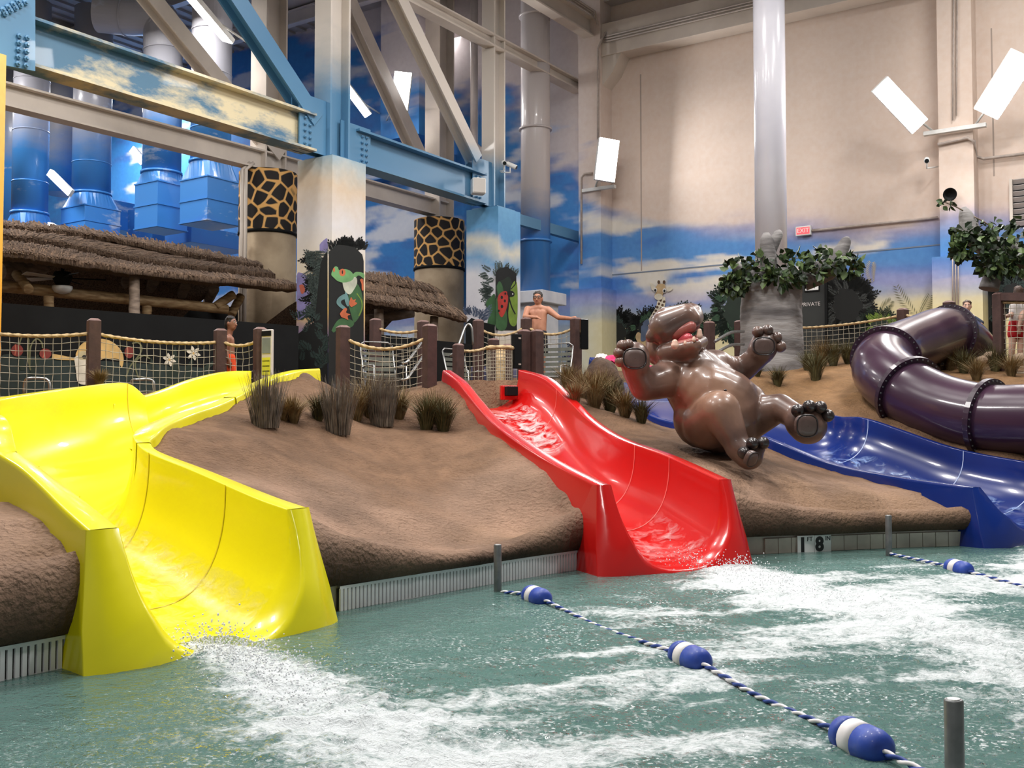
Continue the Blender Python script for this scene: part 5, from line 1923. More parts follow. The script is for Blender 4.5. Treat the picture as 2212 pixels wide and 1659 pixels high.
class Mural:
    """flat paint laid on one face: outlines are traced on the face itself and stand 2 mm proud of it"""
    def __init__(self, P0, n, parent, ox=0, oy=0, sc=1.0):
        self.P0, self.n, self.par, self.ox, self.oy, self.sc = np.asarray(P0, float), np.asarray(n, float), parent, ox, oy, sc
        self.k = 0

    def pt(self, x, y, lift=0.003):
        return atp(self.ox + x / self.sc, self.oy + y / self.sc, self.P0 + self.n * lift, self.n)

    def shape(self, pts, m, name, lift=None, smooth=True):
        self.k += 1
        lift = 0.003 + 0.0007 * self.k if lift is None else lift
        P = np.array([self.pt(x, y, lift) for x, y in pts])
        if smooth and len(P) > 3:
            Q = np.concatenate([P[-2:], P, P[:2]])
            Q = cat_rom(Q, (len(Q) - 1) * 5 + 1)[10:-10]
            P = Q
        return MB().poly(P, 0.002, self.n).build(name, m, self.par)

    def ell(self, cx, cy, rx, ry, m, name, rot=0.0, n=22):
        c, s = math.cos(rot), math.sin(rot)
        return self.shape([(cx + rx * math.cos(a) * c - ry * math.sin(a) * s, cy + rx * math.cos(a) * s + ry * math.sin(a) * c) for a in np.linspace(0, 2 * math.pi, n, endpoint=False)], m, name, smooth=False)

    def stroke(self, pts, w, m, name):
        P = cat_rom(np.array([(x, y, 0) for x, y in pts]), 16)[:, :2]
        T = np.gradient(P, axis=0)
        T /= np.linalg.norm(T, axis=1, keepdims=True)
        Nn = np.stack([-T[:, 1], T[:, 0]], 1)
        return self.shape(np.concatenate([P + Nn * w / 2, (P - Nn * w / 2)[::-1]]).tolist(), m, name, smooth=False)

    def leaves(self, sprays, m, name, L=9, w=3.0, pairs=5, lift=None):
        """sprays: (x, y, angle, length) stems with leaf pairs, one painted patch"""
        self.k += 1
        lift = 0.003 + 0.0007 * self.k if lift is None else lift
        mb = MB()
        for x, y, a, ln in sprays:
            for j in range(pairs + 1):
                f = (j + 0.5) / (pairs + 0.5)
                bx, by = x + math.cos(a) * ln * f, y + math.sin(a) * ln * f
                for sd in ((-1, 1) if j < pairs else (0,)):
                    aa = a + sd * 0.75
                    l = L * (1.1 - 0.45 * f)
                    t = np.array([math.cos(aa), math.sin(aa)])
                    nn = np.array([-t[1], t[0]])
                    b0 = np.array([bx, by])
                    pts = [b0, b0 + t * l * 0.45 + nn * w / 2, b0 + t * l, b0 + t * l * 0.45 - nn * w / 2]
                    mb.add([self.pt(u, v, lift) for u, v in pts], [(0, 1, 2, 3)])
        return mb.build(name, m, self.par)

    def bush(self, cx, cy, rx, ry, mdark, mleaf, seed, L=9, n=34, top=True):
        rs = np.random.RandomState(seed)
        ang = np.linspace(0, 2 * math.pi, 30, endpoint=False)
        blob = [(cx + rx * math.cos(a) * rs.uniform(0.5, 0.68), cy + ry * math.sin(a) * rs.uniform(0.5, 0.68)) for a in ang]
        self.shape(blob, mdark, 'painted_bush', smooth=True)
        sp = []
        for k in range(n * 4):
            a = rs.uniform(0, 2 * math.pi)
            f = rs.uniform(0.4, 0.85)
            sp.append((cx + rx * f * math.cos(a), cy + ry * f * math.sin(a), a + rs.uniform(-0.6, 0.6), L * rs.uniform(1.5, 3.0)))
        self.leaves(sp, mdark, 'painted_leaves', L * 1.15, L * 0.42)
        sp = []
        for k in range(n):
            a = rs.uniform(0, 2 * math.pi)
            f = rs.uniform(0.1, 0.85)
            sp.append((cx + rx * f * math.cos(a), cy + ry * f * math.sin(a), a + rs.uniform(-0.8, 0.8), L * rs.uniform(1.2, 2.2)))
        self.leaves(sp, mleaf, 'painted_leaves', L * 0.85, L * 0.24)

    def palm(self, cx, cy, a, ln, m, n=12, bend=0.5, L=16):
        sp = []
        P = []
        x, y = cx, cy
        for k in range(n):
            P.append((x, y))
            a2 = a + bend * k / n
            x += math.cos(a2) * ln / n
            y += math.sin(a2) * ln / n
        self.k += 1
        mb = MB()
        lift = 0.003 + 0.0007 * self.k
        for k, (x, y) in enumerate(P):
            for sd in (-1, 1):
                aa = a + bend * k / n + sd * 0.85
                l = L * (0.55 + 0.9 * math.sin(math.pi * (k + 1) / (n + 1)))
                t = np.array([math.cos(aa), math.sin(aa)])
                nn = np.array([-t[1], t[0]])
                b0 = np.array([x, y])
                mb.add([self.pt(u, v, lift) for u, v in [b0 - nn * 0.5, b0 + t * l * 0.5 + nn * 0.8, b0 + t * l, b0 + t * l * 0.5 - nn * 0.8]], [(0, 1, 2, 3)])
        mb.build('painted_frond', m, self.par)


def pm(name, rgb, rgb2=None):
    return mat('paint_' + name, rgb, 0.7, rgb2=rgb2 or tuple(int(c * 0.88) for c in rgb), scale=5)


PMAT = {k: pm(k, c) for k, c in dict(dark=(12, 16, 15), teal=(48, 66, 62), green=(62, 104, 62), lime=(128, 158, 60), frog=(120, 176, 112), belly=(206, 210, 190), orange=(214, 112, 70), bluegreen=(110, 150, 150),
                                     greyleaf=(74, 88, 84), purple=(150, 142, 196), tan=(206, 192, 150), olive=(112, 112, 78), red=(196, 62, 52), beak=(226, 186, 116), cream=(238, 228, 206), brown=(98, 72, 52),
                                     giraffe=(206, 176, 132), black=(16, 15, 15), white=(238, 234, 230), grey=(64, 68, 66), slate=(90, 104, 130), rust=(200, 104, 80), darkgreen=(28, 44, 32), yellow=(236, 206, 110), midgreen=(60, 92, 66)).items()}
# flowers, toucan and leaves along the black wall
mu = Mural(BW0 + BN * 0.0, BN, bwall)
mu.shape([(0, 772), (60, 770), (160, 776), (300, 785), (460, 800), (460, 850), (0, 860)], pm('underbrush', (34, 48, 44)), 'painted_underbrush')
for x, y, a, l in [(345, 830, -1.9, 60), (365, 830, -1.4, 70), (395, 830, -1.2, 66), (420, 830, -0.9, 60), (380, 820, -1.6, 72), (440, 800, -0.7, 40), (50, 800, -1.8, 40), (70, 810, -1.3, 46)]:
    ex, ey = x + math.cos(a) * l, y + math.sin(a) * l
    mu.shape([(x - 5, y), ((x + ex) / 2 - 7, (y + ey) / 2), (ex, ey), ((x + ex) / 2 + 6, (y + ey) / 2), (x + 5, y)], PMAT['darkgreen'], 'painted_leaf')
for x0, y0, pts in [(0, 0, [(66, 800), (60, 770), (62, 735), (52, 723), (44, 735), (42, 745)]), (0, 0, [(64, 790), (66, 750), (78, 732), (90, 740), (92, 752)]), (0, 0, [(272, 815), (282, 790), (302, 765), (306, 750), (298, 740), (285, 742)]), (0, 0, [(300, 820), (292, 785), (310, 768), (324, 775)])]:
    mu.stroke(pts, 3.2, PMAT['olive'], 'painted_stem')
TULIP = pm('tulip', (132, 50, 42))
for x, y, rx, ry in [(37, 757, 13, 13), (98, 764, 13, 11), (279, 761, 10, 13)]:
    mu.ell(x, y, rx, ry, TULIP, 'painted_tulip')
    mu.stroke([(x - 4, y - ry), (x - 3, y), (x - 5, y + ry * 0.8)], 2.5, PMAT['rust'], 'painted_petal_edge')
mu.shape([(113, 765), (140, 769), (165, 775), (160, 778), (112, 775)], PMAT['beak'], 'painted_branch')
mu.shape([(166, 772), (168, 755), (178, 742), (195, 734), (222, 732), (245, 740), (262, 758), (267, 775), (264, 793), (259, 788), (256, 776), (225, 775), (205, 782)], PMAT['beak'], 'painted_beak')
mu.shape([(160, 774), (178, 766), (200, 770), (206, 790), (200, 826), (170, 828), (164, 800)], PMAT['cream'], 'painted_toucan')
mu.shape([(168, 765), (178, 758), (196, 764), (198, 776), (170, 776)], PMAT['tan'], 'painted_eye_patch')
mu.ell(182, 771, 5, 4, PMAT['black'], 'painted_eye')


def lily(x, y, r):
    for k in range(6):
        a = k * math.pi / 3 + 0.3
        t, nn = np.array([math.cos(a), math.sin(a)]), np.array([-math.sin(a), math.cos(a)])
        c = np.array([x, y])
        mu.shape([tuple(c + t * 1), tuple(c + t * r * 0.55 + nn * r * 0.22), tuple(c + t * r), tuple(c + t * r * 0.55 - nn * r * 0.22)], PMAT['cream'], 'painted_petal')
    mu.ell(x, y, 2.5, 2.5, PMAT['beak'], 'painted_flower_heart')


lily(366, 777, 15)
lily(418, 763, 16)
# frog column
FN = -TS
fcol = Mural(C1 + FN * WCOL / 2, FN, pillars[0], 640, 480, 4.74)
fcol.shape([(335, 300), (370, 270), (430, 230), (520, 240), (600, 260), (675, 330), (690, 400), (690, 1650), (330, 1650)], PMAT['dark'], 'painted_thicket', smooth=False)
rs = np.random.RandomState(2)
fcol.leaves([(rs.uniform(340, 680), rs.uniform(240, 330), -math.pi / 2 + rs.uniform(-0.8, 0.8), rs.uniform(60, 110)) for k in range(30)], PMAT['dark'], 'painted_leaves', 54, 20)
fcol.leaves([(rs.uniform(340, 640), rs.uniform(300, 420), rs.uniform(-2.6, -0.5), rs.uniform(60, 110)) for k in range(10)], PMAT['greyleaf'], 'painted_leaves', 34, 9)
fcol.shape([(600, 620), (655, 680), (682, 800), (676, 900), (630, 990), (588, 1025), (560, 940), (530, 820), (540, 730)], PMAT['green'], 'painted_leaf')
fcol.shape([(360, 1110), (430, 1000), (520, 985), (590, 1025), (560, 1075), (430, 1100), (380, 1130)], PMAT['green'], 'painted_leaf')
fcol.stroke([(620, 730), (665, 800), (672, 880), (640, 960)], 10, PMAT['lime'], 'painted_leaf_vein')
fcol.shape([(500, 735), (440, 765), (412, 810), (425, 850), (485, 895), (512, 880), (462, 835), (465, 800), (525, 775)], PMAT['bluegreen'], 'painted_frog_arm')
fcol.shape([(500, 700), (530, 760), (545, 840), (520, 860), (495, 790)], PMAT['bluegreen'], 'painted_frog_arm')
fcol.shape([(575, 545), (615, 508), (690, 525), (690, 575), (640, 545), (600, 570)], PMAT['frog'], 'painted_frog_arm')
fcol.shape([(470, 600), (600, 560), (622, 620), (590, 690), (550, 738), (505, 715), (480, 660)], PMAT['belly'], 'painted_frog_belly')
fcol.shape([(360, 545), (372, 490), (398, 453), (425, 462), (440, 490), (500, 480), (560, 505), (590, 560), (560, 600), (480, 618), (410, 595)], PMAT['frog'], 'painted_frog_head')
fcol.ell(472, 515, 32, 38, PMAT['orange'], 'painted_frog_eye')
fcol.ell(472, 512, 6, 20, PMAT['black'], 'painted_pupil')
fcol.ell(386, 488, 10, 22, PMAT['orange'], 'painted_frog_eye')
for pts in ([(540, 840), (548, 800), (562, 768), (580, 795), (610, 790), (600, 812), (622, 830), (600, 850), (560, 868)], [(446, 940), (470, 905), (498, 878), (520, 890), (510, 925), (552, 945), (525, 960), (532, 1000), (500, 985), (460, 970)], [(652, 592), (682, 585), (688, 690), (672, 692), (668, 630)]):
    fcol.shape(pts, PMAT['orange'], 'painted_frog_foot')
LN = -TD
lcol = Mural(C1 + LN * WCOL / 2, LN, pillars[0], 640, 480, 4.74)
lcol.shape([(5, 560), (50, 520), (110, 560), (150, 700), (140, 900), (60, 980), (5, 960)], PMAT['purple'], 'painted_cloud')
lcol.shape([(240, 230), (300, 170), (318, 180), (318, 300), (240, 300)], PMAT['purple'], 'painted_cloud')
lcol.shape([(30, 650), (70, 640), (90, 700), (60, 735), (40, 700)], PMAT['rust'], 'painted_cloud')
lcol.shape([(250, 420), (290, 330), (318, 300), (318, 1650), (5, 1650), (10, 1150), (100, 1080), (190, 1020), (220, 700)], PMAT['dark'], 'painted_thicket', smooth=False)
rs = np.random.RandomState(4)
lcol.leaves([(rs.uniform(170, 300), rs.uniform(330, 1020), math.pi + rs.uniform(-0.9, 0.7), rs.uniform(80, 150)) for k in range(60)], PMAT['dark'], 'painted_leaves', 52, 18)
lcol.leaves([(rs.uniform(150, 310), rs.uniform(300, 1000), math.pi + rs.uniform(-0.9, 0.7), rs.uniform(60, 120)) for k in range(60)], PMAT['greyleaf'], 'painted_leaves', 44, 12)
lcol.leaves([(rs.uniform(10, 300), rs.uniform(950, 1500), rs.uniform(-2.6, -0.5), rs.uniform(60, 120)) for k in range(30)], PMAT['teal'], 'painted_leaves', 46, 12)
# ladybug column
l2 = Mural(C2 - TS * WCOL / 2, FN, pillars[1], 980, 540, 5.18)
l1 = Mural(C2 - TD * WCOL / 2, LN, pillars[1], 980, 540, 5.18)
l2.shape([(468, 250), (520, 200), (600, 190), (700, 260), (708, 900), (468, 900)], PMAT['dark'], 'painted_thicket', smooth=False)
rs = np.random.RandomState(8)
l2.leaves([(rs.uniform(475, 700), rs.uniform(220, 300), -math.pi / 2 + rs.uniform(-0.7, 0.7), rs.uniform(60, 100)) for k in range(12)], PMAT['greyleaf'], 'painted_leaves', 44, 14)
l2.shape([(470, 420), (515, 350), (560, 330), (620, 300), (660, 400), (640, 560), (560, 620), (480, 560)], PMAT['darkgreen'], 'painted_leaf')
l2.shape([(480, 420), (512, 350), (550, 420), (560, 560), (500, 540)], PMAT['green'], 'painted_leaf')
l2.shape([(640, 420), (708, 370), (708, 800), (640, 840), (610, 700)], PMAT['lime'], 'painted_leaf')
l2.shape([(470, 560), (560, 540), (600, 800), (560, 900), (470, 850)], PMAT['green'], 'painted_leaf')
l2.stroke([(620, 540), (650, 640), (690, 720)], 14, PMAT['black'], 'painted_stem')
l2.stroke([(640, 440), (690, 380), (690, 340)], 10, PMAT['black'], 'painted_stem')
l2.shape([(490, 560), (510, 495), (560, 462), (600, 475), (608, 560), (590, 660), (540, 752), (500, 690)], PMAT['red'], 'painted_ladybug_wing')
for x, y, r in [(538, 530, 14), (572, 570, 12), (540, 632, 14), (505, 680, 10), (578, 488, 10)]:
    l2.ell(x, y, r, r * 1.4, PMAT['black'], 'painted_spot')
l2.ell(640, 490, 42, 34, PMAT['black'], 'painted_ladybug_head', 0.3)
l2.ell(660, 492, 8, 8, PMAT['white'], 'painted_eye')
l1.shape([(360, 600), (420, 520), (465, 515), (465, 850), (380, 830), (400, 700)], PMAT['green'], 'painted_leaf')
l1.shape([(135, 820), (200, 760), (300, 800), (460, 840), (460, 1300), (135, 1300)], PMAT['dark'], 'painted_thicket', smooth=False)
l1.leaves([(rs.uniform(380, 465), rs.uniform(240, 640), math.pi + rs.uniform(-0.8, 0.6), rs.uniform(60, 110)) for k in range(22)], PMAT['greyleaf'], 'painted_leaves', 46, 14)
l1.leaves([(rs.uniform(150, 440), rs.uniform(700, 820), rs.uniform(-2.6, -0.5), rs.uniform(60, 100)) for k in range(14)], PMAT['slate'], 'painted_leaves', 44, 12)

# wall mural: bushes, palms and a young giraffe
wm = Mural(W0, WN, wall)
wm.shape([(1795, 600), (1830, 590), (1880, 640), (1890, 720), (1850, 800), (1742, 800), (1742, 600)], pm('wall_thicket', (24, 28, 27)), 'painted_thicket')
for cx, cy, rx, ry, md, ml, sd, L in [(1334, 722, 32, 46, 'dark', 'teal', 1, 9), (1400, 712, 36, 36, 'dark', 'midgreen', 2, 8), (1478, 705, 44, 42, 'darkgreen', 'midgreen', 3, 8), (1588, 672, 42, 62, 'darkgreen', 'midgreen', 5, 10),
                                      (1830, 660, 52, 60, 'dark', 'grey', 6, 10), (2122, 665, 36, 60, 'dark', 'teal', 7, 10), (2190, 630, 40, 30, 'dark', 'teal', 8, 10), (1262, 770, 22, 22, 'slate', 'purple', 9, 9), (1900, 700, 30, 18, 'darkgreen', 'lime', 10, 8)]:
    wm.bush(cx, cy, rx, ry, PMAT[md], PMAT[ml], sd, L)
for cx, cy, a, ln, m, bd_ in [(1285, 770, -1.9, 52, 'dark', 0.3), (1980, 680, -2.4, 80, 'olive', 0.5), (1985, 690, -1.0, 60, 'olive', -0.3), (1900, 690, -1.2, 50, 'olive', 0.4), (1930, 720, -2.0, 50, 'darkgreen', 0.4), (1300, 760, -1.2, 36, 'yellow', 0.3), (1640, 700, -1.7, 40, 'tan', 0.3), (1885, 610, -1.9, 45, 'tan', 0.6)]:
    wm.palm(cx, cy, a, ln, PMAT[m], bend=bd_, L=13)
gi = lambda pts: [(1240 + x / 5.53, 540 + y / 5.53) for x, y in pts]
wm.shape(gi([(735, 1050), (760, 985), (800, 1000), (860, 1080), (860, 1160), (780, 1150)]), PMAT['giraffe'], 'painted_giraffe_back')
wm.shape(gi([(1085, 560), (1090, 640), (1060, 740), (1000, 860), (950, 950), (900, 940), (880, 860), (920, 780), (980, 680), (1000, 600), (1040, 560)]), PMAT['cream'], 'painted_giraffe_neck')
rs = np.random.RandomState(5)
for k in range(9):
    f = k / 8
    cx, cy = 1050 - 135 * f ** 0.9, 610 + 330 * f
    for sd in (-1, 1):
        wm.ell(1240 + (cx + sd * (20 + 10 * f) + 6) / 5.53, 540 + (cy + sd * 8) / 5.53, (15 + 6 * f) / 5.53, 17 / 5.53, PMAT['brown'], 'painted_patch', rs.uniform(0, 1), 7)
for pts in ([(820, 880), (850, 840), (890, 830), (890, 890), (830, 905)], [(800, 920), (850, 895), (890, 920), (880, 1000), (850, 1080), (795, 1075)]):
    wm.shape(gi(pts), PMAT['slate'], 'painted_wing')
wm.shape(gi([(1000, 410), (1080, 410), (1090, 470), (1060, 530), (1055, 570), (1015, 600), (975, 570), (960, 540), (985, 500), (970, 450)]), PMAT['giraffe'], 'painted_giraffe_head')
wm.shape(gi([(905, 385), (935, 400), (970, 445), (960, 480), (925, 470)]), PMAT['cream'], 'painted_giraffe_ear')
wm.shape(gi([(1100, 455), (1140, 440), (1180, 460), (1140, 495), (1110, 490)]), PMAT['cream'], 'painted_giraffe_ear')
wm.ell(*gi([(1010, 560)])[0], 9, 7, PMAT['cream'], 'painted_muzzle')
for x, y in ((970, 478), (1080, 485)):
    wm.ell(*gi([(x, y)])[0], 4, 5, PMAT['white'], 'painted_eye')
    wm.ell(*gi([(x, y + 5)])[0], 2.4, 3, PMAT['black'], 'painted_pupil')
for x in (1012, 1076):
    wm.ell(*gi([(x, 384)])[0], 3, 4, PMAT['brown'], 'painted_horn')

# service door behind the trunk
u0, u1 = wuz(1692, 700)[0], wuz(1790, 700)[0]
z1_ = wuz(1760, 592)[1]
DOORM = mat('dark_service_door', (40, 43, 41), 0.6, rgb2=(28, 31, 30), scale=1.5)
dr = MB().box(WP((u0 + u1) / 2, (z1_ + 1.5) / 2, 0.02), (u1 - u0, z1_ - 1.5, 0.05), Rw).build('door_1', DOORM, kind='structure')
for a, b_ in ((u0, u0 + 0.06), (u1 - 0.06, u1)):
    MB().box(WP((a + b_) / 2, (z1_ + 1.5) / 2, 0.05), (0.06, z1_ - 1.5, 0.06), Rw).build('door_frame', M['black'], dr)
p = wpt(1768, 656, 0.05)
text_mesh('PRIVATE', 0.125, 'lettering', M['greycream'], wpt(1772, 656, 0.052), Rw, dr, align='RIGHT')
p = wpt(1754, 622, 0.06)
rt = thing('door_plate', p, 'small white plate with black border on the dark door', 'sign')
MB().box(p, (0.36, 0.17, 0.02), Rw).build('border', M['black'], rt)
MB().box(p + WN * 0.012, (0.31, 0.11, 0.01), Rw).build('plate', M['white'], rt)

# ------------------------------------------------------------------ rope and net fences
def post(P, ztop, zbot, root, w=0.15, a=0.6):
    R = rotz(a)
    o = MB().box((P[0], P[1], (ztop - 0.03 + zbot) / 2), (w, w, ztop - 0.03 - zbot), R).build('post', M['post'], root, bevel=0.006)
    b = MB()
    h = w / 2
    v = np.array([[-h, -h, -0.03], [h, -h, -0.03], [h, h, -0.03], [-h, h, -0.03], [-h * .55, -h * .55, 0], [h * .55, -h * .55, 0], [h * .55, h * .55, 0], [-h * .55, h * .55, 0]]) @ R.T + np.array([P[0], P[1], ztop])
    b.add(v, [(4, 5, 6, 7), (0, 1, 5, 4), (1, 2, 6, 5), (2, 3, 7, 6), (3, 0, 4, 7)]).build('cap', M['cap'], o)


def net_panel(a, b, sg, zbot, root, cell=0.095, rr=0.022, bul=0.0, strand=0.0042):
    C = sag(a, b, sg, 25)
    rope_mesh(C, rr).build('rope', M['rope'], root)
    L = np.linalg.norm(np.asarray(b) - np.asarray(a))
    nc = max(int(L / cell), 3)
    mb = MB()
    ts = np.linspace(0.0, 1, nc + 1)
    top = np.stack([np.interp(ts * 24, np.arange(25), C[:, k]) for k in range(3)], 1)
    zb = np.interp(ts, np.linspace(0, 1, len(zbot)), zbot) if np.ndim(zbot) else np.full(len(ts), zbot)
    nrw = int(np.max(top[:, 2] - zb) / cell)
    pts = np.zeros((nrw + 1, nc + 1, 3))
    for j in range(nrw + 1):
        f = j / nrw
        pts[j] = top
        pts[j, :, 2] = top[:, 2] * (1 - f) + zb * f
    pts[..., :2] += (np.random.RandomState(3).rand(nrw + 1, nc + 1, 2) - 0.5) * 0.012
    pts[..., 2] += (np.random.RandomState(5).rand(nrw + 1, nc + 1) - 0.5) * 0.012
    for j in range(1, nrw + 1):
        mb.tube(pts[j], strand, 4, cap=False)
    for i in range(nc + 1):
        mb.tube(pts[:, i], strand, 4, cap=False)
    mb.build('net', M['net'], root, kind='stuff')


def ypost(px, py, z):
    d = ray(px, py)
    return np.array([0, 0, CAMZ]) + d * ((z - CAMZ) / d[2])


def fence(label, posts, spans, zbot, z=2.62, drop=0.2, sg=0.07, w=0.15, deck=1.2):
    pp = [at(*q) if len(q) == 3 else ypost(q[0], q[1], z) for q in posts]
    root = thing('rope_fence', (pp[0][0], pp[0][1], deck), label, 'fence', 'rope and net fences')
    for q in pp:
        post(q, q[2], deck, root, w)
    for k, (i, j) in enumerate(spans):
        a, b = pp[i] - UPV * drop, pp[j] - UPV * drop
        d = (b - a) / np.linalg.norm(b - a)
        net_panel(a + d * w * 0.5, b - d * w * 0.5, sg, zbot, root)
    return root


fence('brown post and rope net fence behind the yellow slide', [(-90, 676), (203, 688), (476, 710), (562, 707)], [(0, 1), (1, 2), (2, 3)], 1.42, sg=0.05)
fence('sagging rope net fence between the yellow and red slides', [(741, 703), (928, 700)], [(0, 1)], 1.25, sg=0.13)
fence('far rope fence in front of the small thatched hut', [(811, 688, 17.2), (914, 692, 17.0)], [(0, 1)], 2.2, drop=0.17, sg=0.05, deck=1.5)
fence('rope net fence of the lookout where the man leans', [(1033, 690, 18.6), (1137, 686, 18.6), (1244, 686, 18.2)], [(0, 1), (1, 2)], 1.95, sg=0.1, drop=0.2, deck=1.6)
fence('pair of brown gate posts at the top of the red slide', [(1132, 712, 15.9), (1160, 712, 15.9)], [], 1.5, deck=1.5)
fence('low rope net fence left of the red slide top', [(990, 742, 16.6), (1066, 731, 17.2), (1096, 743, 16.8)], [(0, 1)], 1.7, drop=0.12, sg=0.04, deck=1.5, w=0.14)
fence('rope net fence on the sand left of the purple tube', [(1598, 692, 20.4), (1950, 666, 19.4), (2050, 650, 18.6)], [(0, 1), (1, 2)], 2.35, drop=0.14, sg=0.1, deck=2.1, w=0.16)
fence('single brown post in front of the cast tree trunk', [(1532, 694, 17.5)], [], 2, deck=1.9, w=0.14)
# squared frame with a net at the right edge
root = thing('rope_fence', at(2157, 760, 17.0), 'square brown timber frame with net at the right edge', 'fence', 'rope and net fences')
a, b_ = at(2157, 632, 17.0), at(2290, 632, 16.2)
post(a, a[2], 2.0, root, 0.15)
post(b_, b_[2], 2.0, root, 0.15)
MB().bar(a - UPV * 0.07, b_ - UPV * 0.07, 0.13, 0.13).build('rail', M['post'], root)
net_panel(a - UPV * 0.16, b_ - UPV * 0.16, 0.0, 2.1, root)
# curved net with rope rim beside the red slide
cc = at(1079, 752, 15.6)
R_ = 0.19
ang = np.linspace(math.pi * 0.95, math.pi * 2.05, 18)
root = thing('net_drum', (cc[0], cc[1], 1.4), 'upright drum of netting with a rope rim beside the red slide', 'net')
rim = np.stack([cc[0] + R_ * np.cos(ang), cc[1] + R_ * np.sin(ang), np.full(18, cc[2])], 1)
rope_mesh(rim, 0.03).build('rope', M['rope'], root)
mb = MB()
nz_ = 18
for j in range(1, nz_ + 1):
    q = rim.copy()
    q[:, 2] -= j * 0.05
    mb.tube(q, 0.005, 4, cap=False)
for i in range(18):
    mb.tube([rim[i], rim[i] - UPV * nz_ * 0.05], 0.005, 4, cap=False)
mb.build('net', M['net'], root, kind='stuff')
MB().lathe([(0.07, 1.4), (0.07, cc[2])], (cc[0] + 0.02, cc[1] + 0.1, 0), seg=14).build('core_pipe', M['rope'], root)

# display boards, screens and rails
def panel(px0, py0, px1, py1, Y, label, m, cat, rotd=0.0, th=0.06, name='display_board', extra=None):
    a, b_ = at(px0, py0, Y), at(px1, py1, Y)
    c = (a + b_) / 2
    R = rotz(rotd)
    w, h_ = abs(b_[0] - a[0]) / max(math.cos(rotd), 0.3), abs(a[2] - b_[2])
    root = thing(name, (c[0], c[1], c[2] - h_ / 2), label, cat)
    MB().box(c, (w, th, h_), R).build('frame', m, root, bevel=0.01)
    for (x, z, ww, hh, mm) in (extra or []):
        MB().box(c + R @ np.array([x * w, -th / 2 - 0.004, z * h_]), (ww * w, 0.008, hh * h_), R).build('printed_panel', mm, root)
    return root


panel(1253, 690, 1270, 755, 18.0, 'black flat screen beside the lookout fence', M['glass_dark'], 'screen', 0.3, 0.08, 'flat_screen', [(0, 0, 0.9, 0.94, M['glass_dark'])])
panel(1107, 722, 1124, 796, 15.7, 'black box panel on the gate post at the red slide', M['black'], 'panel', 0.5, 0.1, 'control_box', [(0.2, 0.38, 0.3, 0.05, M['conduit']), (0.2, -0.38, 0.3, 0.05, M['conduit'])])
panel(566, 712, 590, 822, 14.35, 'narrow rules board with a yellow notice beside the fence post', M['greycream'], 'sign', -0.5, 0.05, 'rules_board', [(0, 0.42, 0.92, 0.1, M['black']), (0, 0.18, 0.8, 0.3, pm('board_photo', (120, 128, 130))), (0, -0.22, 0.8, 0.34, pm('board_yellow', (206, 204, 60))), (0, -0.22, 0.7, 0.03, pm('board_line', (120, 120, 40))), (0, -0.12, 0.7, 0.03, pm('board_line2', (120, 120, 40))), (0, -0.32, 0.7, 0.03, pm('board_line3', (120, 120, 40)))])


def rail(pts, label, r=0.02):
    return MB().tube(cat_rom(np.array([at(*q) for q in pts]), 20), r, 10).build('handrail', M['steel'], None, label, 'handrail')


rail([(869, 785, 15.2), (880, 781, 15.2), (900, 755, 15.6), (917, 731, 16.0)], 'upper steel handrail sloping behind the sagging net')
rail([(868, 821, 15.2), (880, 817, 15.2), (900, 790, 15.6), (917, 765, 16.0)], 'lower steel handrail sloping behind the sagging net')
rail([(1544, 738, 17.2), (1578, 719, 17.6), (1606, 716, 18)], 'upper steel handrail beside the cast tree trunk', 0.026)
rail([(1544, 764, 17.2), (1578, 746, 17.6), (1606, 744, 18)], 'lower steel handrail beside the cast tree trunk', 0.026)
rail([(972, 770, 17.2), (988, 752, 17.2), (1006, 705, 17.4), (1018, 706, 17.4), (1022, 745, 17.4)], 'bent steel handrail left of the lookout fence')


# metal patio chairs behind the nets
STRAP = mat('chair_strap', (112, 114, 104), 0.7, rgb2=(96, 98, 90), scale=6)
def make_chair(c, rot, label, s=1.0):
    R = rotz(rot)
    T = lambda x, y, z: np.array(c) + R @ np.array([x, y, z]) * s
    root = thing('patio_chair', c, label, 'chair', 'metal patio chairs behind the nets')
    for sx in (-0.27, 0.27):
        MB().tube([T(sx, -0.25, 0), T(sx, -0.25, 0.62), T(sx, 0.0, 0.64), T(sx, 0.26, 0.6)], 0.014, 6).build('arm_frame', M['steel'], root)
        MB().tube([T(sx, 0.3, 0), T(sx, 0.18, 0.42), T(sx, 0.34, 0.98)], 0.014, 6).build('back_leg', M['steel'], root)
    MB().tube([T(-0.27, 0.34, 0.98), T(-0.2, 0.36, 1.03), T(0.2, 0.36, 1.03), T(0.27, 0.34, 0.98)], 0.014, 6).build('top_rail', M['steel'], root)
    for k in range(6):
        z = 0.5 + k * 0.085
        MB().bar(T(-0.27, 0.2 + k * 0.025, z), T(0.27, 0.2 + k * 0.025, z), 0.008, 0.055).build('back_strap', STRAP, root)
    for k in range(5):
        MB().bar(T(-0.27, -0.2 + k * 0.09, 0.43), T(0.27, -0.2 + k * 0.09, 0.43), 0.07, 0.012, up=(0, 0, 1)).build('seat_strap', STRAP, root)


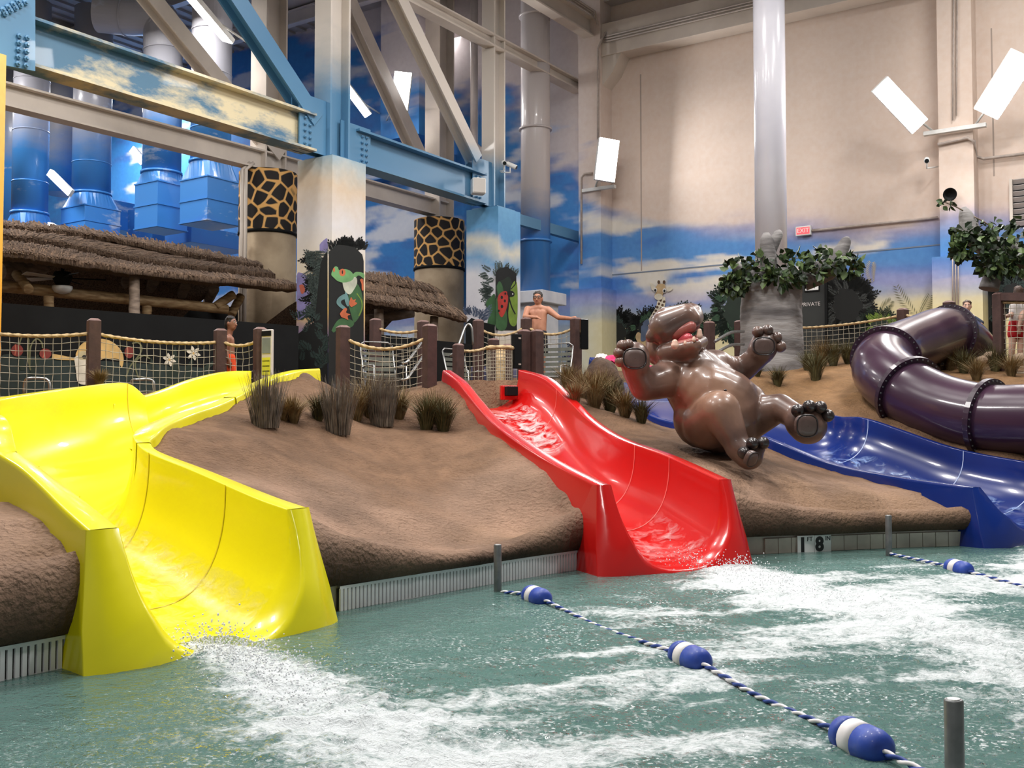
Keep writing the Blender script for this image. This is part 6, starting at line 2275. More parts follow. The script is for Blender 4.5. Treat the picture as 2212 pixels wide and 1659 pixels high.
make_chair(np.append(at(830, 800, 16.4)[:2], 1.56), 0.5, 'patio chair behind the sagging net')
make_chair(np.append(at(1190, 790, 17.4)[:2], 1.62), -0.4, 'patio chair under the lookout fence')
make_chair(np.append(at(1010, 790, 18.0)[:2], 1.56), 0.9, 'patio chair left of the net drum')
rail([(52, 850, 14.2), (54, 825, 14.2), (64, 817, 14.2), (96, 818, 14.3), (106, 826, 14.3), (108, 850, 14.3)], 'low steel hoop rail behind the net under the painted tulips')
rail([(282, 850, 14.4), (284, 824, 14.4), (300, 820, 14.4), (324, 820, 14.5), (332, 828, 14.5), (334, 856, 14.5)], 'low steel hoop rail behind the net near the toucan beak')
# lookout deck
b = MB()
q = [at(1010, 800, 18.2), at(1280, 800, 17.9), at(1300, 800, 20.5), at(1000, 800, 20.5)]
b.poly([(x[0], x[1], 1.86) for x in q], 0.1, UPV).build('floor_lookout', M['deck'], kind='structure')
# ------------------------------------------------------------------ the laughing hippo statue
HIP = mat('hippo_lacquer', (126, 96, 83), 0.34, coat=0.22, rgb2=(74, 56, 51), scale=2.2, contrast=(0.36, 0.68), detail=6, bump=0.004, bscale=7)
_nt = HIP.node_tree
_b = _nt.nodes['Principled BSDF']
_src = _b.inputs['Base Color'].links[0].from_socket
_geo = [n for n in _nt.nodes if n.type == 'NEW_GEOMETRY'][0]
_vd = _nt.nodes.new('ShaderNodeVectorMath')
_vd.operation = 'DISTANCE'
_vd.inputs[1].default_value = tuple(at(1528, 845, 11.25))
_nt.links.new(_geo.outputs['Position'], _vd.inputs[0])
_mr = _nt.nodes.new('ShaderNodeMapRange')
_mr.interpolation_type = 'SMOOTHSTEP'
_mr.inputs['From Min'].default_value = 0.14
_mr.inputs['From Max'].default_value = 0.62
_mr.inputs['To Min'].default_value = 0.75
_mr.inputs['To Max'].default_value = 0.0
_nt.links.new(_vd.outputs['Value'], _mr.inputs['Value'])
_mx = _nt.nodes.new('ShaderNodeMix')
_mx.data_type = 'RGBA'
_mx.inputs[7].default_value = (*s2l((164, 128, 106)), 1)
_nt.links.new(_mr.outputs[0], _mx.inputs[0])
_nt.links.new(_src, _mx.inputs[6])
_nt.links.new(_mx.outputs[2], _b.inputs['Base Color'])
HIPD = mat('hippo_dark_toes', (48, 39, 39), 0.32, coat=0.3, rgb2=(36, 29, 29), scale=6)
HIPP = mat('hippo_pads', (96, 76, 70), 0.4, coat=0.2, rgb2=(78, 61, 56), scale=5)
HIPM = mat('hippo_mouth', (176, 104, 96), 0.35, coat=0.2, rgb2=(148, 80, 74), scale=5)
TONG = mat('hippo_tongue', (214, 96, 104), 0.3, coat=0.3, rgb2=(200, 80, 92), scale=6)
TOOTH = mat('hippo_tooth', (232, 196, 176), 0.35, coat=0.2, rgb2=(218, 178, 158), scale=8)


def K(px, r, Y):
    return r * Y / FPX


def hcap(mb, a, b):
    (x0, y0, Y0, r0), (x1, y1, Y1, r1) = a, b
    mb.capsule(at(x0, y0, Y0), r0 * Y0 / FPX, at(x1, y1, Y1), r1 * Y1 / FPX, 18)


hb = at(1540, 978, 11.75)
hippo = thing('hippo_statue', (hb[0], hb[1], hb[2] - 0.05), 'big glossy brown hippo statue laughing on its back on the sand', 'statue')
mb = MB()
for a, b in [((1500, 822, 11.85, 72), (1558, 890, 11.75, 92)), ((1512, 835, 11.72, 66), (1570, 868, 11.66, 70)), ((1530, 850, 11.68, 70), (1600, 880, 11.75, 60)), ((1520, 905, 11.75, 66), (1590, 902, 11.8, 66)), ((1470, 806, 11.95, 46), (1545, 800, 12.0, 46)),
             # neck, jowl, skull
             ((1470, 790, 11.95, 46), (1438, 745, 12.0, 40)), ((1430, 738, 12.0, 36), (1425, 760, 11.95, 32)), ((1440, 775, 11.9, 30), (1485, 782, 11.95, 20)),
             # upper jaw, left and right half
             ((1438, 708, 11.75, 38), (1482, 684, 11.66, 27)), ((1444, 702, 12.2, 40), (1492, 680, 12.1, 27)), ((1448, 700, 11.95, 41), (1480, 684, 11.9, 30)), ((1496, 690, 11.62, 19), (1502, 686, 12.05, 19)),
             # lower jaw
             ((1440, 764, 11.72, 23), (1502, 746, 11.42, 15)), ((1440, 761, 12.1, 23), (1514, 739, 11.95, 15)), ((1502, 746, 11.42, 15), (1517, 738, 11.95, 14)), ((1450, 772, 11.75, 22), (1496, 761, 11.55, 14)),
             # arms
             ((1455, 815, 11.75, 44), (1392, 834, 11.5, 33)), ((1392, 834, 11.5, 33), (1370, 795, 11.35, 28)), ((1372, 785, 11.33, 33), (1371, 770, 11.38, 33)),
             ((1540, 798, 12.05, 38), (1602, 800, 12.1, 28)), ((1602, 800, 12.1, 28), (1640, 768, 11.95, 25)), ((1645, 757, 11.92, 31), (1652, 744, 11.92, 31)),
             # left leg
             ((1530, 915, 11.55, 58), (1556, 888, 11.2, 45)), ((1556, 888, 11.2, 45), (1594, 965, 11.05, 27)), ((1594, 965, 11.05, 30), (1618, 985, 11.0, 31)), ((1610, 975, 11.0, 28), (1640, 968, 11.0, 15)),
             # right leg
             ((1605, 908, 11.75, 52), (1684, 880, 11.45, 31)), ((1684, 880, 11.45, 31), (1728, 905, 11.2, 27)), ((1735, 912, 11.18, 40), (1745, 919, 11.16, 42))]:
    hcap(mb, a, b)
for px, py, Y, r in [(1405, 727, 11.75, 12), (1420, 700, 12.25, 11)]:
    mb.ball(at(px, py, Y), np.array([r, r * 1.2, r * 1.3]) * Y / FPX)
body = remesh_smooth(mb.build('body', HIP, hippo), 0.018, 16, 0.5)
for side, toes in [('hand', [(1344, 747, 11.28), (1357, 745, 11.3), (1337, 763, 11.27), (1340, 781, 11.27)]), ('hand', [(1637, 717, 11.85), (1658, 714, 11.85), (1677, 729, 11.85), (1686, 749, 11.85)]),
                   ('foot', [(1607, 978, 10.86), (1625, 958, 10.88), (1648, 957, 10.9)]), ('foot', [(1723, 887, 11.02), (1748, 878, 11.02), (1772, 880, 11.02), (1788, 898, 11.04)])]:
    for q in toes:
        r = (14 if side == 'foot' else 12.5) * q[2] / FPX
        MB().ball(at(*q), (r, r * 1.25, r), seg=16, rings=10).build('toe', HIPD if side == 'foot' else HIP, hippo)


def pad(px, py, Y, rx, ry, face, name='sole_pad'):
    """flat oval pad with a raised rim on a palm or sole"""
    c = at(px, py, Y)
    n = np.asarray(face, float)
    n /= np.linalg.norm(n)
    s = np.cross(n, UPV)
    s /= np.linalg.norm(s)
    u = np.cross(s, n)
    ph = np.linspace(0, 2 * math.pi, 26, endpoint=False)
    rx, ry = rx * Y / FPX, ry * Y / FPX
    sq = lambda t: np.sign(t) * np.abs(t) ** 0.75
    ring = np.stack([c + s * rx * sq(math.cos(a)) + u * ry * sq(math.sin(a)) for a in ph])
    o = MB()
    rows = [ring - n * 0.05, ring + n * 0.0, c + (ring - c) * 0.86 + n * 0.018, c + (ring - c) * 0.5 + n * 0.022, c + (ring - c) * 0.03 + n * 0.024]
    o.grid(np.array([np.vstack([r_, r_[:1]]) for r_ in rows]), smooth=True)
    pd = o.build(name, HIPP, hippo)
    MB().tube(ring + n * 0.008, 0.008, 6, closed=True).build('pad_outline', HIPD, pd)


pad(1371, 775, 11.10, 25, 22, (0.05, -1, 0.1))
pad(1650, 748, 11.68, 24, 19, (0.15, -1, 0.05))
pad(1743, 920, 10.82, 25, 24, (0.25, -1, -0.05))
pad(1625, 992, 10.76, 15, 17, (0.6, -0.8, -0.5))
# mouth
mb = MB()
for a, b in [((1460, 722, 11.66, 16), (1493, 705, 11.56, 12)), ((1466, 718, 11.98, 18), (1500, 702, 11.95, 13)), ((1462, 721, 11.8, 18), (1497, 704, 11.72, 13))]:
    hcap(mb, a, b)
remesh_smooth(mb.build('palate', HIPM, hippo), 0.014, 4)
mb = MB()
for a, b in [((1452, 752, 11.64, 13), (1502, 736, 11.40, 8)), ((1454, 749, 12.0, 13), (1511, 729, 11.92, 8)), ((1454, 750, 11.85, 13), (1507, 733, 11.66, 8))]:
    hcap(mb, a, b)
remesh_smooth(mb.build('gum', HIPM, hippo), 0.014, 4)
mb = MB()
hcap(mb, (1462, 744, 11.72, 13), (1486, 730, 11.55, 11))
mb.build('tongue', TONG, hippo)
for px, py, Y, r, up_ in [(1458, 742, 11.4, 9, 8), (1499, 730, 11.36, 4.5, 5), (1511, 722, 11.55, 7, 14), (1480, 738, 11.36, 4, 4)]:
    a = at(px, py + 4, Y)
    MB().capsule(a, r * Y / FPX, a + UPV * up_ * Y / FPX * 0.8, r * 0.75 * Y / FPX, 12).build('tooth', TOOTH, hippo)
MB().ball(at(1567, 843, 11.24), (0.018, 0.012, 0.012)).build('navel', HIPD, hippo)
for px, py in ((1493, 671), (1500, 674)):
    MB().ball(at(px, py, 11.6), 0.016).build('nostril', HIPD, hippo)

# ------------------------------------------------------------------ people
def limb(mb, pts):
    for a, b in zip(pts[:-1], pts[1:]):
        mb.capsule(a[0], a[1], b[0], b[1], 12)


def hand(mb, wrist, d, up, s=1.0, curl=0.5):
    """palm with four fingers and a thumb leaving the side of the palm"""
    d = np.asarray(d, float)
    d /= np.linalg.norm(d)
    u = np.asarray(up, float)
    u = u - d * (u @ d)
    u /= np.linalg.norm(u)
    sd = np.cross(d, u)
    palm = wrist + d * 0.05 * s
    mb.capsule(wrist, 0.026 * s, palm + d * 0.02 * s, 0.034 * s, 10)
    for k in range(4):
        b0 = palm + d * 0.035 * s + sd * (k - 1.5) * 0.021 * s
        l = (0.036, 0.042, 0.04, 0.03)[k] * s
        m1 = b0 + d * l - u * curl * 0.02 * s
        mb.capsule(b0, 0.0105 * s, m1, 0.0100 * s, 8)
        mb.capsule(m1, 0.0100 * s, m1 + d * l * 0.7 - u * curl * 0.045 * s, 0.009 * s, 8)
    t0 = palm - d * 0.02 * s - sd * 0.032 * s
    mb.capsule(t0, 0.012 * s, t0 + d * 0.035 * s - sd * 0.025 * s, 0.0105 * s, 8)
    mb.capsule(t0 + d * 0.035 * s - sd * 0.025 * s, 0.0105 * s, t0 + d * 0.065 * s - sd * 0.028 * s, 0.009 * s, 8)


def head(root, mb, c, s, face, skin, hairm, seed, glasses=False, long=False):
    """head with brow, nose, chin, mouth and ears merged into the body mesh; eyes and hair are parts of their own"""
    f = np.asarray(face, float)
    f /= np.linalg.norm(f)
    r = np.cross(f, UPV)
    r /= np.linalg.norm(r)
    u = np.cross(r, f)
    R = np.array([r, f, u]).T
    mb.ball(c, (0.076 * s, 0.094 * s, 0.112 * s), R, 18, 12)
    mb.ball(c + f * 0.02 * s - u * 0.055 * s, (0.058 * s, 0.072 * s, 0.062 * s), R)
    mb.capsule(c + f * 0.088 * s + u * 0.008 * s, 0.011 * s, c + f * 0.106 * s - u * 0.026 * s, 0.016 * s, 8)
    for k in (-1, 1):
        mb.ball(c + r * k * 0.078 * s - u * 0.005 * s, (0.014 * s, 0.022 * s, 0.032 * s), R)
        MB().ball(c + f * 0.081 * s + r * k * 0.032 * s + u * 0.018 * s, 0.0105 * s, R, 8, 6).build('eye', M['white'], root)
        MB().ball(c + f * 0.0895 * s + r * k * 0.032 * s + u * 0.018 * s, 0.0058 * s, R, 8, 6).build('pupil', M['black'], root)
        MB().capsule(c + f * 0.09 * s + r * k * 0.018 * s + u * 0.04 * s, 0.006 * s, c + f * 0.084 * s + r * k * 0.05 * s + u * 0.042 * s, 0.005 * s, 8).build('eyebrow', hairm, root)
    MB().capsule(c + f * 0.086 * s - r * 0.022 * s - u * 0.052 * s, 0.007 * s, c + f * 0.086 * s + r * 0.022 * s - u * 0.052 * s, 0.007 * s, 8).build('mouth', mat('lips', (150, 84, 76), 0.5), root)
    hb_ = MB()
    rs = np.random.RandomState(seed)
    hb_.ball(c - f * 0.012 * s + u * 0.03 * s, (0.083 * s, 0.098 * s, 0.098 * s), R, 16, 10)
    hb_.ball(c - f * 0.04 * s - u * 0.01 * s, (0.079 * s, 0.07 * s, 0.09 * s), R, 14, 9)
    for k in range(26):
        a = rs.uniform(0, 2 * math.pi)
        e = rs.uniform(0.35, 1.4)
        d = (r * math.cos(a) + f * math.sin(a) * 0.9) * math.cos(e) + u * math.sin(e)
        hb_.ball(c + u * 0.035 * s + d * np.array([0.078, 0.085, 0.085]) * s - f * 0.012 * s, rs.uniform(0.014, 0.024) * s, None, 8, 6)
    if long:
        for k in (-1, 0, 1):
            hb_.capsule(c - f * 0.05 * s + r * 0.05 * k * s, 0.05 * s, c - f * 0.07 * s + r * 0.06 * k * s - u * 0.24 * s, 0.03 * s, 10)
    # keep the face free
    V = np.concatenate(hb_.v)
    rel = (V - c) @ R
    fm = (rel[:, 1] > 0.045 * s) & (rel[:, 2] < 0.062 * s)
    V[fm] -= np.outer(rel[fm, 1] - 0.045 * s, f)
    hb_.v = [V]
    remesh_smooth(hb_.build('hair', hairm, root), 0.008, 2)
    if glasses:
        g = MB()
        for k in (-1, 1):
            cc_ = c + f * 0.104 * s + r * k * 0.034 * s + u * 0.016 * s
            pts = [cc_ + r * 0.028 * s * sx + u * 0.017 * s * sz for sx, sz in ((-1, -1), (1, -1), (1, 1), (-1, 1))]
            g.tube(pts, 0.0045, 6, closed=True)
            g.tube([cc_ + r * k * 0.03 * s + u * 0.01 * s, c + r * k * 0.08 * s + u * 0.014 * s - f * 0.01], 0.004, 6)
        g.tube([c + f * 0.106 * s - r * 0.008 * s + u * 0.02 * s, c + f * 0.106 * s + r * 0.008 * s + u * 0.02 * s], 0.004, 6)
        g.build('glasses', M['black'], root)


def A(px, py, Y):
    return at(px, py, Y)


# the man on the lookout
Ym = 18.95
man = thing('person', np.append(at(1162, 800, Ym)[:2], 1.96), 'shirtless man with grey hair and glasses leaning on the lookout fence', 'person')
mb = MB()
hc = at(1162, 645, Ym)
head(man, mb, hc, 1.06, (-0.25, -1, -0.05), None, M['hair_grey'], 3, glasses=True)
limb(mb, [(hc - UPV * 0.07 + [0.0, 0.03, 0], 0.058), (at(1163, 664, Ym), 0.062)])
for px in (1152, 1162, 1172):
    limb(mb, [(at(px, 676, Ym), 0.085), (at(1162 + (px - 1162) * 0.85, 700, Ym), 0.088), (at(1162 + (px - 1162) * 0.75, 722, Ym), 0.09)])
limb(mb, [(at(1143, 669, Ym), 0.058), (at(1163, 664, Ym), 0.06), (at(1181, 669, Ym), 0.058)])
limb(mb, [(at(1140, 668, Ym), 0.066), (at(1134, 684, Ym - 0.16), 0.048), (at(1150, 685, Ym - 0.36), 0.036)])
hand(mb, at(1151, 685, Ym - 0.36), (1, -0.1, -0.05), (0, -0.3, 1), 1.0, 0.6)
limb(mb, [(at(1184, 669, Ym), 0.066), (at(1207, 686, Ym - 0.12), 0.047), (at(1233, 688, Ym - 0.45), 0.034)])
hand(mb, at(1234, 687, Ym - 0.46), (1, -0.35, 0.02), (0, 0, 1), 1.0, 0.9)
for k in (-1, 1):
    px = 1162 + k * 10
    limb(mb, [(at(px, 740, Ym), 0.095), (at(px, 778, Ym), 0.06), (np.append(at(px, 800, Ym)[:2], 2.02), 0.045)])
    fz = np.append(at(px, 800, Ym)[:2], 2.0)
    mb.capsule(fz, 0.04, fz + np.array([0, -0.17, -0.005]), 0.03, 10)
remesh_smooth(mb.build('body', M['skin_man'], man), 0.012, 3)
mb = MB()
limb(mb, [(at(1155, 722, Ym), 0.115), (at(1152, 760, Ym), 0.105)])
limb(mb, [(at(1169, 722, Ym), 0.115), (at(1172, 760, Ym), 0.105)])
remesh_smooth(mb.build('swim_shorts', M['darkcloth'], man), 0.014, 3)

# boy behind the net on the left
Yb = 15.0
boy = thing('person', np.append(at(496, 800, Yb)[:2], 1.5), 'boy in orange swim shorts walking behind the left net', 'person')
mb = MB()
hc = at(499, 699, Yb)
head(boy, mb, hc, 0.9, (1, -0.35, -0.02), None, M['hair_dark'], 5)
limb(mb, [(hc - UPV * 0.06, 0.043), (at(495, 724, Yb), 0.045)])
for k in (-1, 1):
    limb(mb, [(at(495, 735, Yb + 0.06 * k), 0.075), (at(496, 766, Yb + 0.05 * k), 0.075)])
    limb(mb, [(at(493, 731, Yb + 0.13 * k), 0.045), (at(490 + 4 * k, 755, Yb + 0.17 * k), 0.034), (at(498 + 5 * k, 778, Yb + 0.16 * k), 0.026)])
    hand(mb, at(498 + 5 * k, 778, Yb + 0.16 * k), (0.2, 0, -1), (0, -1, 0), 0.75)
    limb(mb, [(at(497, 785, Yb + 0.07 * k), 0.07), (at(497 + 6 * k, 835, Yb + 0.07 * k), 0.045), (np.append(at(496 + 10 * k, 800, Yb + .07 * k)[:2], 1.58), 0.032)])
    fz = np.append(at(496 + 10 * k, 800, Yb + 0.07 * k)[:2], 1.55)
    mb.capsule(fz, 0.032, fz + np.array([0.12, 0, -0.005]), 0.024, 10)
remesh_smooth(mb.build('body', M['skin_boy'], boy), 0.011, 3)
mb = MB()
for k in (-1, 1):
    limb(mb, [(at(496, 773, Yb + 0.06 * k), 0.085), (at(498 + 2 * k, 812, Yb + 0.07 * k), 0.08)])
remesh_smooth(mb.build('swim_shorts', M['orange'], boy), 0.012, 3)

# child beyond the purple tube
Yc = 19.0
kid = thing('person', np.append(at(2092, 760, Yc)[:2], 2.2), 'small child with a white bib standing behind the purple tube', 'person')
mb = MB()
hc = at(2089, 662, Yc)
head(kid, mb, hc, 0.92, (-0.4, -1, -0.1), None, M['hair_brown'], 8)
limb(mb, [(hc - UPV * 0.06, 0.045), (at(2091, 683, Yc), 0.05)])
for k in (-1, 1):
    limb(mb, [(at(2092 + 6 * k, 695, Yc), 0.08), (at(2092 + 5 * k, 730, Yc), 0.08), (at(2092 + 6 * k, 750, Yc), 0.06), (np.append(at(2092 + 6 * k, 760, Yc)[:2], 2.27), 0.04)])
limb(mb, [(at(2106, 690, Yc), 0.045), (at(2120, 698, Yc - 0.1), 0.036), (at(2112, 712, Yc - 0.2), 0.028)])
hand(mb, at(2112, 712, Yc - 0.2), (-0.2, -0.2, -1), (0, -1, 0), 0.7)
limb(mb, [(at(2080, 690, Yc), 0.045), (at(2074, 706, Yc - 0.05), 0.036), (at(2078, 720, Yc - 0.1), 0.028)])
hand(mb, at(2078, 720, Yc - 0.1), (0, -0.2, -1), (0, -1, 0), 0.7)
remesh_smooth(mb.build('body', M['skin_pale'], kid), 0.011, 3)
mb = MB()
for k in (-1, 1):
    limb(mb, [(at(2092 + 7 * k, 690, Yc), 0.085), (at(2092 + 7 * k, 735, Yc), 0.09)])
limb(mb, [(at(2106, 689, Yc), 0.056), (at(2120, 697, Yc - 0.1), 0.046)])
limb(mb, [(at(2080, 689, Yc), 0.056), (at(2075, 703, Yc - 0.05), 0.046)])
remesh_smooth(mb.build('jacket', M['navycloth'], kid), 0.013, 3)
mb = MB()
limb(mb, [(at(2082, 683, Yc - 0.11), 0.05), (at(2090, 692, Yc - 0.14), 0.055), (at(2100, 684, Yc - 0.11), 0.05)])
remesh_smooth(mb.build('bib', M['whitecloth'], kid), 0.012, 2)

# person at the right edge
Yw = 18.2
wom = thing('person', np.append(at(2198, 760, Yw)[:2], 2.2), 'person in a pale top and red shorts at the right edge behind the net', 'person')
mb = MB()
hc = at(2200, 634, Yw)
head(wom, mb, hc, 1.0, (0.2, 1, -0.1), None, M['hair_brown'], 9)
limb(mb, [(hc - UPV * 0.07, 0.05), (at(2200, 656, Yw), 0.055)])
for k in (-1, 1):
    limb(mb, [(at(2200 + 8 * k, 668, Yw), 0.085), (at(2200 + 6 * k, 705, Yw), 0.09)])
    limb(mb, [(at(2198 + 8 * k, 715, Yw), 0.09), (at(2196 + 9 * k, 740, Yw), 0.06), (np.append(at(2192 + 10 * k, 760, Yw)[:2], 2.28), 0.042)])
limb(mb, [(at(2190, 664, Yw), 0.05), (at(2184, 680, Yw - 0.05), 0.042), (at(2175, 683, Yw - 0.2), 0.032)])
hand(mb, at(2174, 683, Yw - 0.2), (-1, -0.3, 0), (0, 0, 1), 0.8)
limb(mb, [(at(2212, 664, Yw), 0.05), (at(2206, 690, Yw - 0.15), 0.042), (at(2202, 706, Yw - 0.2), 0.032)])
hand(mb, at(2202, 707, Yw - 0.2), (0, 0, -1), (0, -1, 0), 0.8)
remesh_smooth(mb.build('body', M['skin_pale'], wom), 0.012, 3)
mb = MB()
for k in (-1, 1):
    limb(mb, [(at(2200 + 8 * k, 664, Yw), 0.095), (at(2200 + 7 * k, 692, Yw), 0.10)])
    limb(mb, [(at(2200 + 10 * k, 664, Yw), 0.062), (at(2200 + 14 * k, 674, Yw - 0.03), 0.056)])
remesh_smooth(mb.build('top', M['whitecloth'], wom), 0.014, 3)
mb = MB()
for k in (-1, 1):
    limb(mb, [(at(2200 + 7 * k, 700, Yw), 0.112), (at(2199 + 9 * k, 722, Yw), 0.108)])
remesh_smooth(mb.build('shorts', M['redcloth'], wom), 0.014, 3)

# pink towels at the top of the blue slide
def towel(px, py, Y, s, label, seed, m='pink'):
    rs = np.random.RandomState(seed)
    c = at(px, py, Y)
    n = 26
    uu_, vv_ = np.meshgrid(np.linspace(-1, 1, n), np.linspace(-1, 1, n), indexing='ij')
    h_ = (1 - np.maximum(np.abs(uu_), np.abs(vv_)) ** 2) * s * 0.55 + (fbm(uu_ * 3, vv_ * 3, 0, 3, seed) - 0.5) * s * 0.5
    P = np.stack([c[0] + uu_ * s * 0.9 + (fbm(uu_ * 2, vv_ * 2, 5, 3, seed) - .5) * s * .4, c[1] + vv_ * s * 0.7, c[2] + h_ - s * 0.3], -1)
    MB().grid(P).build('towel', M[m], None, label, 'towel')


towel(1322, 775, 16.9, 0.17, 'crumpled bright pink towel at the top of the blue slide', 3)
towel(1300, 768, 17.2, 0.13, 'crumpled white towel beside the pink one', 5, 'whitecloth')
towel(1404, 795, 15.6, 0.13, 'smaller red pink towel behind the hippo arm', 7)
# ------------------------------------------------------------------ things standing on the sand
def on_ground(px, py, y0=7.0, y1=24.0):
    Ys = np.linspace(y0, y1, 240)
    P = np.array([at(px, py, Y) for Y in Ys])
    g = ground(P[:, 0], P[:, 1])
    d = P[:, 2] - g
    s = np.where((d[:-1] > 0) & (d[1:] <= 0))[0]
    if len(s) == 0:
        return None
    i = s[0]
    return P[i]


def clump_mesh(name, n, h, r0, lean, w, seed, upright):
    rs = np.random.RandomState(seed)
    mb = MB()
    for k in range(n):
        a = rs.uniform(0, 2 * math.pi)
        rr = r0 * math.sqrt(rs.rand())
        b = np.array([rr * math.cos(a), rr * math.sin(a), -0.03])
        a2 = a + rs.uniform(-0.7, 0.7)
        d = np.array([math.cos(a2), math.sin(a2), 0])
        L = h * rs.uniform(0.55, 1.05)
        ln = lean * rs.uniform(0.1, 1.0) * (0.5 + rr / r0 * 0.6)
        p1 = b + UPV * L * 0.5 + d * L * ln * (0.25 if not upright else 0.4)
        p2 = b + UPV * L * (1.0 - 0.25 * ln * (not upright)) + d * L * ln
        s = np.array([-d[1], d[0], 0]) * w / 2
        mb.add(np.array([b - s, b + s, p1 + s * 0.9, p1 - s * 0.9, p2 + s * 0.15, p2 - s * 0.15]), [(0, 1, 2, 3), (3, 2, 4, 5)])
    me = mb
    return me


def place_clump(kind, px, py, hpx, label, seed, Y=None):
    q = on_ground(px, py) if Y is None else at(px, py, Y)
    if q is None:
        q = at(px, py, 13)
    h = hpx * q[1] / FPX
    pr = dict(reed=(420, 1.0, 0.105, 0.34, 0.009, True, M['grass_grey']), tuft=(420, 1.0, 0.05, 1.0, 0.0065, False, M['grass']), dark=(380, 1.0, 0.05, 0.95, 0.0075, False, M['grass_green']))[kind]
    mb = clump_mesh('grass_clump', pr[0], h, pr[2] * min(1.2, h / 0.45), pr[3], pr[4], seed, pr[5])
    mb.v = [v + q for v in mb.v]
    o = mb.build('grass_clump', pr[6], None, label, 'grass', 'grass clumps on the sand')


CL = [('reed', 574, 918, 122, 'tall grey reed clump nearest the yellow slide'), ('reed', 730, 934, 128, 'tallest grey reed clump in front of the sagging net'), ('reed', 826, 916, 116, 'grey reed clump right of the tallest one'),
      ('tuft', 633, 912, 74, 'short dry tuft between the first two reed clumps'), ('dark', 688, 905, 70, 'dark tuft close left of the tallest reed clump'), ('tuft', 612, 906, 62, 'short tuft right of the first reed clump'),
      ('tuft', 768, 906, 96, 'dry tuft right behind the tallest reed clump'), ('tuft', 800, 900, 110, 'dry tuft left behind the third reed clump'), ('tuft', 862, 902, 84, 'dry tuft right of the third reed clump'),
      ('dark', 921, 926, 92, 'left of the twin tufts beside the red slide'), ('dark', 958, 930, 88, 'right of the twin tufts beside the red slide'), ('tuft', 940, 912, 84, 'dry tuft behind the twin tufts'),
      ('tuft', 1225, 838, 66, 'dry tuft behind the top of the red slide'), ('tuft', 1258, 858, 74, 'dry tuft right of the red slide bend'), ('tuft', 1285, 880, 96, 'large dry tuft below the blue slide top'), ('dark', 1318, 888, 88, 'large olive tuft beneath the blue slide top'),
      ('tuft', 1300, 862, 80, 'dry tuft behind the large olive tuft'), ('tuft', 1350, 900, 80, 'dry tuft left of the hippo arm'), ('dark', 1386, 912, 66, 'small dark tuft closest to the hippo'), ('tuft', 1242, 872, 60, 'low dry tuft touching the red slide rim'),
      ('dark', 1636, 812, 34, 'small tuft at the left foot of the cast trunk'), ('dark', 1680, 832, 52, 'round olive tuft in front of the cast trunk'), ('dark', 1762, 820, 76, 'large dark tuft right of the cast trunk'),
      ('dark', 1745, 800, 50, 'low dark tuft at the right foot of the cast trunk'), ('dark', 1800, 790, 62, 'dark tuft in front of the wall net'), ('dark', 1832, 784, 58, 'dark tuft between the wall net and the purple tube'), ('tuft', 1775, 790, 70, 'dry tuft behind the large dark tuft'),
      ('tuft', 2052, 798, 62, 'dry tuft beside the upper purple tube'), ('dark', 2082, 806, 64, 'dark tuft in the purple tube bend'), ('tuft', 2110, 820, 60, 'dry tuft in the middle of the tube bend'), ('dark', 2150, 800, 66, 'dark tuft below the square timber frame'),
      ('tuft', 2185, 812, 60, 'dry tuft at the right edge beneath the frame'), ('dark', 2122, 786, 58, 'dark tuft just under the small child'), ('tuft', 2025, 790, 40, 'low tuft against the upper purple tube'), ('tuft', 215, 832, 46, 'dry tuft at the foot of the left fence post')]
for i, (k, px, py, hp, lab) in enumerate(CL):
    Yf = {215: 13.1}.get(px)
    place_clump(k, px, py, hp, lab, 100 + i, Yf)


# rocks
def boulder(px, py, Y, s, label, seed, m=None):
    c = at(px, py, Y)
    mb = MB()
    mb.ball(c, s, None, 40, 26)
    V = mb.v[0]
    d = (V - c)
    nn_ = d / np.linalg.norm(d, axis=1, keepdims=True)
    k = 0.72 + 0.5 * fbm(nn_[:, 0] * 1.8 + seed, nn_[:, 1] * 1.8, nn_[:, 2] * 1.8, 4, seed)
    mb.v = [c + d * k[:, None]]
    mb.build('boulder', m or ROCKM, None, label, 'rock')


ROCKM = mat('cast_rock', (98, 74, 56), 0.85, rgb2=(66, 49, 38), scale=3, bump=0.02, bscale=14)
boulder(640, 850, 12.75, (0.34, 0.25, 0.26), 'brown cast boulder inside the head of the yellow slide', 3)
boulder(1300, 832, 15.55, (0.30, 0.35, 0.42), 'brown cast mound under the head of the blue slide', 5)
for px, py, Y, s, lab in [(2120, 778, 16.6, 0.10, 'small pale stone behind the tube bend tufts'), (2140, 770, 17.0, 0.12, 'pale stone below the small child'), (2205, 775, 16.8, 0.14, 'pale stone at the right edge')]:
    boulder(px, py, Y, (s, s, s * 0.7), lab, int(px), mat('pale_stone', (170, 146, 122), 0.85, rgb2=(140, 118, 96), scale=6))

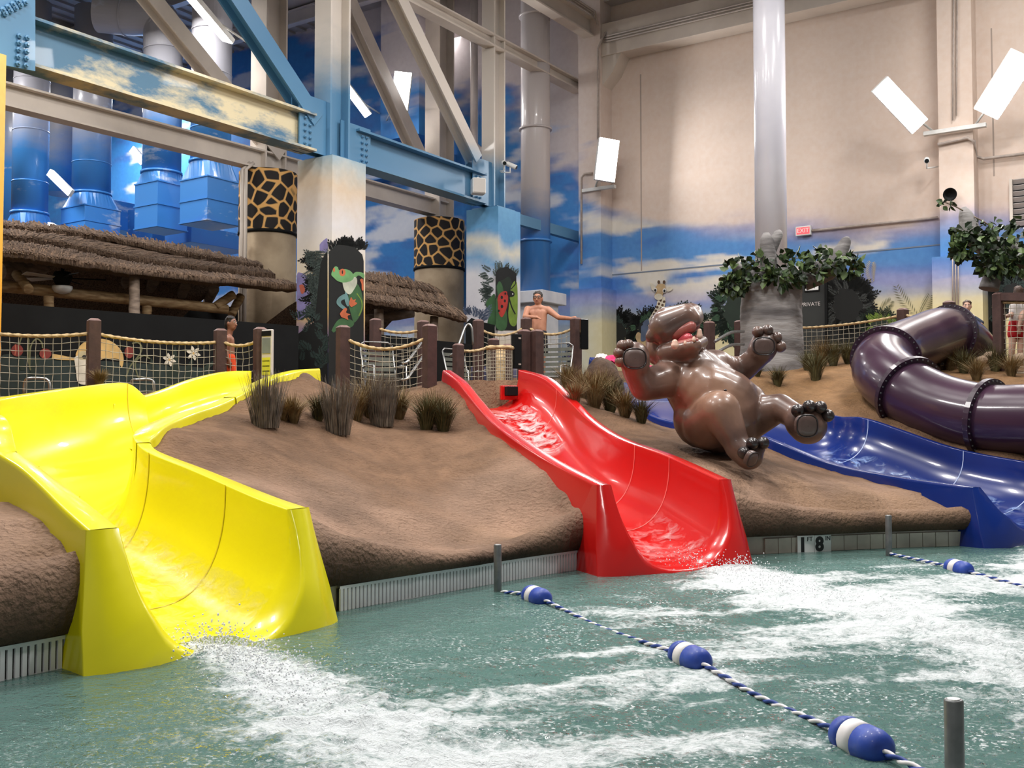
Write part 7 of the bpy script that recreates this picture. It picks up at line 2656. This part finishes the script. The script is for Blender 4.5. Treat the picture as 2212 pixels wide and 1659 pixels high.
# ------------------------------------------------------------------ purple tube slide
TP = cat_rom(np.array([at(*q) for q in [(2400, 905, 12.2), (2300, 908, 12.6), (2212, 908, 13.0), (2130, 905, 13.4), (2040, 884, 13.9), (1968, 850, 14.4), (1920, 815, 14.95), (1908, 788, 15.5), (1930, 764, 16.2), (1985, 740, 17.0), (2038, 722, 17.6), (2080, 742, 18.0), (2112, 785, 18.3), (2128, 830, 18.5)]]), 160)
TR = 0.45
tube = thing('tube_slide', TP[60] * [1, 1, 0] + [0, 0, 1.3], 'dark purple enclosed tube slide curling over the sand', 'water slide')
dd = np.concatenate([[0], np.cumsum(np.linalg.norm(np.diff(TP, axis=0), axis=1))])
cuts = []
for px, py in [(2135, 905), (1962, 848), (1916, 778), (2052, 718)]:
    k = np.argmin([np.hypot(*(np.array([(IW / 2 + FPX * q[0] / q[1]) - px, 0]))) + abs((HZ - FPX * (q[2] - CAMZ) / q[1]) - py) for q in TP])
    cuts.append(k)
cuts = [0] + sorted(cuts) + [len(TP) - 1]
for a, b in zip(cuts[:-1], cuts[1:]):
    MB().tube(TP[a:b + 1], TR, 40, cap=False).build('tube_section', M['purple'], tube)
for k in cuts[1:-1]:
    t = TP[k + 1] - TP[k - 1]
    t /= np.linalg.norm(t)
    fl = MB().lathe([(TR - 0.01, -0.035), (TR + 0.075, -0.035), (TR + 0.075, 0.035), (TR - 0.01, 0.035)], TP[k], t, 44, smooth=False).build('flange', M['purple_dark'], tube)
    s = np.cross(t, UPV)
    s /= np.linalg.norm(s)
    u = np.cross(s, t)
    mb = MB()
    for j in range(34):
        a = j * 2 * math.pi / 34
        for sd in (-1, 1):
            mb.lathe([(0.012, 0), (0.012, 0.014)], TP[k] + (s * math.cos(a) + u * math.sin(a)) * (TR + 0.045) + t * sd * 0.035, t * sd, 6, smooth=False)
    mb.build('bolt_ring', M['galv'], fl, kind='stuff')

# ------------------------------------------------------------------ cast trees with artificial leaves
LEAF_V = np.array([[0, 0, 0], [0.36, 0.3, 0.1], [0.31, 0.62, 0.1], [0, 1, 0], [-0.31, 0.62, 0.1], [-0.36, 0.3, 0.1], [0, 0.45, 0]])
LEAF_F = [(0, 1, 2, 6), (6, 2, 3), (0, 6, 4, 5), (6, 3, 4)]
LEAF_ME = {}


def leaf_cluster(root, centers, n, size, rs, down=0.4, single=300, extra=()):
    """artificial leaves: those nearest the pool are parts of their own, the rest one patch of foliage"""
    rows = []
    for cs, m_, sz, dn in [(centers, n, size, down)] + list(extra):
        for k in range(m_):
            c, rad = cs[rs.randint(len(cs))]
            d = rs.normal(0, 1, 3)
            d /= np.linalg.norm(d)
            p = c + d * np.asarray(rad) * rs.uniform(0.55, 1.0) ** 0.5
            t = d * 0.5 + rs.normal(0, 0.5, 3) - UPV * dn
            t /= np.linalg.norm(t)
            nrm = np.cross(t, rs.normal(0, 1, 3))
            nrm /= np.linalg.norm(nrm)
            s = np.cross(t, nrm)
            rows.append((p, np.array([s, t, nrm]).T, sz * rs.uniform(0.7, 1.25), rs.randint(3)))
    rows.sort(key=lambda r: r[0][1] + 0.3 * r[0][2] * -1)
    mb = MB()
    for i, (p, R, L, k) in enumerate(rows):
        if i < single:
            if k not in LEAF_ME:
                tmp = MB().add(LEAF_V, LEAF_F).build('leaf', LEAFS[k])
                LEAF_ME[k] = tmp.data
                bpy.data.objects.remove(tmp)
            o = bpy.data.objects.new('leaf', LEAF_ME[k])
            COL.objects.link(o)
            o.parent = root
            o.matrix_parent_inverse = Matrix.Translation(root.location).inverted()
            A_ = R * L
            o.matrix_basis = Matrix([[*A_[0], p[0]], [*A_[1], p[1]], [*A_[2], p[2]], [0, 0, 0, 1]])
        else:
            mb.add(p + (LEAF_V * L) @ R.T, LEAF_F, k)
    mb.build('foliage', LEAFS, root, kind='stuff')


LEAFS = [M['green_leaf'], mat('artificial_leaf_dark', (38, 56, 32), 0.5, rgb2=(24, 36, 20), scale=7), mat('artificial_leaf_pale', (104, 124, 74), 0.5, rgb2=(72, 92, 50), scale=7)]
rs = np.random.RandomState(6)
Yt = 18.7
tb = at(1668, 806, Yt)
tree = thing('cast_tree', (tb[0], tb[1], tb[2] - 0.1), 'grey cast concrete tree trunk with a crown of artificial leaves', 'tree')
prof = [(0.66, -0.15), (0.60, 0.1), (0.56, 0.35), (0.545, 0.8), (0.54, 1.2), (0.535, 1.6), (0.50, 1.75), (0.42, 1.85)]
mb = MB()
nseg = 56
rows = []
for r, h in [(np.interp(hh, [b for a, b in prof], [a for a, b in prof]), hh) for hh in np.linspace(-0.15, 1.85, 60)]:
    ph = np.linspace(0, 2 * math.pi, nseg + 1)
    k = 1 + (fbm(np.cos(ph) * 1.5 + 3, np.sin(ph) * 1.5, h * 1.8, 4, 44) - 0.5) * 0.12 + (fbm(np.cos(ph) * 1.2, np.sin(ph) * 1.2, h * 6, 3, 45) - 0.5) * 0.05
    rows.append(np.stack([tb[0] + r * k * np.cos(ph), tb[1] + r * k * np.sin(ph), np.full(nseg + 1, tb[2] + h)], 1))
mb.grid(np.array(rows), smooth=True)
mb.build('trunk', M['trunk'], tree)


def stub(pts, rad, root):
    MB().tube(cat_rom(np.array(pts), 14), np.interp(np.linspace(0, 1, 14), np.linspace(0, 1, len(rad)), rad), 16).build('branch_stub', M['trunk'], root)


stub([at(1662, 600, Yt - 0.35), at(1660, 560, Yt - 0.45), at(1656, 520, Yt - 0.5), at(1655, 503, Yt - 0.5)], [0.16, 0.15, 0.12, 0.05], tree)
stub([at(1660, 555, Yt - 0.42), at(1672, 525, Yt - 0.45), at(1682, 505, Yt - 0.45), at(1686, 498, Yt - 0.45)], [0.1, 0.1, 0.085, 0.03], tree)
stub([at(1735, 600, Yt - 0.1), at(1790, 580, Yt - 0.2), at(1815, 545, Yt - 0.3), at(1828, 520, Yt - 0.3), at(1832, 512, Yt - 0.3)], [0.24, 0.2, 0.13, 0.09, 0.03], tree)
stub([at(1610, 600, Yt - 0.2), at(1590, 575, Yt - 0.3), at(1580, 560, Yt - 0.35)], [0.13, 0.09, 0.04], tree)
q = Yt / FPX
cent = [(at(1600, 590, Yt - 0.35), np.array([38, 38, 34]) * q), (at(1640, 575, Yt - 0.45), np.array([34, 34, 26]) * q), (at(1700, 575, Yt - 0.5), np.array([44, 36, 30]) * q), (at(1745, 580, Yt - 0.5), np.array([40, 36, 32]) * q), (at(1790, 560, Yt - 0.45), np.array([36, 34, 28]) * q), (at(1835, 572, Yt - 0.4), np.array([22, 26, 22]) * q), (at(1585, 615, Yt - 0.4), np.array([22, 26, 18]) * q), (at(1690, 600, Yt - 0.62), np.array([42, 16, 16]) * q)]
leaf_cluster(tree, cent, 640, 0.155, rs)

Y2 = 17.4
tb2 = at(2215, 780, Y2)
tree2 = thing('cast_tree', (tb2[0], tb2[1], 2.1), 'leafy cast tree branch hanging in at the right edge', 'tree')
stub([at(2290, 760, Y2), at(2275, 640, Y2), at(2210, 560, Y2), at(2110, 520, Y2), at(2088, 470, Y2), at(2080, 448, Y2)], [0.35, 0.3, 0.22, 0.19, 0.13, 0.05], tree2)
stub([at(2130, 520, Y2 - 0.1), at(2142, 590, Y2), at(2136, 625, Y2)], [0.1, 0.14, 0.16], tree2)
q = Y2 / FPX
cent = [(at(2110, 530, Y2 - 0.3), np.array([40, 34, 30]) * q), (at(2160, 530, Y2 - 0.4), np.array([44, 36, 44]) * q), (at(2205, 520, Y2 - 0.4), np.array([40, 36, 46]) * q), (at(2150, 570, Y2 - 0.35), np.array([36, 30, 22]) * q), (at(2200, 565, Y2 - 0.4), np.array([36, 30, 26]) * q), (at(2080, 505, Y2 - 0.2), np.array([24, 20, 14]) * q), (at(2078, 545, Y2 - 0.3), np.array([18, 16, 12]) * q)]
leaf_cluster(tree2, cent, 560, 0.15, rs, extra=[([(at(2046, 440, Y2 - 0.1), np.array([16, 12, 8]) * q), (at(2130, 480, Y2 - 0.1), np.array([22, 12, 6]) * q)], 26, 0.12, 0.1)])
MB().tube(cat_rom(np.array([at(2080, 455, Y2 - 0.1), at(2064, 446, Y2 - 0.12), at(2040, 436, Y2 - 0.14)]), 8), 0.012, 6).build('twig', M['greylog'], tree2)
MB().tube(cat_rom(np.array([at(2150, 500, Y2 - 0.1), at(2130, 482, Y2 - 0.12), at(2104, 468, Y2 - 0.14)]), 8), 0.012, 6).build('twig', M['greylog'], tree2)

# water spout box and slide-head platform at the red slide
p = at(1103, 845, 14.55)
rt = thing('water_spout', p, 'small black water spout at the top of the red slide', 'spout')
MB().box(p, (0.16, 0.2, 0.13), rotz(0.3)).build('nozzle', M['black'], rt, bevel=0.01)
MB().box(p + np.array([-0.03, 0.06, -0.02]), (0.24, 0.08, 0.2), rotz(0.3)).build('back_plate', M['red'], rt, bevel=0.01)
